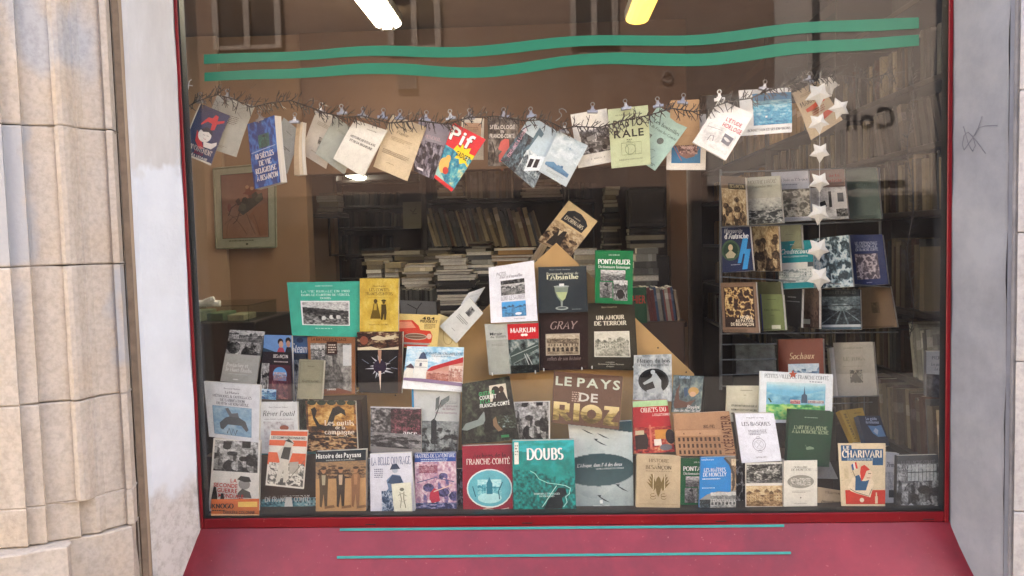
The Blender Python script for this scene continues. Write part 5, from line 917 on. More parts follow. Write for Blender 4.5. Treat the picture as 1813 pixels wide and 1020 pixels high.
F([(1398, 725), (1476, 729), (1468, 827), (1393, 824)], .15, '17402c', [('l', .35, .12, .7, 1, '8aa890', .014), ('t', .5, .31, .06, "L'ART DE LA PÊCHE", 'b4c49c', 'r', .76), ('t', .5, .385, .06, 'À LA MOUCHE SÈCHE', 'b4c49c', 'r', .84), ('p', [(.42, .67), (.50, .64), (.60, .66), (.62, .69), (.52, .70), (.44, .71)], '7c9478'), ('w', [(.44, .66), (.40, .62)], .008, '7c9478')], 'dark green cloth book with faint gilt lettering', t=.03, hard=True)
def petites(U, V):
    n = fbm(U, V, 44, 7, 3); f = fbm(U, V, 45, 16, 2)
    sky_ = fcol(['cfe0dc', '9fd0dc', '6fb4d0'], np.clip(V * 4 + .2 * n, 0, 1)); hill = fcol(['3f86a8', '7ab8cc', 'a8d4d8'], n); gr = fcol(['1c6a3a', '3fa05a', '8ccc74', 'd0d870'], f * .7 + n * .4 - .1)
    o = np.where((V > .26 + .1 * np.sin(U * 4))[..., None], hill, sky_); return np.where((V > .56 + .06 * n)[..., None], gr, o)
F([(1346, 657), (1475, 663), (1473, 750), (1344, 748)], .21, 'dfe6e6', [('t', .5, .085, .075, 'PETITES VILLES DE FRANCHE-COMTÉ', '586a6c', 'r', .88), ('l', .68, .16, .88, 1, '6a7a7c', .018), ('f', .09, .20, .90, .94, petites), ('p', [(.57, .60), (.575, .44), (.60, .42), (.612, .26), (.625, .42), (.65, .44), (.655, .60)], '3a5468'), ('g', .42, .54, .56, .62, 'town', ['6a3a44', 'b0646a', 'd8c4b8'], 4), ('g', .66, .54, .88, .60, 'town', ['5a4a54', '9a8088', 'd8d4c8'], 9), ('w', [(.12, .52), (.16, .60)], .02, '2a5a30')], 'white watercolour album of a green valley town with a spire', t=.012)
F([(1287, 683), (1348, 683), (1346, 750), (1285, 746)], .235, 'c2bfa6', [('l', .4, .12, .75, 1, '6a6854', .018), ('l', .5, .25, .6, 1, '6a6854', .014), ('t', .52, .55, .05, 'ÉTUDE HISTORIQUE SUR LE', '4a4838', 'b', .74), ('t', .52, .66, .05, 'ROMAN DE PONTARLIER', '4a4838', 'b', .74), ('t', .52, .77, .05, 'MŒURS ET COUTUMES', '4a4838', 'b', .74)], 'old cream booklet with heavy black lines left of the valley album', t=.01)
F([(1320, 820), (1386, 818), (1387, 898), (1320, 898)], .10, 'c9c6ba', [('g', .02, .02, .98, .46, 'land', BWp, 55), ('g', .02, .04, .98, .40, 'foliage', ['151513', '55554e', 'b4b4aa', 'd8d8ce'], 56), ('g', .02, .52, .98, .98, 'town', ['2c2014', '74583a', 'b89c70', 'd8c8a0'], 57), ('r', 0, .465, 1, .515, 'd8d6cc')], 'booklet showing two old postcards one above the other', t=.006)
F([(1388, 816), (1447, 815), (1447, 896), (1388, 897)], .09, 'd8d6c8', [('t', .5, .145, .045, 'DOMAINE', '5a584c', 'r', .42), ('t', .52, .20, .05, 'DE MONTJOIE', '5a584c', 'r', .60), ('e', .5, .46, .40, .145, '8f8d80'), ('g', .20, .38, .80, .55, 'engrave', ['6c6a60', 'a9a698', 'cfcbbc'], 12), ('l', .25, .66, .8, 2, '8a887a', .014), ('e', .5, .81, .02, .016, '4a483c'), ('l', .3, .93, .7, 1, '8a887a', .012)], 'cream booklet with a grey oval landscape engraving', t=.006)
F([(1484, 785), (1568, 785), (1567, 896), (1490, 896)], .09, 'd9c9a6', [('p', [(.05, .03), (.28, .03), (.28, .09), (.95, .09), (.95, .35), (.72, .35), (.72, .28), (.05, .28)], '1f557c'), ('t', .165, .07, .055, 'LE', 'eee6d2', 'b', .14), ('t', .5, .17, .11, 'CHARIVARI', 'eee6d2', 'rb', .86), ('t', .45, .255, .035, 'QUINZAINE REVUE VERTE', 'a8c0d0', 'b', .56), ('r', .10, .745, 1, .97, 'cf3a2a'), ('r', .10, .97, 1, 1, 'd9c9a6'),
  ('p', [(.28, .54), (.42, .50), (.66, .52), (.74, .62), (.72, .72), (.66, .86), (.36, .80), (.22, .76), (.16, .70)], 'e8d8b8'), ('p', [(.34, .52), (.42, .50), (.48, .60), (.56, .60), (.64, .58), (.56, .75), (.32, .75)], '1f557c'), ('e', .60, .50, .11, .085, 'e6d0b0'), ('p', [(.46, .60), (.44, .46), (.46, .37), (.54, .34), (.60, .38), (.66, .42), (.58, .44), (.54, .52), (.50, .58)], 'cf3a2a'), ('w', [(.20, .72), (.34, .78), (.62, .84), (.70, .72)], .012, '2a241e'), ('w', [(.62, .48), (.68, .48)], .015, '2a241e'), ('w', [(.58, .55), (.66, .55)], .012, '8a2a20'), ('p', [(.25, .34), (.29, .32), (.31, .42), (.27, .43)], '1f4a80'), ('p', [(.29, .32), (.325, .305), (.345, .40), (.31, .42)], 'e8e4d8'), ('p', [(.325, .305), (.36, .29), (.39, .40), (.345, .40)], 'cf3a2a'), ('w', [(.27, .43), (.34, .55)], .010, '2a241e'), ('r', .76, .84, .82, .955, 'e8c8a8'), ('r', .775, .78, .805, .85, 'e8c8a8'), ('e', .46, .90, .05, .035, 'e8d8c0'), ('p', [(.08, .40), (.18, .40), (.18, .56), (.09, .56)], 'cbbb96')], 'cream satirical magazine with a figure in a red cap on a red counter', t=.004)
F([(1448, 862), (1492, 869), (1491, 896), (1447, 896)], .13, 'bfa987', [('t', .6, .22, .12, 'COLLECTION', '5a4a34', 'r', .6), ('t', .55, .75, .15, "d'Histoire Naturelle", '3a2e20', 'b', .8)], 'small tan booklet lying low left of the satirical magazine', t=.006)
F([(1566, 801), (1592, 803), (1590, 896), (1566, 896)], .125, 'c2c5c5', [('t', .5, .22, .09, '2ème', '4a4c50', 'r', .7), ('g', 0, .36, 1, .70, 'noise', ['8a8e90', 'b0b4b4', 'd0d2d0'], 3), ('r', .3, .70, .95, .84, '34383a')], 'pale grey book seen between the satirical magazine and the black war book', t=.02)
F([(1589, 807), (1661, 805), (1662, 896), (1587, 898)], .10, '2a2c2e', [('g', 0, .12, 1, 1, 'people', ['0a0b0c', '2c2e30', '6c7072', 'c0c4c4'], 91), ('r', 0, 0, 1, .16, '4a4e50'), ('g', .25, .18, .95, .50, 'noise', ['8a9494', 'b4bcbc', 'd0d6d4'], 7)] + [('w', [(.25 + .09 * i, .18), (.25 + .09 * i, .5)], .012, '2c2e30') for i in range(9)] + [('r', .25, .32, .95, .335, '2c2e30'), ('t', .5, .135, .065, 'LA FRANCHE-COMTÉ', '7a7e80', 'r', .84), ('t', .5, .235, .075, 'LA GRANDE GUERRE', 'c8cccc', 'r', .86)], 'black photo book of a seated group under a tall window, right corner', t=.022)
# --- on the board
F([(865, 474), (945, 461), (952, 568), (869, 572)], .27, 'e6e8ec', [('t', .27, .15, .065, 'PHOTOS', '4c5058', 'h', .22), ('t', .48, .205, .05, "d'hier et d'aujourd'hui", '4c5058', 'i', .50), ('g', .25, .27, .77, .53, 'foliage', BWp, 70), ('g', .25, .34, .77, .53, 'town', BWp, 72), ('t', .50, .58, .07, 'LONS LE SAUNIER', '6a6e78', 'h', .52), ('g', .25, .645, .77, .905, 'town', ['16283c', '4a6a88', '5aa0d0', '4aa0e0'], 73), ('e', .60, .86, .07, .022, 'e4e8ec'), ('t', .62, .945, .022, 'ROBERT GUINARD', '6a6e78', 's', .24)], 'white book with two framed town photos, one grey and one blue', t=.016)
F([(953, 473), (1038, 471), (1041, 552), (953, 554)], .275, '2b3438', [('t', .45, .065, .022, 'Marie-Claude Delahaye', '9aa4a4', 'r', .44), ('t', .5, .15, .055, 'Promenade autour de', 'c0c4b0', 'r', .66), ('t', .5, .225, .10, "l'Absinthe", 'd8d8b8', 'rb', .66), ('l', .22, .285, .78, 1, '8a9080', .014), ('p', [(.33, .43), (.62, .43), (.60, .56), (.55, .70), (.50, .76), (.45, .76), (.38, .66), (.34, .54)], '7d8a7a'), ('p', [(.36, .56), (.59, .56), (.55, .70), (.49, .75), (.42, .68)], 'b4c08c'), ('e', .475, .435, .16, .022, '9aa49c'), ('r', .43, .375, .53, .43, 'd8dcd8'), ('p', [(.455, .76), (.50, .76), (.495, .88), (.46, .88)], '8a948c'), ('e', .478, .91, .13, .04, '9aa49c'), ('e', .478, .905, .09, .022, '4c5656'), ('l', .68, .93, .9, 1, '7a8484', .014)], 'dark slate book with a green drink in a stemmed glass', t=.022, hard=True)
F([(1054, 443), (1121, 444), (1120, 539), (1054, 536)], .25, '0b6f3c', pont, 'bright green dictionary with white pages topmost on the right of the board', t=.03)
F([(858, 574), (953, 570), (955, 659), (866, 664)], .265, 'b3b7ae', [('r', 0, .32, .43, 1, 'a3a89e'), ('t', .20, .20, .055, 'Miroir', '3a3e3c', 'b', .24), ('t', .24, .26, .04, 'du TEMPS', '4a4e4a', 'r', .3), ('l', .10, .40, .40, 2, '8a8e84', .012), ('r', .42, .02, 1, .33, 'c02028'), ('t', .71, .15, .09, 'MÄRKLIN', 'f0ece4', 'rb', .48), ('e', .70, .245, .035, .025, 'f0ece4'), ('e', .76, .245, .035, .025, 'f0ece4'), ('g', .42, .33, 1, 1, 'noise', ['15191a', '3a4644', '6c7c78', 'a8b0a8'], 62), ('p', [(.44, .62), (.60, .48), (.64, .56), (1, .40), (1, .52), (.66, .70), (.46, .84)], '3c4c48'), ('w', [(.46, .66), (.98, .46)], .016, '97a59c'), ('w', [(.5, .80), (.98, .58)], .012, '7f8d86'), ('w', [(.72, .62), (.84, .95)], .014, 'b8c0b8'), ('w', [(.76, .62), (.92, .95)], .014, 'b8c0b8'), ('g', .44, .84, 1, 1, 'foliage', ['0a0c0c', '1c2422', '3a4a44'], 5)], 'pale grey book with a red banner over a toy railway photo', t=.018)
F([(954, 554), (1041, 552), (1041, 654), (956, 656)], .285, '2a1a18', [('t', .48, .225, .13, 'GRAY', '9c8a84', 'i', .54), ('r', .13, .37, .83, .745, 'a9a08c'), ('g', .15, .385, .81, .73, 'arcade', ['241c16', '6c5e4c', 'a89a80', 'c8bca4'], 24), ('t', .50, .80, .065, 'reflets de son histoire', '8a7a74', 'i', .70)], 'dark brown book with a framed photo of an arcaded hall', t=.022, hard=True)
F([(1041, 537), (1123, 533), (1130, 656), (1041, 654)], .29, '39352a', [('t', .45, .07, .025, 'Pierre Grosperrin', 'c0bca8', 'i', .34), ('t', .47, .225, .06, 'UN AMOUR', 'e0dcc8', 'rb', .60), ('t', .47, .31, .06, 'DE TERROIR', 'e0dcc8', 'rb', .68), ('r', .13, .43, .86, .81, 'd5d2c0'), ('g', .15, .445, .84, .795, 'town', ['33342c', '8c8c7c', 'c4c2b0', 'd8d6c6'], 58), ('t', .44, .885, .022, 'Association', 'd0ccb8', 'i', .18), ('t', .46, .915, .022, 'Environnement Nature Patrimoine', 'd0ccb8', 'i', .52), ('t', .44, .945, .022, 'Jougne', 'd0ccb8', 'i', .16)], 'dark olive book with a framed photo of a village square', t=.022, hard=True)
F([(1007, 355), (1058, 392), (1010, 455), (952, 427)], .36, 'd0b98c', [('g', 0, .45, 1, 1, 'people', SEP, 76), ('p', [(.16, .18), (.30, .10), (.52, .08), (.74, .14), (.86, .22), (.84, .42), (.14, .40)], '22252a'), ('t', .5, .21, .035, 'Autour', 'c9c0a8', 'r', .24), ('t', .5, .31, .085, "D'ORNANS", 'd8d0b8', 'r', .6), ('p', [(.20, .95), (.28, .62), (.50, .55), (.60, .95)], '2a2420'), ('p', [(.30, .60), (.40, .58), (.36, .72)], 'cabc98')], 'tan paperback with a black plaque title slanting up behind the board peak', t=.01)

# --- on the wire rack at the right
def R(q, Y, bgc, ops, label, t=.012, **k): return B(q, Y, t, bgc, ops, label, tilt=k.pop('tilt', (-.10, .05)), group=RACK, **k)
R([(1276, 311), (1319, 314), (1323, 399), (1281, 400)], .52, '7a6450', [('g', 0, .25, 1, 1, 'people', SEP, 84), ('r', 0, 0, 1, .16, '5c4c40'), ('r', .30, .14, 1, .26, '2a241e'), ('t', .66, .20, .065, 'BESANÇON', 'c9b890', 'r', .6)], 'brown sepia photo book at the top left of the wire rack')
R([(1316, 315), (1380, 311), (1387, 394), (1322, 398)], .49, 'bfc0ae', [('t', .5, .11, .075, 'MOUTHE LIBÉRÉ', '6a6c5e', 'i', .78), ('t', .5, .21, .05, '5 septembre 1944', '7a7c6c', 'i', .54), ('g', 0, .46, 1, 1, 'land', ['2e3030', '6c706c', 'a9aca4', 'd0d2c6'], 95), ('g', 0, .72, 1, 1, 'swirl', ['34383a', '6a6e6c', 'c4c8c0'], 95)], 'pale cream book with a snowy valley photo on the top tier')
R([(1365, 305), (1431, 302), (1436, 390), (1377, 393)], .515, 'b7bac2', [('t', .55, .17, .06, 'Haut-Doubs au XVIe siècle', '4c5058', 'r', .86), ('l', .2, .26, .7, 1, '6a6e78', .016), ('g', 0, .36, 1, .92, 'swirl', ['5c5a52', '9c998c', 'c8c5b6'], 96)], 'lilac white book with a printed old map picture on the top tier')
R([(1431, 302), (1494, 299), (1503, 387), (1436, 390)], .53, '6e5a52', [('r', 0, 0, 1, .33, '7a645c'), ('t', .72, .22, .075, 'artiste', '8a3028', 'r', .4), ('t', .72, .12, .06, 'arts', '8a3028', 'r', .3), ('g', 0, .36, 1, 1, 'noise', ['8a8a88', 'b8b8b6', 'd0d0ce'], 97), ('p', [(.50, .50), (1, .40), (1, .78), (.56, .78)], 'c4c2be'), ('r', .52, .44, .60, .76, '1c1c1e'), ('r', .76, .48, .92, .66, '55585a'), ('p', [(.26, .66), (.42, .62), (.46, .74), (.30, .78)], '18181a'), ('g', .70, .80, 1, .95, 'foliage', BWp, 98)], 'mauve topped book with a photo of a house doorway behind a paper star')
R([(1494, 300), (1552, 297), (1561, 387), (1503, 388)], .515, '57655c', [('t', .5, .32, .055, 'LES CAPTIFS', '3c4a42', 'r', .6), ('l', .35, .42, .65, 1, '3c4a42', .014)], 'plain sage green book at the top right of the wire rack')
R([(1278, 401), (1327, 400), (1334, 479), (1279, 483)], .52, '17254c', [('t', .40, .10, .10, 'Marguerite', 'b8bcc8', 'i', .66), ('t', .52, .215, .12, "d'Autriche", 'd8dce4', 'rb', .84), ('e', .30, .53, .31, .225, '3c5a44'), ('e', .30, .53, .25, .18, '1c3c30'), ('e', .30, .47, .08, .07, 'c8b496'), ('p', [(.12, .62), (.30, .52), (.48, .62), (.40, .70), (.18, .70)], 'b0a890'), ('p', [(.74, .28), (.92, .28), (.84, .52), (.98, .52), (.82, .96), (.66, .96), (.78, .62), (.72, .62), (.64, .82), (.52, .82)], '2a8cd0'), ('l', .3, .84, .8, 1, '9aa4b8', .016)], 'navy book with a green medallion and bright blue letter shape')
R([(1332, 401), (1378, 400), (1382, 480), (1335, 480)], .53, '5c4c3c', [('g', 0, 0, 1, 1, 'people', ['211813', '5a4632', 'a48c68', 'd8c8a0'], 99)], 'brown book of pale painted figures right of the navy one')
R([(1379, 398), (1418, 397), (1420, 440), (1380, 442)], .555, '7d8266', [('l', .3, .4, .7, 1, '5c6048', .02)], 'olive book peeping above the teal and white one')
R([(1378, 428), (1439, 425), (1441, 509), (1380, 512)], .50, '12848a', [('g', 0, .46, 1, .88, 'town', ['3c4a4a', '8a9692', 'c0c6c0', 'd8dcd4'], 87), ('r', 0, .46, 1, .60, 'c4c8c0'), ('r', .84, .46, 1, .56, '4a5254'), ('t', .48, .22, .105, 'Cendrecourt', 'e8efec', 'i', .84), ('t', .5, .33, .035, 'MON VILLAGE FRANC-COMTOIS', 'c9e0dc', 's', .7), ('l', .35, .07, .6, 1, 'b8d8d4', .018)], 'teal and white village book with a white italic title')
R([(1439, 423), (1502, 416), (1511, 507), (1441, 511)], .525, '8fa4ac', [('g', 0, 0, 1, 1, 'swirl', ['2c3c44', '7d97a2', 'bcd0d4', 'd0dcdc'], 88)], 'pale blue book covered with a swirling ink drawing')
R([(1502, 416), (1562, 415), (1573, 503), (1511, 507)], .51, '1c2d5c', [('t', .5, .17, .055, 'LE CRÉPUSCULE', 'b4bcd0', 'r', .66), ('t', .5, .235, .055, 'DU MOYEN AGE', 'b4bcd0', 'r', .62), ('t', .5, .30, .05, 'EN FRANCHE-COMTÉ', 'b4bcd0', 'r', .66), ('g', .14, .38, .80, .88, 'swirl', ['4a4450', '9a929a', 'c4bcc0'], 89), ('l', .4, .94, .6, 1, '8a94b4', .014)], 'dark blue book with a pale mauve engraving on the middle tier')
R([(1276, 501), (1338, 499), (1344, 589), (1280, 588)], .50, '7c6350', [('r', .08, .09, .92, .90, '2e1c18'), ('g', .10, .10, .90, .74, 'swirl', ['2e1c18', '5c3c28', 'b8945c', 'dcc48c'], 35), ('t', .68, .70, .06, 'NOËLS', 'e8dcc4', 'b', .34), ('t', .62, .77, .06, 'AU PATOIS', 'e8dcc4', 'b', .50), ('t', .56, .84, .06, 'DE BESANÇON', 'e8dcc4', 'b', .64)], 'brown bordered carol book with golden shapes at the left of the lower tier')
R([(1338, 499), (1382, 499), (1391, 583), (1345, 587)], .535, '55583c', [], 'plain dark olive book behind the pale green booklet')
R([(1346, 521), (1385, 521), (1390, 584), (1350, 586)], .505, '7f8c5c', [('l', .3, .14, .7, 1, '56603c', .02), ('t', .5, .44, .06, 'DU JURA', '4a5434', 'r', .7), ('l', .4, .58, .6, 1, '56603c', .016), ('r', 0, 0, .05, 1, '2c3878')], 'pale green booklet with a white price sticker and blue spine', sub=(('price_sticker', [(.44, .86), (.82, .86), (.82, .97), (.44, .97)], .001, 'd9dcc4', .0008),))
R([(1388, 510), (1420, 511), (1418, 580), (1390, 575)], .525, '1f2224', [('l', .2, .22, .8, 1, '9a9e9e', .03), ('l', .15, .34, .9, 1, '9a9e9e', .02)], 'narrow black book between the pale green and brown covers')
R([(1420, 511), (1450, 510), (1450, 582), (1419, 580)], .535, '3c2e28', [('g', 0, 0, 1, 1, 'land', ['1c1412', '4a3830', '7a6658', '5c4c44'], 16)], 'dark brown landscape book with a white price sticker', sub=(('price_sticker', [(.0, .78), (.5, .78), (.5, .90), (.0, .90)], .001, 'c9cbb8', .0008),))
R([(1454, 513), (1523, 512), (1525, 583), (1450, 584)], .51, '20282c', [('g', 0, .18, 1, .88, 'track', ['0c1012', '2c383c', '5c6c70', '9aa8aa'], 17), ('r', 0, .88, 1, .94, 'b4bcbc'), ('r', 0, .94, 1, 1, '4a6470'), ('w', [(0, .42), (1, .40)], .02, '10161a'), ('t', .5, .08, .07, 'RAILS ET TUNNELS', '4a5456', 'r', .8)], 'dark photo book of curving rails on the lower tier')
R([(1519, 510), (1576, 506), (1589, 579), (1525, 582)], .53, '6c5842', [('g', .35, .38, .58, .64, 'figure', ['3a2e22', '54442f', '6c5842'], 18)], 'dull brown book in shiny clear film at the right of the lower tier')
R([(1302, 608), (1370, 608), (1375, 664), (1304, 664)], .56, '3c4244', [('g', 0, 0, 1, 1, 'noise', ['2a2f31', '3f4648', '52595b'], 28)], 'blank dark grey folder behind the bare rack wires', t=.004)
R([(1377, 601), (1457, 599), (1460, 700), (1380, 702)], .50, '74321f', [('t', .52, .30, .11, 'Sochaux', 'd8b894', 'i', .56), ('r', .22, .44, .90, .80, 'b8c8d0'), ('g', .22, .44, .90, .80, 'town', ['20344a', '54789a', 'a8c4d4', 'd0dce0'], 59)], 'rust red book with a blue town picture and pale script', t=.02)
R([(1475, 607), (1545, 605), (1553, 700), (1484, 702)], .47, 'a19c8e', [('t', .5, .11, .025, 'LES MONTS DE FRANCE', '6a6658', 'r', .5), ('t', .5, .31, .065, 'LE JURA', '7a7668', 'r', .56), ('w', [(.2, .45), (.8, .45)], .006, '7a7668'), ('g', .36, .52, .68, .76, 'swirl', ['3c3a34', '8a8678', 'a19c8e'], 19), ('p', [(.36, .74), (.42, .62), (.52, .56), (.60, .66), (.68, .74)], '4a473e')], 'large grey paperback with a small ship like vignette', t=.02)
B([(1468, 616), (1476, 615), (1486, 702), (1476, 704)], .52, .03, 'b8b4a6', [('r', .5, 0, 1, 1, 'cfcbbd')], 'thin pale book edge beside the large grey paperback', tilt=(0, .05), group=RACK)
# leaning pair and the others at the right
B([(1486, 727), (1527, 722), (1546, 783), (1511, 783)], .26, .02, 'a8862c', [('t', .16, .5, .10, "L'ABBAYE DE", '4a3a10', 'b', .8, 'c', 1), ('r', .28, 0, .30, 1, '8a6c20'), ('l', .55, .12, .9, 1, '6c5618', .03)], 'yellow book leaning over right of the dark green cloth book', tilt=(.05, .06), group=SHOW)
B([(1519, 736), (1558, 736), (1576, 789), (1534, 788)], .23, .02, '1d2c40', [('t', .55, .10, .10, 'Le guide', 'a8b8d0', 'b', .5), ('t', .55, .22, .10, 'du randonneur', 'a8b8d0', 'b', .6), ('p', [(.30, .34), (.62, .36), (.90, .32), (.94, .70), (.60, .72), (.42, .60)], '5a86b0'), ('p', [(.46, .54), (.60, .42), (.70, .50), (.60, .66)], 'a8bcd0')], 'dark blue guide book leaning against the yellow one', tilt=(.05, .06), group=SHOW)
B([(1640, 622), (1680, 622), (1680, 706), (1640, 702)], .30, .02, '5c5f66', [('r', 0, 0, 1, .50, 'a4aab2'), ('t', .55, .14, .07, 'PIERRE', '4a4e56', 'r', .62), ('t', .55, .28, .06, 'Les passions', '3a3e46', 'i', .7), ('t', .6, .38, .06, 'La terre', '3a3e46', 'i', .5), ('g', 0, .50, 1, 1, 'noise', ['1c1e24', '3a3e46', '5a5e66'], 37)], 'grey book face out by the right frame edge on the side shelf', tilt=(0, .0), group=SHOW)
B([(1110, 510), (1144, 508), (1146, 572), (1112, 572)], .72, .02, '1c4a30', [('t', .62, .34, .22, 'HIER', 'a8382c', 'b', .7)], 'old green book with red lettering behind the bright green dictionary', tilt=(0, .02), group=SHOW)
# extra books that fill the gaps at the bottom right
B([(1300, 815), (1330, 815), (1330, 898), (1300, 898)], .16, .02, '3a3a3c', [('g', 0, 0, 1, 1, 'swirl', ['141416', '44464a', 'b8babc'], 23)], 'black and white patterned book squeezed behind the bright blue one', tilt=(0, .02), group=SHOW)
B([(639, 812), (662, 812), (662, 905), (639, 905)], .15, .02, '4c5c6a', [('g', 0, 0, 1, 1, 'noise', ['22303a', '5c6c78', 'a8b4ba'], 38)], 'blue grey book edge between the history book and the lilac book', tilt=(0, .02), group=SHOW)
B([(806, 830), (822, 830), (822, 904), (806, 904)], .15, .02, '2c3a52', [('g', 0, 0, 1, 1, 'swirl', ['141c2a', '3a4c6a', '8a9ab0'], 39)], 'narrow dark blue book edge left of the crimson book', tilt=(0, .02), group=SHOW)
B([(1384, 812), (1470, 818), (1484, 848), (1384, 845)], .20, .02, 'b4b8b6', [], 'pale book lying under the dark green cloth book', tilt=(0, .02), group=SHOW)
# orange sticker low on the pane, left corner
def sticker():
    q = [(374, 884), (459, 883), (459, 915), (374, 914)]; C = Cover(corners(q, .0045, (0, 0)))
    C.add([0, 0, 1, 1], [0, 1, 1, 0], [(0, 1, 2, 3)], 'b5622c', layer=0)
    C.op(('r', 0, 0, 1, .30, 'c2622a')); C.op(('r', .56, .16, .96, .46, 'd8b45a')); C.op(('r', 0, .86, 1, 1, 'd8a878'))
    C.op(('t', .24, .40, .26, 'KNOGO', '14100c', 'rb', .46)); C.op(('l', .02, .62, .46, 1, '3a2a1c', .07)); C.op(('t', .58, .76, .18, 'DERRIÈRE COLONNE', '4a3220', 'b', .66))
    n = len(C.v); C.v += [tuple(np.array(C.q[i]) - C.n * .0004) for i in range(4)]; C.f.append((n, n + 3, n + 2, n + 1)); C.c += [lin('8a5a38')] * 4
    o = mk('pane_sticker', C.v, C.f, M['matte'], cols=C.c, org=tuple(C.q[3])); tag(o, 'orange security sticker inside the pane at the bottom left corner', 'sticker')
sticker()
# ------------------------------------------------------------------ window deck, display board, steps
zd = GZ0 - .012
b = MB(); b.cbox(GX0 + .01, GX1 - .005, .034, .62, zd - .04, zd, .004); tag(b.build('display_deck', M['deck'], org=(0, .3, zd)), 'tan deck board the window books stand on', 'deck')
bp = [(985, 430), (1229, 662), (1229, 900), (640, 900), (545, 900), (545, 688), (712, 688), (736, 660)]
def thick(pts, Y, t, name, m, **k):
    f = [at(x, y, Y) for x, y in pts]; n = len(f); k2 = [v + Vector((0, t, 0)) for v in f]
    # rim slightly chamfered towards the viewer
    c = sum(f, Vector()) / n; fi = [v + (c - v).normalized() * .002 - Vector((0, .0015, 0)) for v in f]
    fs = [tuple(range(n)), tuple(range(3 * n - 1, 2 * n - 1, -1))]
    for i in range(n):
        j = (i + 1) % n; fs += [(i, n + i, n + j, j), (n + i, 2 * n + i, 2 * n + j, n + j)]
    return mk(name, fi + f + k2, fs, m, **k)
bd_ = thick(bp, .315, .018, 'display_board', M['card'], org=tuple(at(985, 900, .315))); tag(bd_, 'tan board with a pointed gable top behind the window books', 'display board')
for px, py in ((872, 664), (948, 660), (963, 656), (1030, 654), (1048, 652), (1122, 651), (642, 694), (705, 692), (628, 696), (1131, 706), (1183, 706)):
    p = at(px, py, .26); q = at(px, py, .25); b = MB(); b.tube([(p.x, .313, p.z), (p.x, .252, p.z), (p.x, .248, p.z + .002), (p.x, .246, p.z + .010)], .0022, 6); b.build('peg', M['whitepl'], bd_)
for px, py in ((1165, 616), (1215, 659), (760, 700), (700, 700)):
    p = at(px, py, .312); b = MB(); b.tube([(p.x, .3125, p.z), (p.x, .318, p.z)], .003, 8); b.build('screw_hole', M['black'], bd_)
# wooden steps hidden behind the front rows carry the higher rows
for x0, x1, py, y0, y1 in ((362, 560, 806, .145, .30), (640, 815, 812, .185, .30), (1120, 1235, 806, .16, .30), (1290, 1475, 824, .215, .45), (400, 640, 708, .225, .31)):
    a = at(x0, py, y0); c = at(x1, py, y0); b = MB(); b.box(a.x, c.x, y0, y1, zd + .002, c.z); o = b.build('display_step', M['brown'], org=(a.x, y0, zd)); tag(o, 'dark wooden riser behind ' + {362: 'the wartime and striped books', 640: 'the lilac and crimson books', 1120: 'the beige eagle book', 1290: 'the postcards and oval engraving', 400: 'the khaki and town history books'}[x0], 'riser')

# ------------------------------------------------------------------ garland, clips and hook
gp = [(334, 188), (352, 178), (385, 168), (415, 176), (445, 190), (480, 182), (515, 178), (545, 188), (575, 200), (610, 208), (640, 205), (690, 218), (740, 214), (790, 220), (830, 208), (880, 206), (930, 214), (965, 212), (1000, 228), (1020, 224), (1060, 226), (1110, 212), (1150, 204), (1190, 192), (1230, 198), (1262, 190), (1290, 180), (1330, 174), (1360, 160), (1400, 150), (1440, 140), (1490, 132), (1540, 140), (1580, 128)]
G3 = [at(x, y, .068) for x, y in gp]
ga = empty('garland', G3[len(G3) // 2], 'dark twiggy garland strung across the window with hanging books', 'garland')
b = MB(); b.tube(G3, .0022, 5); b.build('wire', M['twig'], ga)
tw = MB(); tn = MB()
L = [(G3[i], G3[i + 1]) for i in range(len(G3) - 1)]
def twig(mb, p, ang, ln, r, fork=True):
    d = Vector((math.cos(ang), rnd.uniform(-.35, .35), math.sin(ang))); q = p + d * ln * .55; e = q + Vector((math.cos(ang + rnd.uniform(-.5, .5)), rnd.uniform(-.3, .3), math.sin(ang + rnd.uniform(-.5, .5)))) * ln * .5
    mb.tube([p, q, e], r, 3, taper=.5)
    if fork and rnd.random() < .6:
        a2 = ang + rnd.choice((-1, 1)) * rnd.uniform(.5, .9); mb.tube([q, q + Vector((math.cos(a2), rnd.uniform(-.3, .3), math.sin(a2))) * ln * .4], r * .8, 3, taper=.6)
for a, c in L:
    n = max(3, int((c - a).length / .0055))
    for i in range(n):
        p = a.lerp(c, (i + rnd.random()) / n); up = rnd.random() < .42
        ang = (rnd.uniform(.5, 1.5) if up else rnd.uniform(-1.9, -.6)); twig(tw, p, ang, rnd.uniform(.018, .040), .0022)
o = tw.build('twigs', M['twig'], ga); o['kind'] = 'stuff'
# second, thinner tinsel: loose strands right of the stars and a string hanging down by the right frame
for i in range(150):
    p = at(rnd.uniform(1380, 1590), rnd.gauss(140, 14), .09 + rnd.uniform(-.02, .02)); twig(tn, p, rnd.uniform(0, 6.28), rnd.uniform(.02, .045), .0007, False)
for i in range(40):
    p = at(rnd.uniform(340, 620), rnd.gauss(180, 10), .09); twig(tn, p, rnd.uniform(0, 6.28), rnd.uniform(.015, .035), .0006, False)
o = tn.build('tinsel', M['tinsel'], ga); o['kind'] = 'stuff'
vt = [at(1612 + 6 * math.sin(i * .8), 120 + i * 24, .10) for i in range(21)]
vg = empty('hanging_garland', vt[0], 'dark tinsel string hanging straight down inside the right edge of the window', 'garland')
b = MB(); b.tube(vt, .0014, 5); b.build('wire', M['tinsel'], vg)
t2 = MB()
for a, c in zip(vt[:-1], vt[1:]):
    for i in range(9):
        p = a.lerp(c, rnd.random()); s = rnd.choice((-1, 1)); twig(t2, p, math.pi / 2 + s * rnd.uniform(.5, 1.2), rnd.uniform(.015, .035), .0008)
o = t2.build('needles', M['tinsel'], vg); o['kind'] = 'stuff'

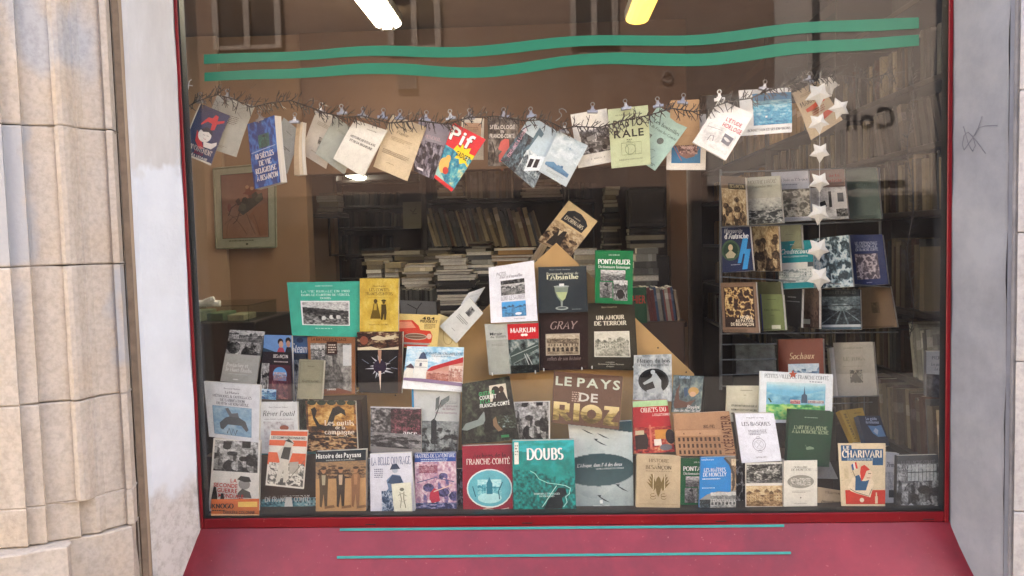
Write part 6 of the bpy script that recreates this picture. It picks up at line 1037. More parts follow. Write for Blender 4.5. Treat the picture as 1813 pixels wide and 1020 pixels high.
def make_clip():
    root = empty('clip', (0, 0, 0))
    b = MB(); w = .017
    b.quad((-w, -.006, 0), (w, -.006, 0), (w, -.0045, .008), (-w, -.0045, .008)); b.quad((w, .006, 0), (-w, .006, 0), (-w, .0045, .008), (w, .0045, .008)); b.quad((-w, -.0045, .008), (w, -.0045, .008), (w, .0045, .008), (-w, .0045, .008)); b.tube([(-w, -.006, 0), (w, -.006, 0)], .0011, 6); b.tube([(-w, .006, 0), (w, .006, 0)], .0011, 6)
    b.build('jaw', M['chrome'], root)
    b = MB(); b.hexa([(-.006, -.003, .0082), (.006, -.003, .0082), (.006, .003, .0082), (-.006, .003, .0082), (-.0035, -.001, .022), (.0035, -.001, .022), (.0035, .001, .022), (-.0035, .001, .022)]); b.build('tongue', M['chrome'], root)
    b = MB(); b.tube([(.0062 * math.cos(t), 0, .028 + .0062 * math.sin(t)) for t in [i * math.pi / 7 for i in range(15)]], .0017, 6); b.build('loop', M['chrome'], root)
    b = MB(); b.tube([(-.009, 0, .0105), (.009, 0, .0105)], .0022, 6); b.build('spring', M['chrome'], root)
    return root
def copy_tree(o, parent=None):
    c = o.copy(); COL.objects.link(c); c.parent = parent
    for ch in list(o.children): copy_tree(ch, c)
    return c
clips = [(402, 176, 'fixed to the blank grey green leaflet near the left end'), (567, 200, 'on the cream leaflet with the vignette'), (606, 203, 'on the blank grey green booklet'), (642, 208, 'on the white booklet with bold capitals'), (677, 210, 'right of the white booklet with bold capitals'), (708, 212, 'on the buff booklet'), (753, 214, 'on the purple grey crowd book'), (799, 212, 'on the red and yellow comic'), (832, 211, 'on the cream card behind the comic'), (893, 209, 'on the dark grey caving book'), (941, 208, 'on the pale blue wash house book'), (998, 235, 'below the wire hook on the blue tower booklet'), (1049, 200, 'on the lorry photo booklet'), (1109, 194, 'on the pale green booklet with two lines of capitals'), (1166, 190, 'on the mint bottle booklet'), (1208, 184, 'on the kraft paper pamphlet'), (1274, 178, 'on the bright white booklet with red capitals'), (1352, 160, 'on the blue landscape booklet'), (1431, 146, 'on the tan pamphlet with the red label'), (355, 182, 'on the navy thriller at the far left'), (462, 214, 'on the deep blue book with white pages'), (522, 218, 'on the narrow tan book seen edge on')]
C0 = make_clip()
for i, (px, py, lab) in enumerate(clips):
    o = C0 if i == 0 else copy_tree(C0)
    o.location = at(px, py, .085); o.rotation_euler = (0, rnd.uniform(-.22, .22), rnd.uniform(-.3, .3))
    o['label'] = ('white' if i == 16 else 'small steel') + ' clip ' + lab; o['category'] = 'clip'; o['group'] = 'clips holding the hanging books'
    if i == 16:
        for ch in o.children: ch.data = ch.data.copy(); ch.data.materials[0] = M['whitepl']
b = MB(); b.tube([at(x, y, .085) for x, y in [(984, 214), (990, 210), (994, 206), (994, 202), (990, 198), (990, 194), (995, 192), (1001, 195), (1003, 199)]], .0016, 6); tag(b.build('wire_hook', M['chrome'], org=at(994, 214, .085)), 'bent wire hook above the blue tower booklet', 'hook')
b = MB(); b.tube([at(x, y, .05) for x, y in [(330, 164), (333, 158), (334, 150), (335, 144), (339, 141)]], .0016, 6); b.tube([at(x, y, .05) for x, y in [(326, 150), (333, 151), (341, 152)]], .0014, 6); tag(b.build('wire_twist', M['whitepl'], org=at(333, 164, .05)), 'pale twisted wire end by the left frame edge', 'wire')

# ------------------------------------------------------------------ paper stars on a thread
st = [(1467, 150, 24, .3, 'back most star at the top, tilted right'), (1450, 166, 26, .1, 'upper star overlapping the tilted one'), (1488, 191, 22, -.25, 'star set off to the right of the thread'), (1450, 217, 22, .15, 'star over the red orange label'), (1453, 269, 21, 0, 'star hanging free above the rack'), (1452, 322, 22, .05, 'star before the mauve topped book'), (1451, 378, 23, -.08, 'star at the foot of the top tier'), (1450, 441, 25, .05, 'star before the teal and white book edge'), (1451, 492, 26, .0, 'lowest star, largest of all')]
for i, (px, py, r, rot, lab) in enumerate(st):
    yy = .055 + (.03 if i == 0 else 0) + (.01 if i == 2 else 0); c = at(px, py, yy); R_ = r * .00158; vs = []; n = 5; fs = []
    for k in range(10):
        a = -math.pi / 2 + rot + k * math.pi / 5; rr = R_ * (1.0 if k % 2 == 0 else .56) * rnd.uniform(.94, 1.06)
        vs.append(c + Vector((rr * math.cos(a), .008 if k % 2 == 0 else .002, rr * math.sin(a))))
    ctr = len(vs); vs.append(c + Vector((0, -.013, 0))); 
    for k in range(10): fs.append((ctr, (k + 1) % 10, k))
    m0 = len(vs); vs += [v + Vector((0, .004, 0)) for v in vs[:11]]
    fs += [tuple(m0 + q for q in reversed(f)) for f in fs[:10]]
    for k in range(10): j = (k + 1) % 10; fs.append((k, j, m0 + j, m0 + k))
    o = mk('paper_star', vs, fs, M['paperstar'], org=c); tag(o, 'white folded paper ' + lab, 'paper star', 'paper stars on a thread')
b = MB(); b.tube([at(1452, 128, .06), at(1451, 300, .06), at(1451, 512, .06)], .0005, 4); tag(b.build('thread', M['whitepl'], org=at(1452, 128, .06)), 'thin white thread the paper stars hang on', 'thread')
def flat_star(px, py, r, Y, m, lab):
    c = at(px, py, Y); vs = []
    for d in (0, .002):
        for k in range(10): a = math.pi / 2 + k * math.pi / 5; q = r * .0019 * (1 if k % 2 == 0 else .45); vs.append(c + Vector((q * math.cos(a), d, q * math.sin(a))))
    fs = [tuple(range(9, -1, -1)), tuple(range(10, 20))] + [(k, (k + 1) % 10, 10 + (k + 1) % 10, 10 + k) for k in range(10)]
    tag(mk('star_ornament', vs, fs, m, org=c), lab, 'star ornament')
flat_star(1404, 663, 8, .19, simple('rust_glitter', 'a8462a', .5, var=.3, vs=300), 'small rust coloured star stuck on the valley album')
flat_star(889, 300, 5, 1.2, simple('rust_star', '8a4a2a', .6), 'tiny rust star hanging before the upright books inside')

# ------------------------------------------------------------------ wire rack
rk = empty('wire_rack', at(1400, 760, .56), 'grey wire display rack holding face out books at the right', 'display rack')
def rod(pts, r, nm): b = MB(); b.tube(pts, r, 6); b.build(nm, M['rackwire'], rk)
M['rackwire'] = simple('rack_steel', '7d8286', .35, .7, .08)
rod([at(1276, 300, .60), at(1276, 690, .60)], .006, 'upright'); rod([at(1556, 297, .55), at(1560, 480, .55)], .005, 'upright')
rod([at(1276, 305, .60), at(1556, 297, .55)], .003, 'rod')
for y0, y1, x1 in ((402, 391, 1562), (490, 508, 1575), (591, 588, 1590), (610, 609, 1375), (637, 636, 1375), (664, 662, 1348), (684, 684, 1300)):
    rod([at(1277, y0, .50), at(x1, y1, .47)], .0028, 'rod')
for x in (1420, 1530): rod([at(x, 700, .50), at(x, 760, .50)], .002, 'rod')
rod([at(1470, 715, .5), at(1545, 712, .5)], .002, 'rod'); rod([at(1462, 703, .46), at(1556, 701, .44)], .003, 'rod')
for q in ([(1276, 391), (1562, 380), (1562, 392), (1276, 402)], [(1279, 482), (1380, 480), (1380, 490), (1279, 492)], [(1280, 584), (1592, 576), (1592, 588), (1280, 591)]):
    C = Cover([at(x, y, .455) for x, y in q]); C.add([0, 0, 1, 1], [0, 1, 1, 0], [(0, 1, 2, 3)], 'fff', layer=0)
    v = list(C.v); v += [tuple(np.array(p) + np.array((0, .003, 0))) for p in C.v]; mk('clear_lip', v, [(0, 1, 2, 3), (7, 6, 5, 4), (0, 4, 5, 1), (1, 5, 6, 2), (2, 6, 7, 3), (3, 7, 4, 0)], M['film'], rk)

# ------------------------------------------------------------------ lamps
def emit(name, col, s):
    m = bpy.data.materials.new(name); m.use_nodes = True; t = m.node_tree; b_ = t.nodes['Principled BSDF']; b_.inputs['Base Color'].default_value = (.9, .88, .8, 1)
    b_.inputs['Emission Color'].default_value = col + (1,); b_.inputs['Emission Strength'].default_value = s; return m
LS = 5.0
def lamp(pxa, pya, Ya, Yb, wd, col, lab, s):
    a = at(pxa, pya, Yb); z = a.z; root = empty('ceiling_lamp', (a.x, (Ya + Yb) / 2, z), lab, 'ceiling lamp', 'lit ceiling lamps')
    x0, x1 = a.x - wd / 2, a.x + wd / 2
    b = MB(); b.cbox(x0, x1, Ya, Yb, z + .035, z + .09, .006); b.build('housing', M['whitepl'], root)
    b = MB(); n = 7
    for i in range(n):     # bowed prismatic cover
        t0, t1 = math.pi * i / n, math.pi * (i + 1) / n; q = lambda t, y: (a.x - math.cos(t) * wd * .47, y, z + .034 - math.sin(t) * .03)
        b.quad(q(t0, Ya + .01), q(t1, Ya + .01), q(t1, Yb - .01), q(t0, Yb - .01))
    for y, rv in ((Ya + .01, 0), (Yb - .01, 1)):
        k = len(b.v); b.v += [(a.x - math.cos(math.pi * i / n) * wd * .47, y, z + .034 - math.sin(math.pi * i / n) * .03) for i in range(n + 1)]; b.f.append(tuple(range(k, k + n + 1)) if rv else tuple(range(k + n, k - 1, -1))); b.m.append(0)
    b.build('diffuser', emit('lamp_cover', col, s), root)
    if wd > .15:
        for s_ in (-.4, .4):
            b = MB(); b.tube([(a.x + s_ * wd * .5, Yb - .06, z + .012), (a.x + s_ * wd * .5, Yb - .012, z + .006)], .012, 8); b.build('tube_cap', M['whitepl'], root)
    for y in (Ya + .15, Yb - .15): b = MB(); b.tube([(a.x, y, z + .09), (a.x, y, 3.019)], .006, 6); b.build('hanger', M['whitepl'], root)
lamp(688, 54, .7, 2.0, .165, (1.0, .88, .62), 'bright warm white strip lamp on the ceiling, the left one', LS)
lamp(1128, 46, .7, 2.0, .14, (1.0, .60, .09), 'yellower strip lamp on the ceiling, the right one', .33)
lamp(655, 326, 4.2, 4.9, .12, (1.0, .92, .72), 'small lit strip lamp in the dark back room', LS)

# ------------------------------------------------------------------ framed poster on the tan wall
pq = [(378, 299), (487, 289), (489, 437), (383, 440)]
po = empty('framed_poster', at(434, 439, 2.44), 'framed poster of a toppling cart in red tones on the tan wall', 'framed poster')
C = Cover([at(x, y, 2.44) for x, y in pq]); C.add([0, 0, 1, 1], [0, 1, 1, 0], [(0, 1, 2, 3)], 'b4b8ac', layer=0)
def poster(U, V):
    n = fbm(U, V, 7, 4, 4); T = np.clip(V * .9 + .25 * (n - .5), 0, 1); return fcol(['7c4a48', '8c5a50', '9c7060', 'a87c68'], T)
C.op(('f', .12, .09, .88, .88, poster))
for o in [('p', [(.55, .62), (.66, .52), (.86, .46), (.86, .86), (.72, .86), (.64, .72)], '96624c'), ('p', [(.38, .54), (.42, .44), (.60, .38), (.78, .34), (.80, .42), (.62, .52), (.46, .60)], '3c3a3a'), ('e', .46, .50, .06, .05, '55504a'), ('e', .72, .40, .06, .05, '55504a'), ('p', [(.34, .42), (.40, .38), (.44, .46), (.38, .48)], '4a2c2a'), ('e', .56, .30, .05, .035, '7c3428'), ('e', .60, .36, .05, .04, '5c2a28'), ('e', .24, .50, .03, .05, '7c3a34'), ('w', [(.20, .56), (.34, .64), (.44, .74), (.52, .84)], .010, '6c4636'), ('w', [(.64, .60), (.70, .74), (.74, .86)], .010, '6c4636'), ('w', [(.3, .6), (.2, .72), (.18, .84)], .008, '7a5242'), ('e', .50, .42, .05, .04, '2c2a2a'), ('e', .66, .36, .05, .04, '2c2a2a'), ('p', [(.46, .34), (.58, .28), (.72, .30), (.60, .36)], '6c2420'), ('e', .54, .26, .03, .022, 'c89478'), ('e', .62, .28, .03, .022, 'c89478'), ('w', [(.36, .46), (.28, .50), (.22, .60)], .014, '3c2824'), ('w', [(.42, .54), (.36, .66), (.30, .70)], .012, '4a302a'), ('w', [(.52, .58), (.58, .70), (.66, .84)], .008, '4a302a'), ('w', [(.16, .70), (.30, .62), (.44, .60)], .008, '5a3830'), ('l', .22, .905, .80, 1, '6c7464', .014), ('e', .52, .955, .02, .012, '3c443c'), ('w', [(.12, .09), (.88, .09), (.88, .88), (.12, .88), (.12, .09)], .010, '2a2422')]: C.op(o)
mk('print', C.v, C.f, M['matte'], po, cols=C.c)
for e0, e1 in ((0, 1), (1, 2), (2, 3), (3, 0)):
    a, c = Vector(C.q[e0]), Vector(C.q[e1]); b = MB(); b.tube([a, c], .007, 4); b.build('frame_bar', simple('poster_frame', '8c9080', .4) if e0 == 0 else bpy.data.materials['poster_frame'], po)
g = [tuple(np.array(q) + C.n * .006) for q in C.q]; g += [tuple(np.array(q) + C.n * .009) for q in C.q]; mk('glazing', g, [(0, 1, 2, 3), (7, 6, 5, 4), (0, 4, 5, 1), (1, 5, 6, 2), (2, 6, 7, 3), (3, 7, 4, 0)], M['film'], po)

# ------------------------------------------------------------------ books on shelves and in piles inside the shop
PAL = {k: [lin(c) for c in v.split()] for k, v in {
 'pale': '9c8c70 b0a184 8a7c66 a39a86 776a56 c0b496', 'mixed': '6c6254 85785f 4c5050 9a8c6c 3c4046 5a3c30 a89a7c 6a5a48', 'dark': '2c2824 3a3430 4a4238 242628 5a5044', 'tan': 'b8905c c9a268 a07c48 d4b27e ac864c 8e6a40',
 'vivid': '6a2a26 2c4a66 8a8474 24506a 3a3a44 7a3a34 1f5a78 4a6a5a 35506a 8c7a60', 'grey': '6c6c66 4a4c4c 8a8a82 5a5a54 a0a094', 'black': '1c1c1e 262628 18181a 303032', 'red': '6c2c20 8a4428 4a2018 a87848 5c3826'}.items()}
def shelf_book_mesh():
    "unit book, spine towards -y: x thickness, y depth, z height; boards proud of the page block"
    b = MB(); t = .10
    b.box(0, t, .0, 1, 0, 1, 0); b.box(1 - t, 1, .0, 1, 0, 1, 0); b.box(t + .001, 1 - t - .001, 0, .04, 0, 1, 0); b.box(t + .001, 1 - t - .001, .041, .97, .012, .985, 1)
    me = bpy.data.meshes.new('shelf_book'); me.from_pydata(b.v, [], b.f); me.materials.append(M['shelfbook']); me.materials.append(M['pages']); me.polygons.foreach_set('material_index', b.m); me.update(); return me
SB = shelf_book_mesh()
def paperback_mesh():
    b = MB(); b.box(.0, .03, 0, 1, 0, 1, 0); b.box(.97, 1, 0, 1, 0, 1, 0); b.box(.031, .969, .012, .995, .004, .996, 1); b.box(.031, .969, 0, .0115, 0, 1, 0)
    me = bpy.data.meshes.new('shelf_paperback'); me.from_pydata(b.v, [], b.f); me.materials.append(M['shelfbook']); me.materials.append(M['pages']); me.polygons.foreach_set('material_index', b.m); me.update(); return me
SP = paperback_mesh()
ORD = 'first second third fourth fifth sixth seventh eighth ninth tenth eleventh twelfth thirteenth fourteenth fifteenth sixteenth seventeenth eighteenth nineteenth twentieth'.split()
def ordinal(i):
    if i < 20: return ORD[i]
    t = {2: 'twenty', 3: 'thirty', 4: 'forty'}[(i + 1) // 10]; u = (i + 1) % 10
    return {2: 'twentieth', 3: 'thirtieth', 4: 'fortieth'}[(i + 1) // 10] if u == 0 else t + '-' + ORD[u - 1]
def shade(c):
    r, g, b_ = c; v = max(c); s = (v - min(c)) / max(v, 1e-6)
    if v < .035: return 'blackish'
    if s < .25: return 'dark grey' if v < .12 else 'grey' if v < .3 else 'pale grey'
    if r >= g >= b_: return ('dark red' if g < r * .35 else 'dark brown' if v < .12 else 'brown' if v < .25 else 'tan' if v < .42 else 'cream')
    if b_ > r: return 'blue' if b_ > g * 1.15 else 'blue grey'
    return 'olive green'
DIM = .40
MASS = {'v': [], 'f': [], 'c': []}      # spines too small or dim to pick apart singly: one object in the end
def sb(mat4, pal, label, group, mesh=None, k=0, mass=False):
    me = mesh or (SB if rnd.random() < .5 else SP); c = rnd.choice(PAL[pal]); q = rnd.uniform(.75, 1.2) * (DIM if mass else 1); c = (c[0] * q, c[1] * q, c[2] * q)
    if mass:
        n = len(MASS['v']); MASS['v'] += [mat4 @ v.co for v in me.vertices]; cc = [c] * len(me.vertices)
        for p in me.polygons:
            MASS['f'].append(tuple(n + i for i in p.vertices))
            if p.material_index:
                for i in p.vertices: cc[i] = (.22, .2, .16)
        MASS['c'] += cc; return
    o = bpy.data.objects.new('book', me); COL.objects.link(o); o.matrix_world = mat4; o.color = c + (1,)
    return tag(o, shade(c) + ' book, ' + ordinal(k) + ' ' + label, 'book', group)
def Mx(loc, ax, sx): return Matrix.Translation(loc) @ ax @ Matrix.Diagonal((sx[0], sx[1], sx[2], 1))
def row(px0, px1, pyb, pyt, Y, n, pal, label, group, lean=0.0, depth=.16, var=.12, mass=False):
    "upright books spine out between two pixels on a shelf line, on plane Y"
    a, c = at(px0, pyb, Y), at(px1, pyb, Y); h = at(px0, pyt, Y).z - a.z; L = c.x - a.x
    ws = [rnd.uniform(.5, 1.5) for i in range(n)]; k = L / sum(ws); x = a.x
    for i, w in enumerate(ws):
        w *= k; hh = h * rnd.uniform(1 - var, 1.0); ln = lean * rnd.uniform(.85, 1.1)
        R_ = Matrix.Rotation(ln, 4, 'Y'); z = a.z + (c.z - a.z) * (x - a.x) / L
        sb(Mx((x, Y + rnd.uniform(0, .015), z), R_, (w * .94 * math.cos(ln), depth, hh)), pal, 'from the left in the ' + label, group, k=i, mass=mass); x += w
def pile(px0, px1, pyb, pyt, Y, n, pal, label, group, ends=.5, jit=.06, mass=False):
    "flat stack; spines or page edges towards the window"
    a, c = at(px0, pyb, Y), at(px1, pyb, Y); H_ = at(px0, pyt, Y).z - a.z; L = c.x - a.x; z = a.z
    ws = [rnd.uniform(.6, 1.4) for i in range(n)]; k = H_ / sum(ws)
    for i, w in enumerate(ws):
        w *= k; l = L * rnd.uniform(.78, 1.0); x = a.x + (L - l) * rnd.random(); d = rnd.uniform(.15, .2)
        flip = rnd.random() < ends; rz = rnd.uniform(-jit, jit)
        A = Matrix(((0, 0, 1, 0), (0, 1, 0, 0), (-1, 0, 0, 0), (0, 0, 0, 1)))       # lying flat, spine or fore-edge to the front
        if flip: A = Matrix(((0, 0, 1, 0), (0, -1, 0, 0), (1, 0, 0, 0), (0, 0, 0, 1)))
        loc = (x, Y + (d if flip else 0), z if flip else z + w)
        sb(Matrix.Translation(Vector(loc)) @ Matrix.Rotation(rz, 4, 'Z') @ A @ Matrix.Diagonal((w * .96, d, l, 1)), pal, 'from top of the ' + label, group, k=n - 1 - i, mass=mass); z += w
def shelfboard(parent, x0, x1, y0, y1, z, th=.022, nm='shelf_board'): b = MB(); b.cbox(x0, x1, y0, y1, z - th, z, .002); b.build(nm, M['dark'], parent)

# central bookcase in the back room
YC = 3.0; D = .26
cb = empty('bookcase', at(865, 560, YC), 'dark central bookcase with leaning magazines seen through the opening', 'bookcase')
xl, xr = at(752, 400, YC).x, at(1003, 400, YC).x
for py in (296, 352, 438, 560): shelfboard(cb, xl + .02, xr - .02, YC, YC + D, at(865, py, YC).z)
for x in (xl, xr): b = MB(); b.cbox(x - .018, x + .018, YC - .002, YC + D, .001, 2.5, .003); b.build('upright', M['dark'], cb)
b = MB(); b.box(xl + .019, xr - .019, YC + D + .001, YC + D + .015, .001, 2.5); b.build('back_panel', M['black'], cb)
row(824, 909, 351, 296, YC + .02, 18, 'pale', 'upright row on the upper central shelf', 'upright books on the upper shelf')
row(766, 965, 437, 365, YC + .02, 36, 'mixed', 'long leaning row on the middle shelf', 'leaning books on the middle shelf', lean=-.27, var=.16)
pile(772, 822, 351, 322, YC + .02, 6, 'pale', 'stack left of the upright row', 'flat stack on the upper shelf')
pile(922, 996, 351, 318, YC + .02, 7, 'pale', 'stack right of the upright row', 'second flat stack on the upper shelf')
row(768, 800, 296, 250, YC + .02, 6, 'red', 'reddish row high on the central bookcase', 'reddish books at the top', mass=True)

# tables with piles
def table(px0, px1, py, Y0, Y1, lab):
    a, c = at(px0, py, Y0), at(px1, py, Y0); root = empty('table', ((a.x + c.x) / 2, (Y0 + Y1) / 2, 0), lab, 'table')
    b = MB(); b.cbox(a.x, c.x, Y0 - .03, Y1, a.z - .03, a.z - .002, .003); b.build('tabletop', M['brown'], root)
    for x in (a.x + .04, c.x - .04):
        for y in (Y0 + .03, Y1 - .05): b = MB(); b.cbox(x - .02, x + .02, y - .02, y + .02, .001, a.z - .031, .003); b.build('leg', M['brown'], root)
table(636, 1000, 556, 1.5, 2.1, 'brown table loaded with book piles behind the window display')
table(1000, 1215, 572, 1.45, 2.0, 'low dark table under the white and grey book piles')
YT = 1.5
b = MB(); a, c = at(640, 498, 1.9), at(1000, 498, 1.9); b.cbox(a.x, c.x, 1.87, 2.09, at(700, 556, 1.5).z + .001, at(800, 502, 1.9).z - .003, .004); tag(b.build('table_riser', M['dark'], org=(a.x, 1.98, 1)), 'dark box riser at the back of the loaded table', 'riser')
pile(646, 712, 556, 500, YT + .2, 9, 'dark', 'dark pile at the left of the table', 'dark left pile')
pile(648, 680, 500, 462, YT + .2, 5, 'mixed', 'small stack over the dark left pile', 'brownish books over the dark left pile')
pile(682, 712, 498, 466, YT + .22, 4, 'mixed', 'short pile beside the dark left one', 'short grey brown pile')
pile(714, 770, 520, 468, YT + .1, 9, 'pale', 'pale pile behind the yellow book', 'pale pile')
pile(770, 846, 556, 478, YT, 17, 'black', 'tall black pile', 'tall black pile', jit=.03)
pile(774, 826, 478, 452, YT + .05, 4, 'pale', 'pale stack over the tall black pile', 'pale books over the black pile')
pile(826, 878, 490, 446, YT + .15, 7, 'grey', 'middle pile over the tilted portrait', 'middle grey pile')
pile(872, 950, 474, 440, YT + .12, 6, 'tan', 'wide pile left of the board peak', 'wide tan pile')
pile(1018, 1062, 572, 440, YT + .1, 14, 'pale', 'tall pile left of the green dictionary', 'tall pale pile')
pile(1122, 1168, 572, 440, YT + .05, 13, 'grey', 'pile right of the green dictionary', 'grey pile')
row(1146, 1206, 570, 508, .74, 11, 'vivid', 'coloured row by the old green book', 'short coloured row', lean=-.13, depth=.14)
b = MB(); a, c = at(1105, 570, .72), at(1212, 570, .72); b.cbox(a.x, c.x, .715, .96, a.z - .35, a.z - .002, .004); tag(b.build('wooden_crate', M['brown'], org=(a.x, .8, a.z - .35)), 'dark wooden box carrying the short coloured row of books', 'box')
b = MB(); a, c = at(1100, 700, .72), at(1216, 700, .72); 
b.cbox(a.x + .03, c.x - .03, .74, .94, .001, at(1105, 570, .72).z - .352, .004); tag(b.build('pedestal', M['dark'], org=(a.x, .8, 0)), 'dark pedestal under the wooden box', 'pedestal')
p = [at(x, y, 1.1) for x, y in ((708, 532), (772, 534), (774, 562), (710, 562))]; C = Cover(p); C.add([0, 0, 1, 1], [0, 1, 1, 0], [(0, 1, 2, 3)], '8c9092', layer=0)
C.op(('w', [(.4, 1), (.46, .5), (.6, .1)], .02, '3a3c3e')); C.op(('w', [(.46, .5), (.2, .2)], .02, '3a3c3e')); n = len(C.v); C.v += [tuple(np.array(q) + np.array((0, .015, 0))) for q in C.q]; C.f += [(n + 3, n + 2, n + 1, n)] + [(i, n + i, n + (i + 1) % 4, (i + 1) % 4) for i in range(4)]; C.c += [lin('2c2c2e')] * 4
o = mk('framed_print', C.v, C.f, M['matte'], cols=C.c, org=p[3]); tag(o, 'small grey framed print behind the yellow and red booklets', 'framed print')
# books leaning behind the board peak and the slim volumes on the board's left slope
for q in ((700, 752, 500, 444, 1.92, 9), (752, 800, 500, 438, 1.95, 11), (830, 872, 470, 428, 1.95, 9), (872, 925, 470, 446, 1.98, 5), (962, 1012, 500, 432, 1.95, 13), (1062, 1112, 500, 462, 1.9, 8), (640, 700, 470, 440, 1.98, 6)):
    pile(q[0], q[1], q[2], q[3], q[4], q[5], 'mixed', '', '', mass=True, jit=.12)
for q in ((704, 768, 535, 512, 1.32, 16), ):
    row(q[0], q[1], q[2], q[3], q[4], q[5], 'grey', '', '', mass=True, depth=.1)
b = MB(); a, c = at(700, 536, 1.30), at(772, 536, 1.30); b.cbox(a.x, c.x, 1.31, 1.45, a.z - .2, a.z - .001, .003); b.box(a.x + .01, c.x - .01, 1.32, 1.44, .001, a.z - .201); tag(b.build('book_trolley', M['brown'], org=(a.x, 1.38, 0)), 'low brown stand with a row of thin volumes behind the yellow book', 'stand')
row(938, 956, 460, 418, .42, 3, 'pale', 'trio leaning behind the board peak', 'books behind the board peak', lean=.6, depth=.10)

# bookcase at the far left of the back room (dim)
YL = 4.3
lb = empty('bookcase', at(665, 560, YL), 'dim bookcase at the left of the back room', 'bookcase')
xl, xr = at(594, 400, YL).x, at(748, 400, YL).x
LSH = (318, 364, 402, 450, 492)
for py in LSH: shelfboard(lb, xl + .02, xr - .02, YL, YL + .22, at(660, py, YL).z)
for x in (xl, xr): b = MB(); b.cbox(x - .015, x + .015, YL - .002, YL + .22, .001, 2.6, .003); b.build('upright', M['dark'], lb)
b = MB(); b.box(xl + .016, xr - .016, YL + .221, YL + .235, .001, 2.6); b.build('back_panel', M['black'], lb)
for py, h, x0, x1, n, pal in ((364, 26, 612, 700, 14, 'dark'), (402, 28, 600, 690, 14, 'dark'), (402, 26, 692, 735, 8, 'pale'), (450, 34, 604, 690, 14, 'dark'), (492, 34, 604, 690, 10, 'dark')):
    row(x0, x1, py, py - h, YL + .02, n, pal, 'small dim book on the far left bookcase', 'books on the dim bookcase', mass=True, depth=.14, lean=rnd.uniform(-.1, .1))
# white papers and posters hung at the edge of the central case
def sheet(q, Y, c, ops, lab, nm='hanging_print', th=.003):
    C = Cover([at(x, y, Y) for x, y in q]); C.add([0, 0, 1, 1], [0, 1, 1, 0], [(0, 1, 2, 3)], c, layer=0)
    for o in ops: C.op(o)
    n = len(C.v); C.v += [tuple(np.array(p) + np.array((0, th, 0))) for p in C.q]; C.f += [(n + 3, n + 2, n + 1, n)] + [(i, n + i, n + (i + 1) % 4, (i + 1) % 4) for i in range(4)]; C.c += [lin(c)] * 4
    o = mk(nm, C.v, C.f, M['matte'], cols=C.c, org=tuple(C.q[3])); tag(o, lab, 'print'); return o
sheet([(713, 358), (746, 357), (746, 404), (714, 405)], 2.9, '6c6a58', [('w', [(.4, .3), (.55, .4), (.7, .25)], .05, '2a2a24'), ('w', [(.5, .45), (.75, .45)], .04, '2a2a24')], 'small greenish print pinned at the left side of the central bookcase')
pile(560, 600, 376, 342, 2.9, 5, 'pale', 'stack on the wall bracket', 'volumes on the wall bracket', jit=.02)
b = MB(); a, c = at(556, 378, 2.9), at(606, 378, 2.9); b.cbox(a.x, c.x, 2.88, 3.1, a.z - .03, a.z - .003, .003); b.tube([(a.x + .05, 3.09, a.z - .03), (a.x + .05, 3.09, a.z - .3), (a.x + .05, 3.49, a.z - .3)], .01, 5); tag(b.build('wall_bracket', M['brown'], org=a), 'small wall bracket carrying stacked volumes in the passage', 'bracket')
# beyond the opening at the right of the central case
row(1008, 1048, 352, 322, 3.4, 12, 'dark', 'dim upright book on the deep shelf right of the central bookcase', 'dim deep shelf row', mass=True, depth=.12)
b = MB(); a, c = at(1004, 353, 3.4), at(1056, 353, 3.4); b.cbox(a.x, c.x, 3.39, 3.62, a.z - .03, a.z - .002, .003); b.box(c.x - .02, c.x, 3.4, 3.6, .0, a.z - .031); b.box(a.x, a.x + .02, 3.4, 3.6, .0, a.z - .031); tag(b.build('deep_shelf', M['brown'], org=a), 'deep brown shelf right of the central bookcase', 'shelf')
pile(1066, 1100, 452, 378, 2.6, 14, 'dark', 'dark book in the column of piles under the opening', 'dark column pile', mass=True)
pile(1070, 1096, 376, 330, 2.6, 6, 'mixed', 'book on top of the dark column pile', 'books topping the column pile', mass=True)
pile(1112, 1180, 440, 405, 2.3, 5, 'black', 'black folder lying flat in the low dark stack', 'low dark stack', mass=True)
b = MB(); a, c = at(1058, 452, 2.25), at(1186, 452, 2.25); b.cbox(a.x, c.x, 2.27, 2.46, .001, min(a.z, c.z) - .004, .004); tag(b.build('low_cabinet', M['dark'], org=(a.x, 2.3, 0)), 'dark low cabinet under the opening beside the pillar', 'cabinet')
b = MB(); a, c = at(1112, 404, 2.3), at(1180, 332, 2.3); b.cbox(a.x, c.x, 2.3, 2.44, a.z, c.z, .01); b.cbox(a.x + .02, c.x - .02, 2.292, 2.299, a.z + .03, c.z - .03, .002); tag(b.build('monitor', M['black'], org=a), 'black boxy set standing on the low dark stack', 'monitor')
pile(1140, 1196, 372, 340, 2.2, 4, 'dark', 'flat brown box file over the black set', 'box files over the black set') if False else None

# ------------------------------------------------------------------ bookcases along the right wall
rc = empty('bookcase', (1.55, 2.0, 0), 'long dark bookcase running back along the right wall', 'bookcase')
XF = 1.42
for z in (2.52, 2.20): shelfboard(rc, XF, XF + .26, .12, 4.6, z)
for z in (1.96, 1.715, 1.33, 1.06, .76): shelfboard(rc, XF, XF + .26, .12, 2.55, z)
for z in (1.93, 1.565, 1.24, .90): shelfboard(rc, XF, XF + .26, 2.57, 4.6, z)
for y in (.105, 1.35, 2.555, 4.6): b = MB(); b.cbox(XF - .004, XF + .26, y, y + .018, .001, 2.9, .002); b.build('upright', M['dark'], rc)
b = MB(); b.box(XF + .261, XF + .275, .1, 4.62, .001, 2.9); b.build('back_panel', M['black'], rc)
AX = Matrix(((0, 1, 0, 0), (1, 0, 0, 0), (0, 0, 1, 0), (0, 0, 0, 1)))          # spine towards -x: local y -> world x, local x -> world y
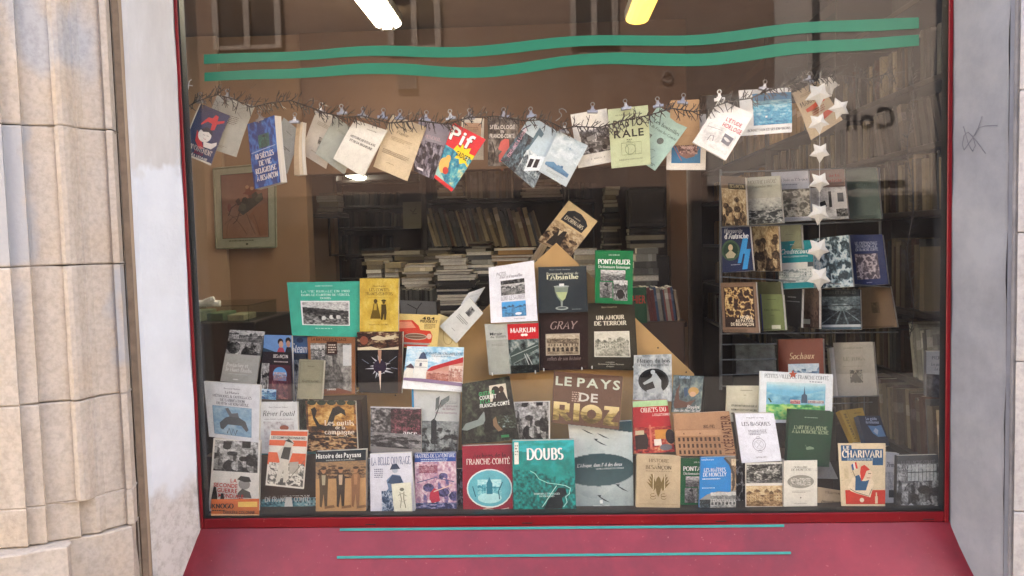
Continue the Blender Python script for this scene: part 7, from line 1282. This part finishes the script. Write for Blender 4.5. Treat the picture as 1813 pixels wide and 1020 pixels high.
def srow(y0, y1, z, h, n, pal, label, group, lean=0.0, var=.15, mass=False):
    ws = [rnd.uniform(.5, 1.5) for i in range(n)]; k = (y1 - y0) / sum(ws); y = y0
    for i, w in enumerate(ws):
        w *= k; hh = h * rnd.uniform(1 - var, 1); ln = lean * rnd.uniform(.8, 1.1)
        sb(Mx((XF + .01 + rnd.uniform(0, .03), y, z), Matrix.Rotation(-ln, 4, 'X') @ AX, (w * .93 * math.cos(ln), .16, hh)), pal, 'from the front in the ' + label, group, k=i, mass=mass); y += w
srow(2.0, 3.9, 2.202, .20, 34, 'tan', 'tan row above the wire rack', 'tan row above the rack', lean=.05)
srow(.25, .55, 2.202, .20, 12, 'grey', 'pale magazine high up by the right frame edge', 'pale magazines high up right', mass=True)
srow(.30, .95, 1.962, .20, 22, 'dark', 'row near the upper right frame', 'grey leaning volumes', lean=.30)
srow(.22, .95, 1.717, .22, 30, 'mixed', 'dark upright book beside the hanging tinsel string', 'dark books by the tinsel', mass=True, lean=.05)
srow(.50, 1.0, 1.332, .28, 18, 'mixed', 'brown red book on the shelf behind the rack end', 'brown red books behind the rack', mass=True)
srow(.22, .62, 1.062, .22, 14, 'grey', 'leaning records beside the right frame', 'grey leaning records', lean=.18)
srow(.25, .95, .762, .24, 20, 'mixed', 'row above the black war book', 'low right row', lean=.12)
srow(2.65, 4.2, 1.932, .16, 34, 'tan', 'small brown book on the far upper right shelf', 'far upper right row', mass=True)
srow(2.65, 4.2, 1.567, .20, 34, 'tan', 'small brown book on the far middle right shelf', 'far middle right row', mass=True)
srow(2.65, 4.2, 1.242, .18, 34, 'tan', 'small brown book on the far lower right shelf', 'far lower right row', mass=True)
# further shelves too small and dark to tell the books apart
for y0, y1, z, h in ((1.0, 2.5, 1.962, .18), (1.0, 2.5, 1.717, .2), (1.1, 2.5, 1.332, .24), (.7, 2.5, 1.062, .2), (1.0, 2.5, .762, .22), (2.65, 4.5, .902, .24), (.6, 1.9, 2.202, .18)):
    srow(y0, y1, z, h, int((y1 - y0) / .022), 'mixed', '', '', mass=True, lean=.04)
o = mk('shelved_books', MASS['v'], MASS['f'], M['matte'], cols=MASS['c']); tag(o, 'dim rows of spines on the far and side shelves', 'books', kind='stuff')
# chair-high clutter on the right: brown panel seen above the rack

# ------------------------------------------------------------------ left: counter with a glass case
b = MB(); a, c = at(330, 572, 1.05), at(452, 572, 1.05); b.cbox(a.x - .3, c.x, 1.05, 1.6, .001, a.z - .002, .004); tag(b.build('counter', M['dark'], org=(a.x, 1.3, 0)), 'dark counter at the left behind the window', 'counter')
gc = empty('glass_case', at(390, 572, 1.1), 'greenish glass case standing on the dark counter', 'glass case')
z0, z1 = at(390, 572, 1.06).z + .002, at(390, 541, 1.06).z; x0, x1 = at(345, 560, 1.06).x - .12, at(440, 560, 1.06).x
for (p0, p1) in (((x0, 1.06), (x1, 1.065)), ((x1 - .005, 1.066), (x1, 1.44)), ((x0, 1.066), (x0 + .005, 1.44))):
    b = MB(); b.box(p0[0], p1[0], p0[1], p1[1], z0, z1 - .006); b.build('glass_side', M['case_glass'], gc)
b = MB(); b.box(x0, x1, 1.06, 1.445, z1 - .0055, z1); b.build('glass_top', M['case_glass'], gc)
for i in range(3):
    x = x0 + .05 + i * .10; b = MB(); b.cbox(x, x + .08, 1.12, 1.28, z0 + .001, z0 + .05 - .01 * i, .003); tag(b.build('packet', simple('packet_%d' % i, ('a8a890', '6a7a60', 'b0a088')[i], .6), org=(x, 1.2, z0)), ('cream', 'green', 'buff')[i] + ' packet inside the glass case', 'packet')
lp_ = at(372, 540, 1.2); b = MB(); b.tube([lp_ + Vector((-.09, 0, .012)), lp_ + Vector((.0, 0, .014)), lp_ + Vector((.05, 0, .01))], .012, 8); b.tube([lp_ + Vector((-.02, 0, .014)), lp_ + Vector((.02, -.02, .03)), lp_ + Vector((.03, -.02, .034))], .018, 8, taper=.6); tag(b.build('tape_dispenser', M['whitepl'], org=lp_), 'white desk implement lying on top of the glass case', 'dispenser')
